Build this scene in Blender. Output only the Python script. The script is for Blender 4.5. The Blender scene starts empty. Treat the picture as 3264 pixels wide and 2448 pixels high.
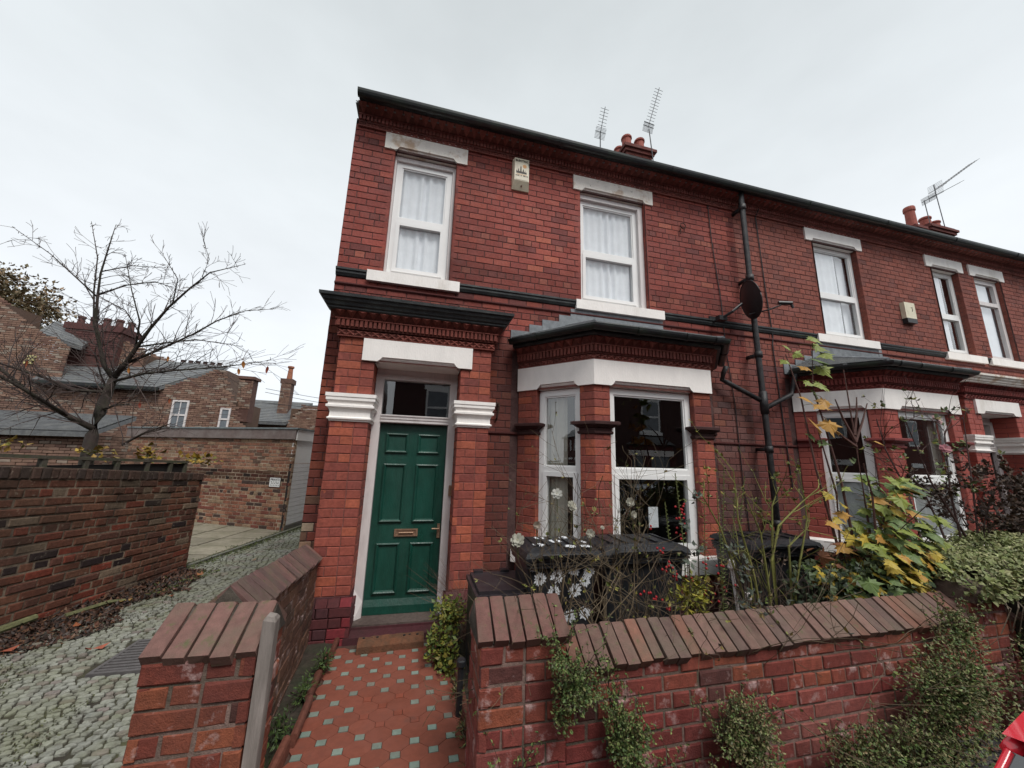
import bpy, math, random
from mathutils import Vector, Matrix, noise as mnoise
R = random.Random(7)
sc = bpy.context.scene
col = sc.collection
# ------------------------------------------------------------------ camera
CAM = Vector((1.1064, -4.4269, 1.7059)); YAW, PIT, ROL, FOC = 0.2437, 0.2022, 0.0291, 0.3574
_f = Vector((math.sin(YAW)*math.cos(PIT), math.cos(YAW)*math.cos(PIT), math.sin(PIT)))
_r = Vector((math.cos(YAW), -math.sin(YAW), 0)); _u = _r.cross(_f)
CR = _r*math.cos(ROL)+_u*math.sin(ROL); CU = -_r*math.sin(ROL)+_u*math.cos(ROL); CF = _f
cd = bpy.data.cameras.new('camera'); cam = bpy.data.objects.new('camera', cd); col.objects.link(cam)
cd.sensor_width = 36; cd.lens = 36*FOC; cd.clip_start = .02; cd.clip_end = 500
M = Matrix((CR, CU, -CF)).transposed().to_4x4(); M.translation = CAM; cam.matrix_world = M
sc.camera = cam
# ------------------------------------------------------------------ sky, sun, exposure
w = bpy.data.worlds.new('World'); sc.world = w; w.use_nodes = True
nt = w.node_tree; nt.nodes.clear()
def N(t, **k):
    n = nt.nodes.new(t)
    for a, b in k.items(): setattr(n, a, b)
    return n
SUN_EL, SUN_AZ = 55, 160
out = N('ShaderNodeOutputWorld'); bg = N('ShaderNodeBackground'); bg.inputs['Strength'].default_value = .1
sky = N('ShaderNodeTexSky', sky_type='NISHITA'); sky.sun_disc = False
sky.sun_elevation = math.radians(SUN_EL); sky.sun_rotation = math.radians(SUN_AZ); sky.dust_density = 4; sky.air_density = .6
tc = N('ShaderNodeTexCoord'); sp = N('ShaderNodeSeparateXYZ'); nt.links.new(tc.outputs['Generated'], sp.inputs[0])
rp = N('ShaderNodeValToRGB'); nt.links.new(sp.outputs['Z'], rp.inputs['Fac'])
cr = rp.color_ramp
cr.elements[0].position = 0.0; cr.elements[0].color = (5.75, 6.05, 6.3, 1)
cr.elements[1].position = 1.0; cr.elements[1].color = (3.5, 3.75, 3.8, 1)
e = cr.elements.new(.33); e.color = (5.65, 5.9, 6.1, 1)
e = cr.elements.new(.62); e.color = (4.9, 5.2, 5.35, 1)
nz = N('ShaderNodeTexNoise'); nz.inputs['Scale'].default_value = 2.2; nz.inputs['Detail'].default_value = 5; nz.inputs['Roughness'].default_value = .55
mp = N('ShaderNodeMapping'); mp.inputs['Scale'].default_value = (1, 1, 2.2)
nt.links.new(tc.outputs['Generated'], mp.inputs[0]); nt.links.new(mp.outputs[0], nz.inputs['Vector'])
mr = N('ShaderNodeMapRange'); mr.inputs['From Min'].default_value = .3; mr.inputs['From Max'].default_value = .7
mr.inputs['To Min'].default_value = .93; mr.inputs['To Max'].default_value = 1.05; nt.links.new(nz.outputs['Fac'], mr.inputs['Value'])
mul = N('ShaderNodeVectorMath', operation='SCALE'); nt.links.new(rp.outputs['Color'], mul.inputs[0]); nt.links.new(mr.outputs[0], mul.inputs['Scale'])
mx = N('ShaderNodeMix', data_type='RGBA'); mx.inputs['Factor'].default_value = .94
nt.links.new(sky.outputs['Color'], mx.inputs['A']); nt.links.new(mul.outputs[0], mx.inputs['B'])
nt.links.new(mx.outputs['Result'], bg.inputs['Color']); nt.links.new(bg.outputs[0], out.inputs['Surface'])
sd = bpy.data.lights.new('sun', 'SUN'); sd.energy = 1.5; sd.angle = math.radians(24); sd.color = (1, .97, .93)
sun = bpy.data.objects.new('sun', sd); col.objects.link(sun)
az = math.radians(SUN_AZ)
sdir = Vector((math.sin(az)*math.cos(math.radians(SUN_EL)), math.cos(az)*math.cos(math.radians(SUN_EL)), math.sin(math.radians(SUN_EL))))
sun.rotation_euler = (-sdir).to_track_quat('-Z', 'Y').to_euler(); sun.location = (0, -20, 30)
vs = sc.view_settings; vs.view_transform = 'Standard'; vs.look = 'None'; vs.exposure = 0.8; vs.gamma = 1; vs.use_curve_mapping = False
sc.cycles.max_bounces = 8; sc.cycles.transparent_max_bounces = 16; sc.cycles.caustics_reflective = False; sc.cycles.caustics_refractive = False
# ------------------------------------------------------------------ helpers
OFF = {}
def fix(o, **k):
    for a, b in k.items():
        if b is not None: o[a] = b
def root(name, label, cat, loc, group=None, kind=None):
    o = bpy.data.objects.new(name, None); col.objects.link(o); o.location = loc; OFF[o.name] = Vector(loc)
    o.empty_display_size = .1
    fix(o, label=label, category=cat, group=group, kind=kind); return o
TR = [1.0, 0.0]      # x' = TR[1] + TR[0]*x : lets the mirrored neighbour reuse the same builder
def T(p): return (TR[1]+TR[0]*p[0], p[1], p[2])
class MB:
    def __init__(s, tint=(1, 1, 1)): s.v = []; s.f = []; s.c = []; s.mi = []; s.t = tint
    def add(s, vs, fs, tint=None, mi=0):
        b = len(s.v); s.v += [T(p) for p in vs]; s.c += [tint or s.t]*len(vs)
        if TR[0] < 0: fs = [f[::-1] for f in fs]
        s.f += [tuple(b+i for i in f) for f in fs]; s.mi += [mi]*len(fs); return s
    def box(s, x0, x1, y0, y1, z0, z1, tint=None, mi=0):
        return s.add([(x0,y0,z0),(x1,y0,z0),(x1,y1,z0),(x0,y1,z0),(x0,y0,z1),(x1,y0,z1),(x1,y1,z1),(x0,y1,z1)],
              [(0,3,2,1),(4,5,6,7),(0,1,5,4),(1,2,6,5),(2,3,7,6),(3,0,4,7)], tint, mi)
    def obox(s, fr, a0, a1, d0, d1, z0, z1, tint=None, mi=0):     # d outward
        p = lambda a, d, z: fr.p(a, d, z)
        return s.add([p(a0,d1,z0),p(a1,d1,z0),p(a1,d0,z0),p(a0,d0,z0),p(a0,d1,z1),p(a1,d1,z1),p(a1,d0,z1),p(a0,d0,z1)],
              [(0,3,2,1),(4,5,6,7),(0,1,5,4),(1,2,6,5),(2,3,7,6),(3,0,4,7)], tint, mi)
    def quad(s, *pts, tint=None, mi=0): return s.add(list(pts), [tuple(range(len(pts)))], tint, mi)
    def tube(s, pts, rad, n=6, tint=None, mi=0, cap=True):
        pts = [Vector(p) for p in pts]
        if not hasattr(rad, '__len__'): rad = [rad]*len(pts)
        vs = []; fs = []; up = Vector((0, 0, 1))
        for i, p in enumerate(pts):
            d = (pts[min(i+1, len(pts)-1)]-pts[max(i-1, 0)])
            if d.length < 1e-9: d = Vector((0, 0, 1))
            d.normalize(); a = d.cross(up)
            if a.length < .05: a = d.cross(Vector((1, 0, 0)))
            a.normalize(); b = d.cross(a)
            for k in range(n):
                t = 2*math.pi*k/n; vs.append(tuple(p+(a*math.cos(t)+b*math.sin(t))*rad[i]))
        for i in range(len(pts)-1):
            for k in range(n):
                k2 = (k+1) % n; fs.append((i*n+k, i*n+k2, (i+1)*n+k2, (i+1)*n+k))
        if cap: fs.append(tuple(range(n))[::-1]); fs.append(tuple((len(pts)-1)*n+k for k in range(n)))
        return s.add(vs, fs, tint, mi)
    def lathe(s, c, prof, n=16, tint=None, mi=0):
        vs = []; fs = []
        for r, z in prof:
            for k in range(n): vs.append((c[0]+r*math.cos(2*math.pi*k/n), c[1]+r*math.sin(2*math.pi*k/n), c[2]+z))
        for i in range(len(prof)-1):
            for k in range(n):
                k2 = (k+1) % n; fs.append((i*n+k, i*n+k2, (i+1)*n+k2, (i+1)*n+k))
        fs.append(tuple(range(n))[::-1]); fs.append(tuple((len(prof)-1)*n+k for k in range(n)))
        return s.add(vs, fs, tint, mi)
    def extr(s, poly, fr, d0, d1, tint=None, mi=0):                # poly in (a,z) on frame, from depth d0 to d1 (outer)
        n = len(poly)
        vs = [fr.p(a, d1, z) for a, z in poly]+[fr.p(a, d0, z) for a, z in poly]
        fs = [tuple(range(n)), tuple(range(2*n-1, n-1, -1))]+[(i, i+n, (i+1) % n+n, (i+1) % n) for i in range(n)]
        return s.add(vs, fs, tint, mi)
    def sweep(s, poly, prof, tint=None, mi=0, closed_ends=True):   # poly plan polyline, outward = right of travel; prof [(d,z)] closed section
        P = offset_rings(poly)
        n = len(prof); vs = []
        for (x, y, nx, ny) in P:
            for d, z in prof: vs.append((x+nx*d, y+ny*d, z))
        fs = []
        for i in range(len(P)-1):
            for k in range(n):
                k2 = (k+1) % n; fs.append((i*n+k, (i+1)*n+k, (i+1)*n+k2, i*n+k2))
        if closed_ends: fs.append(tuple(range(n))); fs.append(tuple((len(P)-1)*n+k for k in range(n))[::-1])
        return s.add(vs, fs, tint, mi)
    def build(s, name, mats, parent=None, smooth=False, origin=None, **props):
        me = bpy.data.meshes.new(name)
        off = OFF[parent.name] if parent else Vector(origin or (0, 0, 0))
        o_extra = Vector((0, 0, 0))
        if parent and origin is not None: o_extra = Vector(origin)-off
        tot = off+o_extra
        me.from_pydata([(x-tot.x, y-tot.y, z-tot.z) for x, y, z in s.v], [], s.f)
        if not isinstance(mats, (list, tuple)): mats = [mats]
        for m in mats: me.materials.append(m)
        if len(mats) > 1: me.polygons.foreach_set('material_index', s.mi)
        ca = me.color_attributes.new('tint', 'FLOAT_COLOR', 'POINT')
        fl = []
        for c in s.c: fl += [c[0], c[1], c[2], 1]
        ca.data.foreach_set('color', fl)
        if smooth: me.polygons.foreach_set('use_smooth', [True]*len(me.polygons))
        me.update()
        o = bpy.data.objects.new(name, me); col.objects.link(o)
        if parent: o.parent = parent; o.location = o_extra
        else: o.location = off
        OFF[o.name] = tot
        fix(o, **props); return o
def offset_rings(poly):
    out_ = []; n = len(poly)
    for i in range(n):
        ns = []
        if i > 0:
            dx, dy = poly[i][0]-poly[i-1][0], poly[i][1]-poly[i-1][1]; l = math.hypot(dx, dy); ns.append((dy/l, -dx/l))
        if i < n-1:
            dx, dy = poly[i+1][0]-poly[i][0], poly[i+1][1]-poly[i][1]; l = math.hypot(dx, dy); ns.append((dy/l, -dx/l))
        if len(ns) == 1: nx, ny = ns[0]
        else:
            sx, sy = ns[0][0]+ns[1][0], ns[0][1]+ns[1][1]; d = sx*ns[0][0]+sy*ns[0][1]; nx, ny = sx/d, sy/d
        out_.append((poly[i][0], poly[i][1], nx, ny))
    return out_
class Fr:
    def __init__(s, o, u, z=0):
        s.o = o; l = math.hypot(*u); s.u = (u[0]/l, u[1]/l); s.n = (s.u[1], -s.u[0]); s.z = z
    def p(s, a, d, z): return (s.o[0]+s.u[0]*a+s.n[0]*d, s.o[1]+s.u[1]*a+s.n[1]*d, z+s.z)
def proj(p):
    d = Vector(p)-CAM; q = d.dot(CF)
    if q < .05: return None
    return (.5+FOC*d.dot(CR)/q, .375-FOC*d.dot(CU)/q, q)
def nz3(p, s=1.0, o=0.0): return mnoise.noise(Vector((p[0]*s+o, p[1]*s+o*.7, p[2]*s-o)))
def lerp(a, b, t): return a+(b-a)*t
def mixc(a, b, t): return tuple(lerp(x, y, max(0, min(1, t))) for x, y in zip(a, b))
def scl(c, k): return tuple(x*k for x in c)
# ------------------------------------------------------------------ materials
def mat(name, base=(.5, .5, .5), rough=.7, var=.2, vscale=14, bump=.3, bscale=90, grime=None, gscale=3, gamt=.5, gth=.55, metal=0, spec=.4, tint=True, grime2=None, g2scale=20, g2th=.6, g2amt=.6, coat=0, rvar=.0, stretch=None, gwid=.12):
    m = bpy.data.materials.new(name); m.use_nodes = True; t = m.node_tree; b = t.nodes['Principled BSDF']; L = t.links
    geo = t.nodes.new('ShaderNodeNewGeometry'); vec = geo.outputs['Position']
    if stretch:
        mp_ = t.nodes.new('ShaderNodeMapping'); mp_.inputs['Scale'].default_value = stretch; L.new(vec, mp_.inputs[0]); vec = mp_.outputs[0]
    def nzn(sc_, det=5, ro=.6):
        n = t.nodes.new('ShaderNodeTexNoise'); n.inputs['Scale'].default_value = sc_; n.inputs['Detail'].default_value = det; n.inputs['Roughness'].default_value = ro
        L.new(vec, n.inputs['Vector']); return n.outputs['Fac']
    if tint:
        a = t.nodes.new('ShaderNodeAttribute'); a.attribute_name = 'tint'
        m1 = t.nodes.new('ShaderNodeMix'); m1.data_type = 'RGBA'; m1.blend_type = 'MULTIPLY'; m1.inputs['Factor'].default_value = 1
        L.new(a.outputs['Color'], m1.inputs['A']); m1.inputs['B'].default_value = (*base, 1); c = m1.outputs['Result']
    else:
        rgb = t.nodes.new('ShaderNodeRGB'); rgb.outputs[0].default_value = (*base, 1); c = rgb.outputs[0]
    r = t.nodes.new('ShaderNodeMapRange'); r.inputs['From Min'].default_value = .3; r.inputs['From Max'].default_value = .7
    r.inputs['To Min'].default_value = 1-var; r.inputs['To Max'].default_value = 1+var; L.new(nzn(vscale), r.inputs['Value'])
    s = t.nodes.new('ShaderNodeVectorMath'); s.operation = 'SCALE'; L.new(c, s.inputs[0]); L.new(r.outputs[0], s.inputs['Scale']); c = s.outputs[0]
    def over(c, gcol, gs, th, amt, wid):
        g = t.nodes.new('ShaderNodeMapRange'); g.inputs['From Min'].default_value = th-wid; g.inputs['From Max'].default_value = th+wid
        g.inputs['To Min'].default_value = 0; g.inputs['To Max'].default_value = amt; L.new(nzn(gs, 7, .65), g.inputs['Value'])
        mm = t.nodes.new('ShaderNodeMix'); mm.data_type = 'RGBA'; L.new(g.outputs[0], mm.inputs['Factor']); L.new(c, mm.inputs['A']); mm.inputs['B'].default_value = (*gcol, 1)
        return mm.outputs['Result']
    if grime: c = over(c, grime, gscale, gth, gamt, gwid)
    if grime2: c = over(c, grime2, g2scale, g2th, g2amt, .06)
    L.new(c, b.inputs['Base Color'])
    b.inputs['Roughness'].default_value = rough; b.inputs['Metallic'].default_value = metal; b.inputs['Specular IOR Level'].default_value = spec
    if coat: b.inputs['Coat Weight'].default_value = coat; b.inputs['Coat Roughness'].default_value = .03
    if rvar:
        rr = t.nodes.new('ShaderNodeMapRange'); rr.inputs['To Min'].default_value = max(0.02, rough-rvar); rr.inputs['To Max'].default_value = min(1, rough+rvar)
        rr.inputs['From Min'].default_value = .35; rr.inputs['From Max'].default_value = .65; L.new(nzn(5), rr.inputs['Value']); L.new(rr.outputs[0], b.inputs['Roughness'])
    if bump:
        bp_ = t.nodes.new('ShaderNodeBump'); bp_.inputs['Strength'].default_value = bump; bp_.inputs['Distance'].default_value = .01
        L.new(nzn(bscale, 4, .7), bp_.inputs['Height']); L.new(bp_.outputs[0], b.inputs['Normal'])
    return m
W1 = (1, 1, 1)
M_brick = mat('red_brick', rough=.78, var=.22, vscale=35, bump=.5, bscale=140, grime=(.035, .02, .02), gscale=1.6, gamt=.4, gth=.62, grime2=(.42, .27, .25), g2scale=26, g2th=.72, g2amt=.4, spec=.3, rvar=.12)
M_brickP = mat('painted_brick', rough=.55, var=.1, vscale=20, bump=.35, bscale=120, grime=(.06, .02, .02), gscale=2.5, gamt=.5, gth=.62, spec=.4)
M_brickO = mat('old_common_brick', rough=.9, var=.3, vscale=40, bump=.8, bscale=110, grime=(.05, .037, .028), gscale=2.2, gamt=.55, gth=.55, grime2=(.36, .31, .24), g2scale=24, g2th=.66, g2amt=.55, spec=.2)
M_brickF = mat('garden_wall_brick', rough=.8, var=.25, vscale=30, bump=.6, bscale=120, grime=(.07, .03, .03), gscale=3, gamt=.45, gth=.58, grime2=(.58, .44, .42), g2scale=9, g2th=.62, g2amt=.6, spec=.3, rvar=.12)
M_coping = mat('coping_brick', rough=.75, var=.2, vscale=30, bump=.55, bscale=150, grime=(.13, .105, .075), gscale=6, gamt=.55, gth=.55, grime2=(.09, .10, .04), g2scale=20, g2th=.64, g2amt=.8, spec=.35)
M_mortD = mat('dark_mortar', (.07, .036, .034), .95, .3, 60, .6, 200, grime=(.16, .10, .09), gscale=5, gamt=.6, gth=.6)
M_mortL = mat('grey_mortar', (.24, .16, .135), .95, .3, 50, .7, 160, grime=(.06, .06, .04), gscale=4, gamt=.8, gth=.52)
M_mortP = mat('reddish_pointing', (.21, .085, .07), .9, .3, 40, .5, 180, grime=(.09, .045, .04), gscale=4, gamt=.6, gth=.56)
M_mortR = mat('red_painted_mortar', (.17, .05, .045), .8, .2, 40, .4, 160)
M_white = mat('white_masonry_paint', (.87, .835, .80), .6, .05, 8, .3, 60, grime=(.46, .40, .32), gscale=2.2, gamt=.45, gth=.64, gwid=.08, stretch=(1, 1, .35), grime2=(.3, .27, .22), g2scale=30, g2th=.7, g2amt=.5)
M_whiteO = mat('flaking_white_paint', (.80, .76, .70), .7, .06, 8, .5, 60, grime=(.46, .30, .18), gscale=3.2, gamt=.8, gth=.58, grime2=(.22, .2, .18), g2scale=18, g2th=.68, g2amt=.8, gwid=.06)
M_upvc = mat('white_window_frame', (.80, .80, .79), .3, .02, 5, 0, 60, spec=.5)
M_timberW = mat('white_painted_timber', (.66, .62, .61), .5, .06, 20, .25, 40, grime=(.3, .26, .24), gscale=8, gamt=.5, gth=.66, stretch=(1, 1, .25))
M_door = mat('green_door_paint', (.006, .046, .032), .38, .18, 26, .4, 70, grime=(.012, .085, .062), gscale=4, gamt=.55, gth=.55, spec=.5, rvar=.12, stretch=(1, 1, .3))
M_black = mat('black_painted_cornice', (.012, .014, .016), .5, .3, 20, .5, 60, grime=(.055, .065, .06), gscale=6, gamt=.7, gth=.58)
M_gutter = mat('black_plastic_gutter', (.014, .015, .017), .35, .2, 10, .15, 60, grime=(.03, .045, .028), gscale=5, gamt=.6, gth=.55)
M_pipe = mat('black_cast_iron', (.014, .014, .016), .5, .3, 20, .4, 80, grime=(.05, .045, .045), gscale=9, gamt=.7, gth=.55)
M_slate = mat('roof_slate', (.12, .125, .13), .42, .25, 12, .3, 60, grime=(.20, .20, .18), gscale=3, gamt=.5, gth=.58, spec=.5)
M_lead = mat('lead_flashing', (.16, .175, .19), .5, .2, 12, .3, 30, grime=(.3, .31, .32), gscale=6, gamt=.4, gth=.55)
M_terra = mat('terracotta_clay', rough=.8, var=.25, vscale=30, bump=.5, bscale=110, grime=(.05, .03, .028), gscale=2, gamt=.45, gth=.58, spec=.25)
M_net = mat('white_net_curtain', (.86, .88, .92), .9, .06, 6, 0)
M_netG = mat('grey_net_curtain', (.40, .42, .42), .9, .12, 6, 0)
M_curt = mat('cream_curtain', (.42, .40, .34), .9, .1, 6, 0)
M_dark = mat('dark_interior', (.02, .018, .018), .9, .2, 3, 0)
M_brass = mat('weathered_brass', (.33, .21, .14), .45, .2, 40, .1, metal=.6)
M_tile = mat('red_quarry_tile', rough=.62, var=.12, vscale=22, bump=.2, bscale=120, grime=(.20, .07, .05), gscale=2.5, gamt=.5, gth=.55, grime2=(.10, .06, .05), g2scale=9, g2th=.66, g2amt=.55, spec=.4, rvar=.15)
M_joint = mat('tile_joint_dirt', (.075, .04, .03), .95, .3, 50, .5)
M_sett = mat('stone_sett', rough=.7, var=.25, vscale=30, bump=.6, bscale=110, grime=(.16, .17, .07), gscale=2.5, gamt=.5, gth=.54, grime2=(.08, .07, .055), g2scale=12, g2th=.58, g2amt=.6, spec=.4)
M_moss = mat('mossy_joint_soil', (.07, .07, .035), .95, .4, 18, .8, 60, grime=(.035, .028, .024), gscale=3, gamt=.9, gth=.5)
M_flag = mat('stone_flag', rough=.8, var=.18, vscale=12, bump=.4, bscale=80, grime=(.12, .12, .06), gscale=2.5, gamt=.5, gth=.56)
M_soil = mat('garden_soil', (.045, .034, .026), .95, .4, 25, 1, 50, grime=(.02, .03, .012), gscale=3, gamt=.7, gth=.52)
M_asph = mat('asphalt', (.06, .058, .06), .85, .25, 60, .8, 300, grime=(.035, .03, .028), gscale=2, gamt=.6, gth=.55)
M_bin = mat('black_bin_plastic', (.017, .018, .021), .36, .2, 12, .2, 120, grime=(.07, .065, .065), gscale=6, gamt=.4, gth=.6)
M_paintW = mat('white_daisy_paint', (.75, .77, .80), .6, .08, 30, .2)
M_wood = mat('weathered_timber', (.27, .235, .215), .85, .25, 30, .6, 60, grime=(.10, .085, .07), gscale=9, gamt=.7, gth=.5, stretch=(1, 1, .12))
M_woodD = mat('dark_fence_timber', (.085, .075, .06), .9, .3, 20, .6, 60, grime=(.06, .09, .03), gscale=6, gamt=.6, gth=.55)
M_bark = mat('tree_bark', rough=.9, var=.3, vscale=30, bump=.8, bscale=90, grime=(.05, .06, .03), gscale=6, gamt=.5, gth=.55)
M_leaf = mat('leaf', rough=.55, var=.2, vscale=30, bump=0, spec=.35)
M_twig = mat('twig', rough=.8, var=.25, vscale=40, bump=0)
M_metal = mat('aerial_metal', (.10, .10, .105), .4, .2, 20, 0, metal=.7)
M_blackm = mat('black_metal', (.02, .02, .022), .4, .15, 20, .1)
M_cream = mat('cream_plastic', (.66, .61, .46), .4, .08, 10, .1, grime=(.35, .28, .2), gscale=9, gamt=.5, gth=.64)
M_ink = mat('dark_print', (.05, .045, .035), .6, .1, 20, 0)
M_orange = mat('orange_print', (.72, .38, .16), .6, .1, 20, 0)
M_grate = mat('iron_grating', (.14, .13, .13), .5, .2, 30, .3, metal=.3)
M_render = mat('grey_fascia', (.17, .13, .12), .85, .2, 10, .3, 60, grime=(.26, .24, .23), gscale=3, gamt=.5, gth=.55)
M_roller = mat('white_door_panel', (.78, .785, .80), .5, .05, 8, .1)
M_bgwall = mat('distant_brickwork', rough=.95, var=.2, vscale=6, bump=.3, bscale=40, grime=(.14, .09, .075), gscale=.8, gamt=.5, gth=.56)
M_clay = mat('chimney_pot_clay', (.28, .075, .055), .8, .2, 12, .3)
M_petal = mat('petal', rough=.6, var=.06, vscale=40, bump=0)
M_coir = mat('coir_block', (.17, .068, .034), .9, .3, 30, .9, 90, grime=(.08, .05, .03), gscale=7, gamt=.7, gth=.52)
def glass_mat(name, tint=(.9, .95, .95), refl=1.0, alpha_extra=0.0, floor=.09):
    m = bpy.data.materials.new(name); m.use_nodes = True; t = m.node_tree; t.nodes.clear(); L = t.links
    o = t.nodes.new('ShaderNodeOutputMaterial'); mi = t.nodes.new('ShaderNodeMixShader'); tr = t.nodes.new('ShaderNodeBsdfTransparent'); gl = t.nodes.new('ShaderNodeBsdfGlossy')
    tr.inputs[0].default_value = (*tint, 1); gl.inputs['Roughness'].default_value = .012; gl.inputs['Color'].default_value = (1, 1, 1, 1)
    fr = t.nodes.new('ShaderNodeFresnel')
    ge = t.nodes.new('ShaderNodeNewGeometry'); ir = t.nodes.new('ShaderNodeMapRange'); ir.inputs['To Min'].default_value = 1.5; ir.inputs['To Max'].default_value = 1/1.5   # thin pane: same reflectance from both sides
    L.new(ge.outputs['Backfacing'], ir.inputs['Value']); L.new(ir.outputs[0], fr.inputs['IOR'])
    mm = t.nodes.new('ShaderNodeMath'); mm.operation = 'MULTIPLY_ADD'; mm.inputs[1].default_value = 2.3*refl; mm.inputs[2].default_value = floor*.5; mm.use_clamp = True
    nz_ = t.nodes.new('ShaderNodeTexNoise'); nz_.inputs['Scale'].default_value = 1.5; bp_ = t.nodes.new('ShaderNodeBump'); bp_.inputs['Strength'].default_value = .02; bp_.inputs['Distance'].default_value = .02
    L.new(nz_.outputs['Fac'], bp_.inputs['Height']); L.new(bp_.outputs[0], gl.inputs['Normal'])
    L.new(fr.outputs[0], mm.inputs[0]); L.new(mm.outputs[0], mi.inputs[0]); L.new(tr.outputs[0], mi.inputs[1]); L.new(gl.outputs[0], mi.inputs[2]); L.new(mi.outputs[0], o.inputs[0]); return m
M_glass = glass_mat('window_glass', (.97, .985, .985))
M_carglass = glass_mat('car_glass', (.08, .09, .1))
def car_paint(name, c):
    return mat(name, c, .35, .02, 3, 0, tint=False, coat=1, spec=.5)
# ------------------------------------------------------------------ brick laying
def brick_geo(fr, a0, a1, z0, z1, d, t=.05, b=.005, jit=.0012, zf=None):
    j = lambda s=1: R.uniform(-jit, jit)*s
    df = d+j(1.5)
    vs = []
    for (dd, ins) in ((df, b), (df-b*.8, 0), (df-t, 0)):
        for a, z in ((a0+ins, z0+ins), (a1-ins, z0+ins), (a1-ins, z1-ins), (a0+ins, z1-ins)):
            a_, z_ = a+j(), z+j()
            vs.append(fr.p(a_, dd, zf(a_, z_) if zf else z_))
    fs = [(0, 1, 2, 3)]
    for k in (0, 4):
        for i in range(4): fs.append((k+i, k+4+i, k+4+(i+1) % 4, k+(i+1) % 4))
    return vs, fs
def lay(fr, a0, a1, z0, z1, holes=(), course=.0905, L=.237, J=.009, header=6, hofs=2, col=None, d=0.0, t=.05, b=.005, jit=.0012, flemish=False, zf=None, minw=.05, only_headers=False):
    """returns list of (verts, faces, tint) in plane fr"""
    res = []; n = int(round((z1-z0)/course)); ch = (z1-z0)/max(1, n)
    for k in range(n):
        zb = z0+k*ch+J/2; zt = z0+(k+1)*ch-J/2; zm = (zb+zt)/2
        iv = [(a0, a1)]
        for (h0, h1, hz0, hz1) in holes:
            if hz0 < zm < hz1:
                nv = []
                for (s, e_) in iv:
                    if h1 <= s or h0 >= e_: nv.append((s, e_)); continue
                    if h0 > s: nv.append((s, h0))
                    if h1 < e_: nv.append((h1, e_))
                iv = nv
        hd = (header and (k+hofs) % header == 0) or only_headers
        u = L/2 if hd else L
        ph = (L/4 if hd else (L/2 if (k % 2) else 0))+a0
        for (s, e_) in iv:
            if e_-s < .02: continue
            cuts = [s]; x = ph+math.floor((s-ph)/u)*u+u; i = 0
            while x < e_-.001:
                xx = x+(R.uniform(-.004, .004))
                if xx-cuts[-1] > minw and e_-xx > minw: cuts.append(xx)
                if flemish: i += 1; x += (L/2 if i % 2 else L)
                else: x += u
            cuts.append(e_)
            for p0, p1 in zip(cuts, cuts[1:]):
                c0 = p0+(J/2 if p0 > s else 0); c1 = p1-(J/2 if p1 < e_ else 0)
                cen = fr.p((c0+c1)/2, 0, zm)
                tint = col(cen, hd, c1-c0) if col else W1
                vs, fs = brick_geo(fr, c0, c1, zb, zt, d, t, b, jit, zf)
                res.append((vs, fs, tint))
    return res
def put_bricks(parent, bricks, m, n=300, name='brick', rest='brickwork', keep=None):
    sc_ = []
    for (vs, fs, tint) in bricks:
        tv = [T(p) for p in vs]
        c = Vector((sum(p[0] for p in tv)/len(tv), sum(p[1] for p in tv)/len(tv), sum(p[2] for p in tv)/len(tv)))
        pr = proj(c); s = 0
        if pr and 0 < pr[0] < 1 and 0 < pr[1] < .75:
            a = (Vector(tv[1])-Vector(tv[0])).length*(Vector(tv[3])-Vector(tv[0])).length
            nn = (Vector(tv[1])-Vector(tv[0])).cross(Vector(tv[3])-Vector(tv[0]))
            cs = abs(nn.normalized().dot((CAM-c).normalized())) if nn.length else 0
            s = a*cs/(pr[2]**2)
            if keep and not keep(c): s = 0
        sc_.append(s)
    order = sorted(range(len(bricks)), key=lambda i: -sc_[i])
    ind = [i for i in order[:n] if sc_[i] > 0]; ind_s = set(ind)
    off = OFF[parent.name]
    for i in ind:
        vs, fs, tint = bricks[i]; mb = MB(tint); mb.add(vs, fs)
        c = tuple(sum(p[k] for p in mb.v)/len(mb.v) for k in range(3))
        mb.build(name, m, parent, origin=c)
    mb = MB()
    for i in range(len(bricks)):
        if i not in ind_s: mb.add(bricks[i][0], bricks[i][1], bricks[i][2])
    if mb.v: mb.build(rest, m, parent, kind='stuff')
def backing(mb, fr, a0, a1, z0, z1, holes, d=-.006):
    xs = sorted({a0, a1, *[min(max(h[i], a0), a1) for h in holes for i in (0, 1)]}); zs = sorted({z0, z1, *[min(max(h[i], z0), z1) for h in holes for i in (2, 3)]})
    for i in range(len(xs)-1):
        for k in range(len(zs)-1):
            cx, cz = (xs[i]+xs[i+1])/2, (zs[k]+zs[k+1])/2
            if any(h[0] < cx < h[1] and h[2] < cz < h[3] for h in holes): continue
            mb.quad(fr.p(xs[i], d, zs[k]), fr.p(xs[i+1], d, zs[k]), fr.p(xs[i+1], d, zs[k+1]), fr.p(xs[i], d, zs[k+1]))
def pick(pal):
    t = R.random()*sum(p[0] for p in pal)
    for wgt, c in pal:
        t -= wgt
        if t <= 0: return scl(c, R.uniform(.9, 1.1))
    return pal[-1][1]
exec_parts = []
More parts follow.
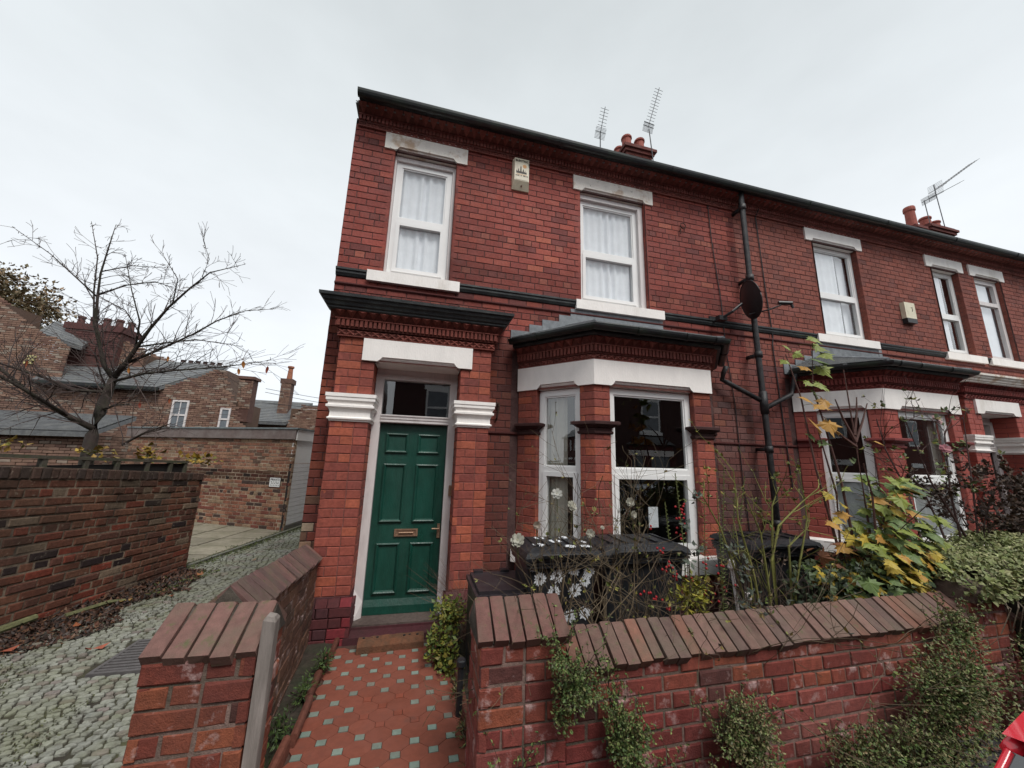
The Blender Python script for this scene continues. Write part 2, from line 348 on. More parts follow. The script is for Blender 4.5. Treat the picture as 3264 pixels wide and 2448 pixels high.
# ------------------------------------------------------------------ the terraced houses
BAY = [(2.297, 0), (2.96, -.772), (4.49, -.772), (5.153, 0)]
def lintel(mb, fr, a0, a1, z0, z1, d, inset, notch=.055, depth=.12):
    """painted stone lintel: stopped chamfer with a small roll along the bottom edge"""
    n0, n1 = a0+inset, a1-inset
    poly = [(a0, z0), (n0-.03, z0), (n0-.005, z0+notch*.35), (n0+.02, z0+notch), (n1-.02, z0+notch), (n1+.005, z0+notch*.35), (n1+.03, z0), (a1, z0), (a1, z1), (a0, z1)]
    mb.extr(poly, fr, -.02, d)
    # chamfer and roll behind the notch
    for (da, za, db, zb) in ((d-.004, z0+notch, d-.022, z0+notch-.008), (d-.022, z0+notch-.008, d-.024, z0+notch-.02), (d-.024, z0+notch-.02, d-.055, z0-.004)):
        mb.quad(fr.p(n0-.02, da, za), fr.p(n1+.02, da, za), fr.p(n1+.02, db, zb), fr.p(n0-.02, db, zb))
    mb.obox(fr, n0-.02, n1+.02, -depth, d-.055, z0-.004, z0+notch)
def window(h, fr, a0, a1, z0, z1, dep, split, low_in=.05, curtain=None, name='window', top_light=False):
    """white plastic window: fixed upper light above a deeper framed lower sash"""
    d = -dep; F = .07
    f = MB()
    f.obox(fr, a0, a0+F, d-.06, d, z0, z1); f.obox(fr, a1-F, a1, d-.06, d, z0, z1)
    f.obox(fr, a0+F, a1-F, d-.06, d-.001, z1-F, z1); f.obox(fr, a0+F, a1-F, d-.06, d-.001, z0, z0+.05)
    f.obox(fr, a0+F, a1-F, d-.06, d+.004, split-.025, split+.035)
    b = .018    # glazing bead
    for (p0, p1, q0, q1) in ((a0+F, a1-F, split+.035, z1-F),):
        f.obox(fr, p0, p0+b, d-.045, d-.012, q0, q1); f.obox(fr, p1-b, p1, d-.045, d-.012, q0, q1)
        f.obox(fr, p0+b, p1-b, d-.045, d-.013, q1-b, q1); f.obox(fr, p0+b, p1-b, d-.045, d-.013, q0, q0+b)
    wn = f.build(name, M_upvc, h)
    s = MB(); S = low_in; q0, q1 = z0+.05, split-.025; p0, p1 = a0+F-.012, a1-F+.012
    s.obox(fr, p0, p0+S, d-.045, d+.012, q0, q1); s.obox(fr, p1-S, p1, d-.045, d+.012, q0, q1)
    s.obox(fr, p0+S, p1-S, d-.045, d+.011, q1-S, q1); s.obox(fr, p0+S, p1-S, d-.045, d+.011, q0, q0+S)
    s.build('sash', M_upvc, wn)
    g = MB(); g.quad(fr.p(a0+F, d-.03, split+.03), fr.p(a1-F, d-.03, split+.03), fr.p(a1-F, d-.03, z1-F), fr.p(a0+F, d-.03, z1-F)); g.build('pane', M_glass, wn)
    g = MB(); g.quad(fr.p(p0+S-.005, d-.028, q0+S-.005), fr.p(p1-S+.005, d-.028, q0+S-.005), fr.p(p1-S+.005, d-.028, q1-S+.005), fr.p(p0+S-.005, d-.028, q1-S+.005)); g.build('pane', M_glass, wn)
    return wn
def curtain(h, fr, a0, a1, z0, z1, dep, m, folds=9, amp=.025, gather=0):
    mb = MB(); n = folds*8; d = -dep; vs = []; fs = []
    for k, z in enumerate((z0, lerp(z0, z1, .5), z1)):
        for i in range(n+1):
            t = i/n; w = math.sin(t*folds*6.28+math.sin(t*5+k*.4)*1.1)*amp*(.6+.4*math.sin(t*13+1))
            vs.append(fr.p(lerp(a0, a1, t), d+w, z))
    for k in range(2):
        for i in range(n): fs.append((k*(n+1)+i, k*(n+1)+i+1, (k+1)*(n+1)+i+1, (k+1)*(n+1)+i))
    mb.add(vs, fs); return mb.build('curtain', m, h, smooth=True)
def dentils(h, poly, z0, z1, dz, w, gap, name, m, tint, base_d, hook=None):
    pass
def frieze(h, poly, zs, d0, tcol, black=True, dog_d=.085, label=None, mm=None):
    """three moulded brick courses: star course, ribbed course, dogtooth course, along a plan polyline"""
    z_s0, z_s1, z_d0, z_d1, z_t0, z_t1 = zs; mm = mm or M_terra
    rings = offset_rings(poly)
    star = MB(); rib = MB(); dog = MB()
    c1 = tcol; c2 = scl(tcol, .95); c3 = scl(tcol, .85)
    star.sweep(poly, [(-.02, z_s0), (d0, z_s0), (d0, z_s1), (-.02, z_s1)], scl(c2, .8))
    star.sweep(poly, [(d0, z_s0-.012), (d0+.018, z_s0-.008), (d0+.018, z_s0+.004), (d0, z_s0+.008)], c2)
    rib.sweep(poly, [(-.02, z_d0-.02), (d0+.022, z_d0-.02), (d0+.026, z_d0), (d0+.026, z_d1), (-.02, z_d1)], scl(c1, .55))
    rib.sweep(poly, [(d0, z_d1), (d0+.055, z_d1), (d0+.055, z_d1+.012), (d0, z_d1+.012)], c1)
    dog.sweep(poly, [(-.02, z_t0-.002), (d0+.03, z_t0-.002), (d0+.03+dog_d*.8, z_t1), (-.02, z_t1)], scl(c3, .7))
    for i in range(len(rings)-1):
        A, B = rings[i], rings[i+1]
        dA = math.hypot(B[0]-A[0], B[1]-A[1]); fr = Fr((A[0], A[1]), (B[0]-A[0], B[1]-A[1]))
        # mitre extension of the raised pieces at both ends
        def ext(Rg, sgn):
            return (Rg[2]*fr.u[0]+Rg[3]*fr.u[1])*sgn
        e0, e1 = ext(A, 1), ext(B, 1)
        L0, L1 = e0*(d0+.02), dA+e1*(d0+.02)
        n = max(1, round((L1-L0)/.085)); st = (L1-L0)/n
        for k in range(n):
            a = L0+k*st; zc = (z_s0+z_s1)/2; hh = (z_s1-z_s0)/2-.006; ww = st/2-.004; ac = a+st/2
            P = [fr.p(ac-ww, d0+.001, zc-hh), fr.p(ac+ww, d0+.001, zc-hh), fr.p(ac+ww, d0+.001, zc+hh), fr.p(ac-ww, d0+.001, zc+hh)]
            # raised star: four ridges meeting at the centre, hollow in between
            ctr = fr.p(ac, d0+.026, zc); Mx = [fr.p(ac, d0+.004, zc-hh), fr.p(ac+ww, d0+.004, zc), fr.p(ac, d0+.004, zc+hh), fr.p(ac-ww, d0+.004, zc)]
            Q = [fr.p(ac-ww, d0+.022, zc-hh), fr.p(ac+ww, d0+.022, zc-hh), fr.p(ac+ww, d0+.022, zc+hh), fr.p(ac-ww, d0+.022, zc+hh)]
            sh = c2 if k % 3 else scl(c2, .8)
            star.add(Q+Mx+[ctr], [(0, 4, 8), (4, 1, 8), (1, 5, 8), (5, 2, 8), (2, 6, 8), (6, 3, 8), (3, 7, 8), (7, 0, 8)], scl(sh, R.uniform(.85, 1.1)))
        L0, L1 = e0*(d0+.04), dA+e1*(d0+.04)
        n = max(1, round((L1-L0)/.047)); st = (L1-L0)/n
        for k in range(n):
            a = L0+k*st
            rib.obox(fr, a+st*.2, a+st*.84, d0+.02, d0+.048, z_d0, z_d1, scl(c1, R.uniform(.78, 1.12)))
        L0, L1 = e0*(d0+.06), dA+e1*(d0+.06)
        n = max(1, round((L1-L0)/.112)); st = (L1-L0)/n
        for k in range(n):
            a = L0+k*st+.004; b = a+st-.008; c = (a+b)/2
            top = z_t1; lo = z_t0; D = d0+.03+dog_d
            vs = [fr.p(a, D, top), fr.p(b, D, top), fr.p(c, d0+.035, lo), fr.p(a, d0+.03, top), fr.p(b, d0+.03, top), fr.p(c, D+.004, lerp(lo, top, .72))]
            dog.add(vs, [(0, 5, 1), (0, 2, 5), (5, 2, 1), (0, 3, 2), (1, 2, 4)], scl(c3, R.uniform(.8, 1.3)))
    o = star.build('star_course', mm, h); o['kind'] = 'stuff'
    o = rib.build('ribbed_course', mm, h); o['kind'] = 'stuff'
    o = dog.build('dogtooth_course', mm, h); o['kind'] = 'stuff'
def tube_run(name, m, parent, pts, rad, n=12, tint=W1, brackets=None):
    mb = MB(tint); mb.tube(pts, rad, n)
    return mb.build(name, m, parent, smooth=True)

def palette_house(kind):
    if kind == 'near':
        def colr(c, hd, w):
            x, y, z = c
            if z > 3.25 or (y > -.05 and x > 2):
                base = pick([(6, (0.429, 0.120, 0.092)), (3, (0.374, 0.104, 0.083)), (2, (0.477, 0.135, 0.096)), (.6, (0.270, 0.088, 0.077)), (.25, (0.573, 0.194, 0.127))])
                if hd: base = mixc(base, pick([(2, (0.382, 0.104, 0.079)), (1, (0.254, 0.097, 0.083)), (.5, (0.525, 0.194, 0.133))]), .7)
            else:
                base = pick([(5, (0.540, 0.127, 0.087)), (3, (0.461, 0.111, 0.083)), (2, (0.668, 0.164, 0.093)), (1, (0.382, 0.092, 0.073))])
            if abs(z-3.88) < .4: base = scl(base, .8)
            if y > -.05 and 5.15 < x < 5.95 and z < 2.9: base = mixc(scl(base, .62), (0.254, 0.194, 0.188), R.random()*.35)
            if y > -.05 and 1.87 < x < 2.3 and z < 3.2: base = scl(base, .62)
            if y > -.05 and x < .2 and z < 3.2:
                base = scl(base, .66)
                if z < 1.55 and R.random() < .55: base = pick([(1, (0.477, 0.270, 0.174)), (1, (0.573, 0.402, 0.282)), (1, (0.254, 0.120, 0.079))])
            kk = 1.25 if z > 3.25 else 1.0; base = scl((base[0]*kk, base[1]*1.1, base[2]*1.12), 1+.35*nz3(c, 1.1, 2)+.2*nz3(c, .35, 8))
            if z < .33: base = pick([(2, (0.207, 0.056, 0.060)), (1, (0.159, 0.059, 0.067)), (.5, (0.414, 0.059, 0.073))])
            return base
        return colr
    if kind == 'painted':
        def colr(c, hd, w):
            x, y, z = c
            if z > 3.25: return pick([(6, (0.461, 0.141, 0.102)), (3, (0.414, 0.127, 0.096)), (1, (0.318, 0.104, 0.083))])
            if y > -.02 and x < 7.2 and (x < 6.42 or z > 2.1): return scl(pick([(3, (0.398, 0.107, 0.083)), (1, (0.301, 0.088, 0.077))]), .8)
            return scl((0.636, 0.137, 0.102), R.uniform(.95, 1.04))
        return colr
def house(h, kind, urng, psh, wsh, nb, green=False):
    u0, u1 = urng; colr = palette_house(kind); near = kind == 'near'
    Mb = M_brick
    F0 = Fr((0, 0), (1, 0))
    pl, pr_, ol, orr = max(.20+psh, -.05), 1.876+psh, .575+psh, 1.524+psh
    # front wall upstairs and the strips between the projections
    w1 = (.52+wsh, 1.33+wsh, 3.93, 5.68); w2 = (3.175, 4.25, 3.93, 5.68)
    L1 = (.383+wsh, 1.473+wsh, 5.68, 5.948); L2 = (3.06, 4.403, 5.68, 5.948)
    S1 = (.352+wsh, 1.468+wsh, 3.77, 3.925); S2 = (3.08, 4.48, 3.77, 3.925)
    string_z = (3.80, 3.905)
    bayh = (2.20, 5.25, -1, 3.10); poh = (pl, pr_, -1, 3.16)
    hs = [w1, w2, L1, L2, S1, S2, bayh, poh]
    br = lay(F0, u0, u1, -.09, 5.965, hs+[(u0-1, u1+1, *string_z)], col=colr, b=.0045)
    bk = MB(); backing(bk, F0, u0, u1, -.1, 6.05, [w1, w2, (2.297, 5.153, .1, 2.9), (ol, orr, -1, 2.8)])
    # porch block
    FP = Fr((0, -.268), (1, 0)); ph = [(ol, orr, -1, 2.714), (.445+psh*.9, 1.649+psh, 2.714, 2.965)]
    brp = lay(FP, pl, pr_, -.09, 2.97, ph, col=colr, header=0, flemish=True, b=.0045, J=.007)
    def vis_h(x, z0, z1): return []
    FL = Fr((ol, -.268), (0, 1)); FRr = Fr((orr, .06), (0, -1)); FLo = Fr((pl, 0), (0, -1)); FRo = Fr((pr_, -.268), (0, 1))
    for f_, a in ((FL, .33), (FRr, .33), (FLo, .268), (FRo, .268)): brp += lay(f_, 0.005, a, -.09, 2.70 if f_ in (FL, FRr) else 2.97, [], col=lambda c, hd, w: scl(colr(c, hd, w), 1.0), L=.27, header=0, b=.005, minw=.06)
    # plinth of the piers stands proud, with a splayed course on top
    pk = MB(); backing(pk, FP, pl, pr_, -.1, 2.99, [(ol, orr, -1, 2.72)])
    backing(pk, FL, 0, .33, -.1, 2.72, []); backing(pk, FRr, 0, .33, -.1, 2.72, []); backing(pk, FLo, 0, .268, -.1, 2.99, []); backing(pk, FRo, 0, .268, -.1, 2.99, [])
    for (x0, x1) in ((pl, ol), (orr, pr_)):
        fp = Fr((0, -.30), (1, 0)); brp += lay(fp, x0-.03, x1+.03, -.09, .27, [], col=colr, header=0, flemish=True, t=.035)
        for (o_, d_) in (((x1+.03, -.30), (0, 1)), ((x0-.03, .05), (0, -1))):
            brp += lay(Fr(o_, d_), 0, .33, -.09, .27, [], col=colr, header=0, L=.27, t=.035)
        n = max(2, round((x1-x0+.06)/.12))
        for k in range(n):
            a = x0-.03+k*(x1-x0+.06)/n+.004; b = x0-.03+(k+1)*(x1-x0+.06)/n-.004
            brp.append(([(a, -.302, .272), (b, -.302, .272), (b, -.27, .345), (a, -.27, .345), (a, -.26, .272), (b, -.26, .272), (b, -.26, .345), (a, -.26, .345)], [(0, 1, 2, 3), (0, 3, 7, 4), (1, 5, 6, 2), (3, 2, 6, 7)], colr((a, -.3, .1), 0, 0)))
    # window reveals upstairs
    for (a0, a1, z0, z1) in (w1, w2):
        for (o_, d_) in (((a0, 0), (0, 1)), ((a1, .1), (0, -1))):
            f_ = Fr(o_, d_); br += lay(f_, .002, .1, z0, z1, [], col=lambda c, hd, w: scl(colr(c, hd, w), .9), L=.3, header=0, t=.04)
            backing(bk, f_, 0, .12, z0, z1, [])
        bk.quad((a0, 0, z1-.002), (a1, 0, z1-.002), (a1, .12, z1-.002), (a0, .12, z1-.002))
    # bay: three faces of piers
    zb = .715; zt = 2.545; bays = []
    e = BAY
    Fc = Fr(e[0], (e[1][0]-e[0][0], e[1][1]-e[0][1])); Lc = math.hypot(e[1][0]-e[0][0], e[1][1]-e[0][1])
    Ff = Fr(e[1], (1, 0)); Lf = e[2][0]-e[1][0]; Fd = Fr(e[2], (e[3][0]-e[2][0], e[3][1]-e[2][1]))
    wins = [(Fc, Lc, .275, .84), (Ff, Lf, .19, 1.285), (Fd, Lc, Lc-.84, Lc-.275)]
    bb = []; bkb = MB()
    for f_, l_, a0, a1 in wins:
        hh = [(a0, a1, zb, zt)]
        bb += lay(f_, 0, l_, -.09, 2.56, hh+[(-1, 9, 2.02, 2.075)]*0, col=colr, L=.2, header=0, J=.007, b=.005, course=.0885)
        backing(bkb, f_, 0, l_, -.1, 2.9, hh)
        for q, (a, sg) in enumerate(((a0, 1), (a1, -1))):
            o_ = f_.p(a, 0, 0)[:2]; nn = (-f_.n[0], -f_.n[1])
            fv = Fr(o_, nn) if sg == 1 else Fr(f_.p(a, -.07, 0)[:2], f_.n)
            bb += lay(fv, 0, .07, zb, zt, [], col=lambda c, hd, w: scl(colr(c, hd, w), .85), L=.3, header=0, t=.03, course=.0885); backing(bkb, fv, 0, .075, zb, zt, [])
    mortar = M_mortD if near else M_mortR
    wl = MB(); wl.v = bk.v[:]; wl.f = bk.f[:]; wl.c = bk.c[:]; wl.mi = bk.mi[:]
    bk.build('wall', M_mortD, h); pk.build('porch_wall', M_mortP if near else M_mortR, h, label='brick porch with square piers'); bkb.build('bay_wall', M_mortP if near else M_mortR, h)
    allb = br+brp+bb
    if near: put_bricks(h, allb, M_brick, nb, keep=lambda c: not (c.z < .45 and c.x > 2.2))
    else:
        lo = [b for b in allb if b[0][0][2] < 3.2]; up = [b for b in allb if b[0][0][2] >= 3.2]
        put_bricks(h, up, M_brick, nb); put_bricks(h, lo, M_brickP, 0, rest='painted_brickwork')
    mb = MB()  # closed interior so that nothing shines through
    mb.box(u0+.02, u1-.02, .9, 1.0, -.1, 5.95); mb.box(u0+.02, u0+.06, .13, .9, -.1, 5.95); mb.box(u1-.06, u1-.02, .13, .9, -.1, 5.95)
    mb.box(u0+.06, u1-.06, .13, .9, 5.9, 5.95); mb.box(u0+.06, u1-.06, .13, .9, 3.0, 3.1); mb.box(u0+.06, u1-.06, .13, .9, -.1, 0); mb.box(2.0, 2.06, .13, .9, 0, 5.9)
    mb.build('interior', M_dark, h)
    # lintels and sills upstairs
    for k, ((a0, a1, z0, z1), (s0, s1, t0, t1), (x0, x1, _, _)) in enumerate(((L1, S1, w1), (L2, S2, w2))):
        mb = MB(); lintel(mb, F0, a0, a1, z0, z1, .022, .17 if k == 0 else .16, depth=.10); mb.build('lintel', M_whiteO if near else M_white, h, label='white painted lintel with flaking stains' if near else None)
        mb = MB(); mb.add([F0.p(a, d, z) for (a, d, z) in ((s0, -.02, t0), (s1, -.02, t0), (s1, .055, t0), (s0, .055, t0), (s0, -.12, t1), (s1, -.12, t1), (s1, .055, t1-.02), (s0, .055, t1-.02))],
               [(0, 3, 2, 1), (4, 7, 6, 5), (3, 7, 6, 2), (0, 4, 7, 3), (1, 2, 6, 5)][:]); mb.add([F0.p(a, d, z) for (a, d, z) in ((x0, .0, t1), (x1, .0, t1), (x1, -.14, t1+.02), (x0, -.14, t1+.02))], [(0, 1, 2, 3)])
        mb.build('sill', M_white, h)
    # windows
    if near:
        wfr = MB(); wfr.obox(F0, .52, .545, -.11, -.07, 3.94, 5.66); wfr.obox(F0, 1.29, 1.33, -.11, -.07, 3.94, 5.66); wfr.obox(F0, .545, 1.29, -.11, -.068, 5.60, 5.66); wfr.build('old_window_box', M_timberW, h); wfr = MB(); wfr.obox(F0, 4.17, 4.25, -.11, -.05, 3.94, 5.66); wfr.obox(F0, 3.175, 4.17, -.11, -.052, 5.60, 5.66)
        wfr.build('old_window_box', M_timberW, h)
        window(h, F0, .548, 1.288, 3.95, 5.60, .10, 4.735); window(h, F0, 3.185, 4.17, 3.95, 5.60, .10, 4.735)
        curtain(h, F0, .56, 1.28, 3.9, 5.7, .172, M_net, 7, .022); curtain(h, F0, 3.15, 4.2, 3.9, 5.7, .172, M_net, 10, .022)
    elif h.get('third'):
        wfr = MB(); a0, a1, z0, z1 = w1
        wfr.obox(F0, a0, a0+.09, -.12, -.06, z0, z1); wfr.obox(F0, a1-.09, a1, -.12, -.06, z0, z1); wfr.obox(F0, a0+.09, a1-.09, -.12, -.061, z1-.09, z1); wfr.obox(F0, a0+.09, a1-.09, -.12, -.061, z0, z0+.07); wfr.obox(F0, a0+.09, a1-.09, -.12, -.055, 5.1, 5.18)
        wo = wfr.build('window', M_timberW, h)
        g = MB(); g.quad(F0.p(a0+.09, -.09, z0+.07), F0.p(a1-.09, -.09, z0+.07), F0.p(a1-.09, -.09, 5.1), F0.p(a0+.09, -.09, 5.1)); g.build('pane', M_glass, wo)
        g = MB(); g.quad(F0.p(a0+.09, -.09, 5.18), F0.p(a1-.09, -.09, 5.18), F0.p(a1-.09, -.09, z1-.09), F0.p(a0+.09, -.09, z1-.09)); g.build('pane', M_glass, wo)
        curtain(h, F0, a0, a1, z0, z1, .16, M_net, 2, .005)
        window(h, F0, 3.175, 4.25, 3.94, 5.67, .10, 4.735)
    else:
        window(h, F0, w1[0], w1[1], 3.94, 5.67, .10, 4.735); window(h, F0, 3.175, 4.25, 3.94, 5.67, .10, 4.735)
        curtain(h, F0, 3.55, 4.25, 3.9, 5.7, .16, M_net, 5, .01); curtain(h, F0, w1[0]+.3, w1[1], 3.9, 5.7, .16, M_net, 3, .01)
        bl = MB(); bl.box(3.2, 3.42, .22, .23, 3.95, 5.6); bl.build('blind', M_net, h)
    # string course
    mb = MB()
    prof = [(-.02, 3.80), (.012, 3.80), (.03, 3.835), (.03, 3.86), (.045, 3.87), (.045, 3.895), (.0, 3.905), (-.02, 3.905)]
    segs = [(u0, S1[0]), (S1[1], S2[0]), (S2[1], u1)]
    for a, b in segs:
        if b-a > .05: mb = MB(); mb.sweep([(a, 0), (b, 0)], prof); mb.build('string_course', M_black, h)
    mb = MB((.20, .055, .05))
    for a, b in ((u0, u1),): mb.sweep([(a, 0), (b, 0)], [(-.02, 3.685), (.008, 3.685), (.022, 3.70), (.022, 3.715), (.0, 3.725), (-.02, 3.725)])
    mb.build('moulded_brick_band', Mb, h)
    # eaves
    ex = .0 if not near else 0
    frieze(h, [(u0+(.03 if near else 0), 0), (u1, 0)], (5.93, 5.985, 6.0, 6.066, 6.082, 6.132), .012, (.55, .19, .155), dog_d=.15)
    mb = MB(); mb.box(u0+.05 if near else u0, u1, -.22, .05, 6.134, 6.155); mb.box(u0+.05 if near else u0, u1, -.228, -.2205, 6.13, 6.20); mb.build('fascia', M_black, h)
    gp = []
    for k in range(9):
        t = math.pi+math.pi*k/8; gp.append((.285+.055*math.cos(t), 6.172+.08*math.sin(t)))
    for k in range(9):
        t = 2*math.pi-math.pi*k/8; gp.append((.285+.047*math.cos(t), 6.174+.07*math.sin(t)))
    mb = MB(); mb.sweep([(u0+(.045 if near else -.0), 0), (u1, 0)], gp); n = int((u1-u0)/1.9)
    for k in range(n+1):
        a = u0+.9+k*1.83
        if a < u1: mb.sweep([(a, 0), (a+.06, 0)], [(d_*1.0+(.006 if i_ < 9 else -.0)*(1 if d_ > .285 else -1), z_-(.006 if i_ < 9 else 0)) for i_, (d_, z_) in enumerate(gp)])
    mb.build('gutter', M_gutter, h, label='black half round eaves gutter green with algae')
    # main roof
    rid = (3.75, 8.85)
    mb = MB((1, 1, 1))
    for (ya, za, yb, zb_) in ((-.16, 6.13, rid[0], rid[1]), (7.7, 6.13, rid[0], rid[1])):
        n = 34
        for k in range(n):
            t0, t1 = k/n, (k+1.25)/n
            y0_, z0_ = lerp(ya, yb, t0), lerp(za, zb_, t0)+.022; y1_, z1_ = lerp(ya, yb, min(1, t1)), lerp(za, zb_, min(1, t1))+.004
            mb.add([(u0, y0_, z0_), (u1, y0_, z0_), (u1, y1_, z1_), (u0, y1_, z1_), (u0, y0_, z0_-.015), (u1, y0_, z0_-.015)], [(0, 1, 2, 3), (4, 5, 1, 0)], scl(W1, R.uniform(.85, 1.1)))
    mb.add([(u0, -.16, 6.12), (u1, -.16, 6.12), (u1, 7.7, 6.12), (u0, 7.7, 6.12), (u0, rid[0], rid[1]), (u1, rid[0], rid[1])], [(0, 3, 2, 1), (0, 4, 3), (1, 2, 5)], W1)
    rf = mb.build('roof', M_slate, h)
    mb = MB(); mb.tube([(u0, rid[0], rid[1]+.02), (u1, rid[0], rid[1]+.02)], .09, 10); mb.build('ridge_tile', M_clay, rf)
    # rear and gable walls
    mb = MB((.3, .16, .11)); mb.box(u0+.01, u1-.01, 1.02, 7.6, -.1, 6.1); mb.box(u0+.0, u0+.05, .006, 1.02, -.1, 6.02); mb.build('rear_wall', M_brickO, h)
    # porch: lintel, capitals, friezes, cornice
    mb = MB(); lintel(mb, FP, .445+psh*.9, 1.649+psh, 2.716, 2.963, .03, .19, notch=.05, depth=.33); mb.box(ol+.001, orr-.001, -.18, .125, 2.7135, 2.76); mb.build('porch_lintel', M_white, h)
    cap = [(-.01, 2.045), (.012, 2.045), (.016, 2.06), (.030, 2.066), (.032, 2.08), (.014, 2.092), (.012, 2.14), (.026, 2.175), (.05, 2.19), (.05, 2.212), (.034, 2.218), (.034, 2.235), (.055, 2.262), (.055, 2.29), (.062, 2.298), (.062, 2.335), (-.01, 2.342)]
    for poly in ([(pl, 0), (pl, -.268), (ol, -.268), (ol, .03)], [(orr, .03), (orr, -.268), (pr_, -.268), (pr_, 0)]):
        mb = MB(); mb.sweep(poly, cap); mb.build('capital', M_white, h)
    pp = [(pl, 0), (pl, -.268), (pr_, -.268), (pr_, 0)]
    tc_ = (.42, .12, .09) if near else (.36, .075, .065)
    frieze(h, pp, (2.975, 3.045, 3.075, 3.150, 3.165, 3.235), .012, tc_, dog_d=.075)
    mb = MB(); mb.sweep(pp, [(-.02, 3.232), (.12, 3.232), (.135, 3.245), (.135, 3.262), (.155, 3.272), (.165, 3.30), (.185, 3.315), (.192, 3.345), (.215, 3.352), (.218, 3.385), (.0, 3.44), (-.02, 3.44)])
    mb.add([(pl-.0, -.27, 3.442), (pr_, -.27, 3.442), (pr_, 0, 3.47), (pl, 0, 3.47)], [(0, 1, 2, 3)]); mb.build('porch_cornice', M_black if near else M_whiteO, h, label='black moulded cornice over the porch' if near else 'white flaking cornice over the porch')
    # bay: sill, string, capitals, painted band, friezes, gutter, roof
    mb = MB(); mb.sweep(BAY, [(-.09, .545), (.06, .545), (.085, .56), (.085, .70), (.06, .715), (-.09, .735)]); mb.build('bay_sill', M_white, h)
    capb = [(-.01, 2.0), (.012, 2.0), (.022, 2.012), (.022, 2.03), (.008, 2.036), (.008, 2.065), (.03, 2.075), (.05, 2.095), (.078, 2.105), (.078, 2.132), (.065, 2.14), (-.01, 2.145)]
    strg = [(-.01, 2.0), (.008, 2.0), (.02, 2.012), (.02, 2.03), (.0, 2.036)]
    ct = (.10, .042, .04) if near else (.36, .06, .055)
    pieces = [[Fc.p(0, 0, 0), Fc.p(.275, 0, 0), Fc.p(.275, -.07, 0)],
              [Fc.p(.84, -.07, 0), Fc.p(.84, 0, 0), Fc.p(Lc, 0, 0), Ff.p(.19, 0, 0), Ff.p(.19, -.07, 0)],
              [Ff.p(1.285, -.07, 0), Ff.p(1.285, 0, 0), Ff.p(Lf, 0, 0), Fd.p(Lc-.84, 0, 0), Fd.p(Lc-.84, -.07, 0)],
              [Fd.p(Lc-.275, -.07, 0), Fd.p(Lc-.275, 0, 0), Fd.p(Lc, 0, 0)]]
    for pc in pieces:
        mb = MB(ct); mb.sweep([p[:2] for p in pc], capb); mb.build('pier_capital', M_terra if near else M_brickP, h)
    mb = MB(scl((.2, .055, .05), .8))
    for a, b in ((pr_, 2.297), (5.153, u1)): mb = MB(scl((.2, .055, .05), .8)); mb.sweep([(a, 0), (b, 0)], strg); mb.build('moulded_brick_band', Mb, h)
    # painted band over the bay windows with stopped chamfers
    mb = MB()
    rg = offset_rings(BAY)
    for i, (f_, l_, a0, a1) in enumerate(wins):
        dd = .028; A, B = rg[i], rg[i+1]
        x0 = (A[2]*f_.u[0]+A[3]*f_.u[1])*dd; x1 = l_+(B[2]*f_.u[0]+B[3]*f_.u[1])*dd
        lintel(mb, f_, x0 if i else 0, x1 if i < 2 else l_, 2.548, 2.836, dd, 0, 0) if 0 else None
        n0, n1 = a0+.04, a1-.04; z0_, z1_, nt_ = 2.548, 2.836, .055
        poly = [(x0, z0_), (n0-.03, z0_), (n0-.005, z0_+nt_*.35), (n0+.02, z0_+nt_), (n1-.02, z0_+nt_), (n1+.005, z0_+nt_*.35), (n1+.03, z0_), (x1, z0_), (x1, z1_), (x0, z1_)]
        n = len(poly); mb.add([f_.p(a, dd, z) for a, z in poly], [tuple(range(n))])
        mb.quad(f_.p(x0, dd, z0_), f_.p(n0-.03, dd, z0_), f_.p(n0-.03, -.02, z0_), f_.p(x0, -.02, z0_)); mb.quad(f_.p(x1, dd, z0_), f_.p(n1+.03, dd, z0_), f_.p(n1+.03, -.02, z0_), f_.p(x1, -.02, z0_))
        mb.quad(f_.p(x0, dd, z1_), f_.p(x1, dd, z1_), f_.p(x1, -.02, z1_), f_.p(x0, -.02, z1_))
        for (da, za, db, zb2) in ((dd-.004, z0_+nt_, dd-.022, z0_+nt_-.008), (dd-.022, z0_+nt_-.008, dd-.024, z0_+nt_-.02), (dd-.024, z0_+nt_-.02, dd-.055, z0_-.004)):
            mb.quad(f_.p(n0-.03, da, za), f_.p(n1+.03, da, za), f_.p(n1+.03, db, zb2), f_.p(n0-.03, db, zb2))
        mb.obox(f_, n0-.03, n1+.03, -.08, dd-.055, z0_-.006, z0_+nt_)
    mb.build('bay_lintel_band', M_white, h)
    for i, (f_, l_, a0, a1) in enumerate(wins):
        window(h, f_, a0+.004, a1-.004, .74, 2.535, .062, 1.60, low_in=.05)
    frieze(h, BAY, (2.845, 2.905, 2.925, 3.0, 3.015, 3.085), .012, (.46, .145, .115) if near else (.42, .10, .085), dog_d=.075)
    mb = MB(); mb.sweep(BAY, [(-.02, 3.085), (.15, 3.085), (.16, 3.105), (.16, 3.18), (.12, 3.20), (-.02, 3.20)]); mb.build('bay_fascia', M_black, h)
    gp = []
    for k in range(9):
        t = math.pi+math.pi*k/8; gp.append((.215+.052*math.cos(t), 3.175+.062*math.sin(t)))
    for k in range(9):
        t = 2*math.pi-math.pi*k/8; gp.append((.215+.046*math.cos(t), 3.178+.054*math.sin(t)))
    mb = MB(); mb.sweep(BAY, gp)
    for i, (f_, l_, a0, a1) in enumerate(wins):
        for a in ([.35] if i != 1 else [.42, 1.05, 1.45]): mb.sweep([f_.p(a, 0, 0)[:2], f_.p(a+.05, 0, 0)[:2]], [(d_+(.007 if d_ > .215 else -.007), z_-.007) for d_, z_ in gp[:9]]+[(d_, z_+.01) for d_, z_ in gp[9:]])
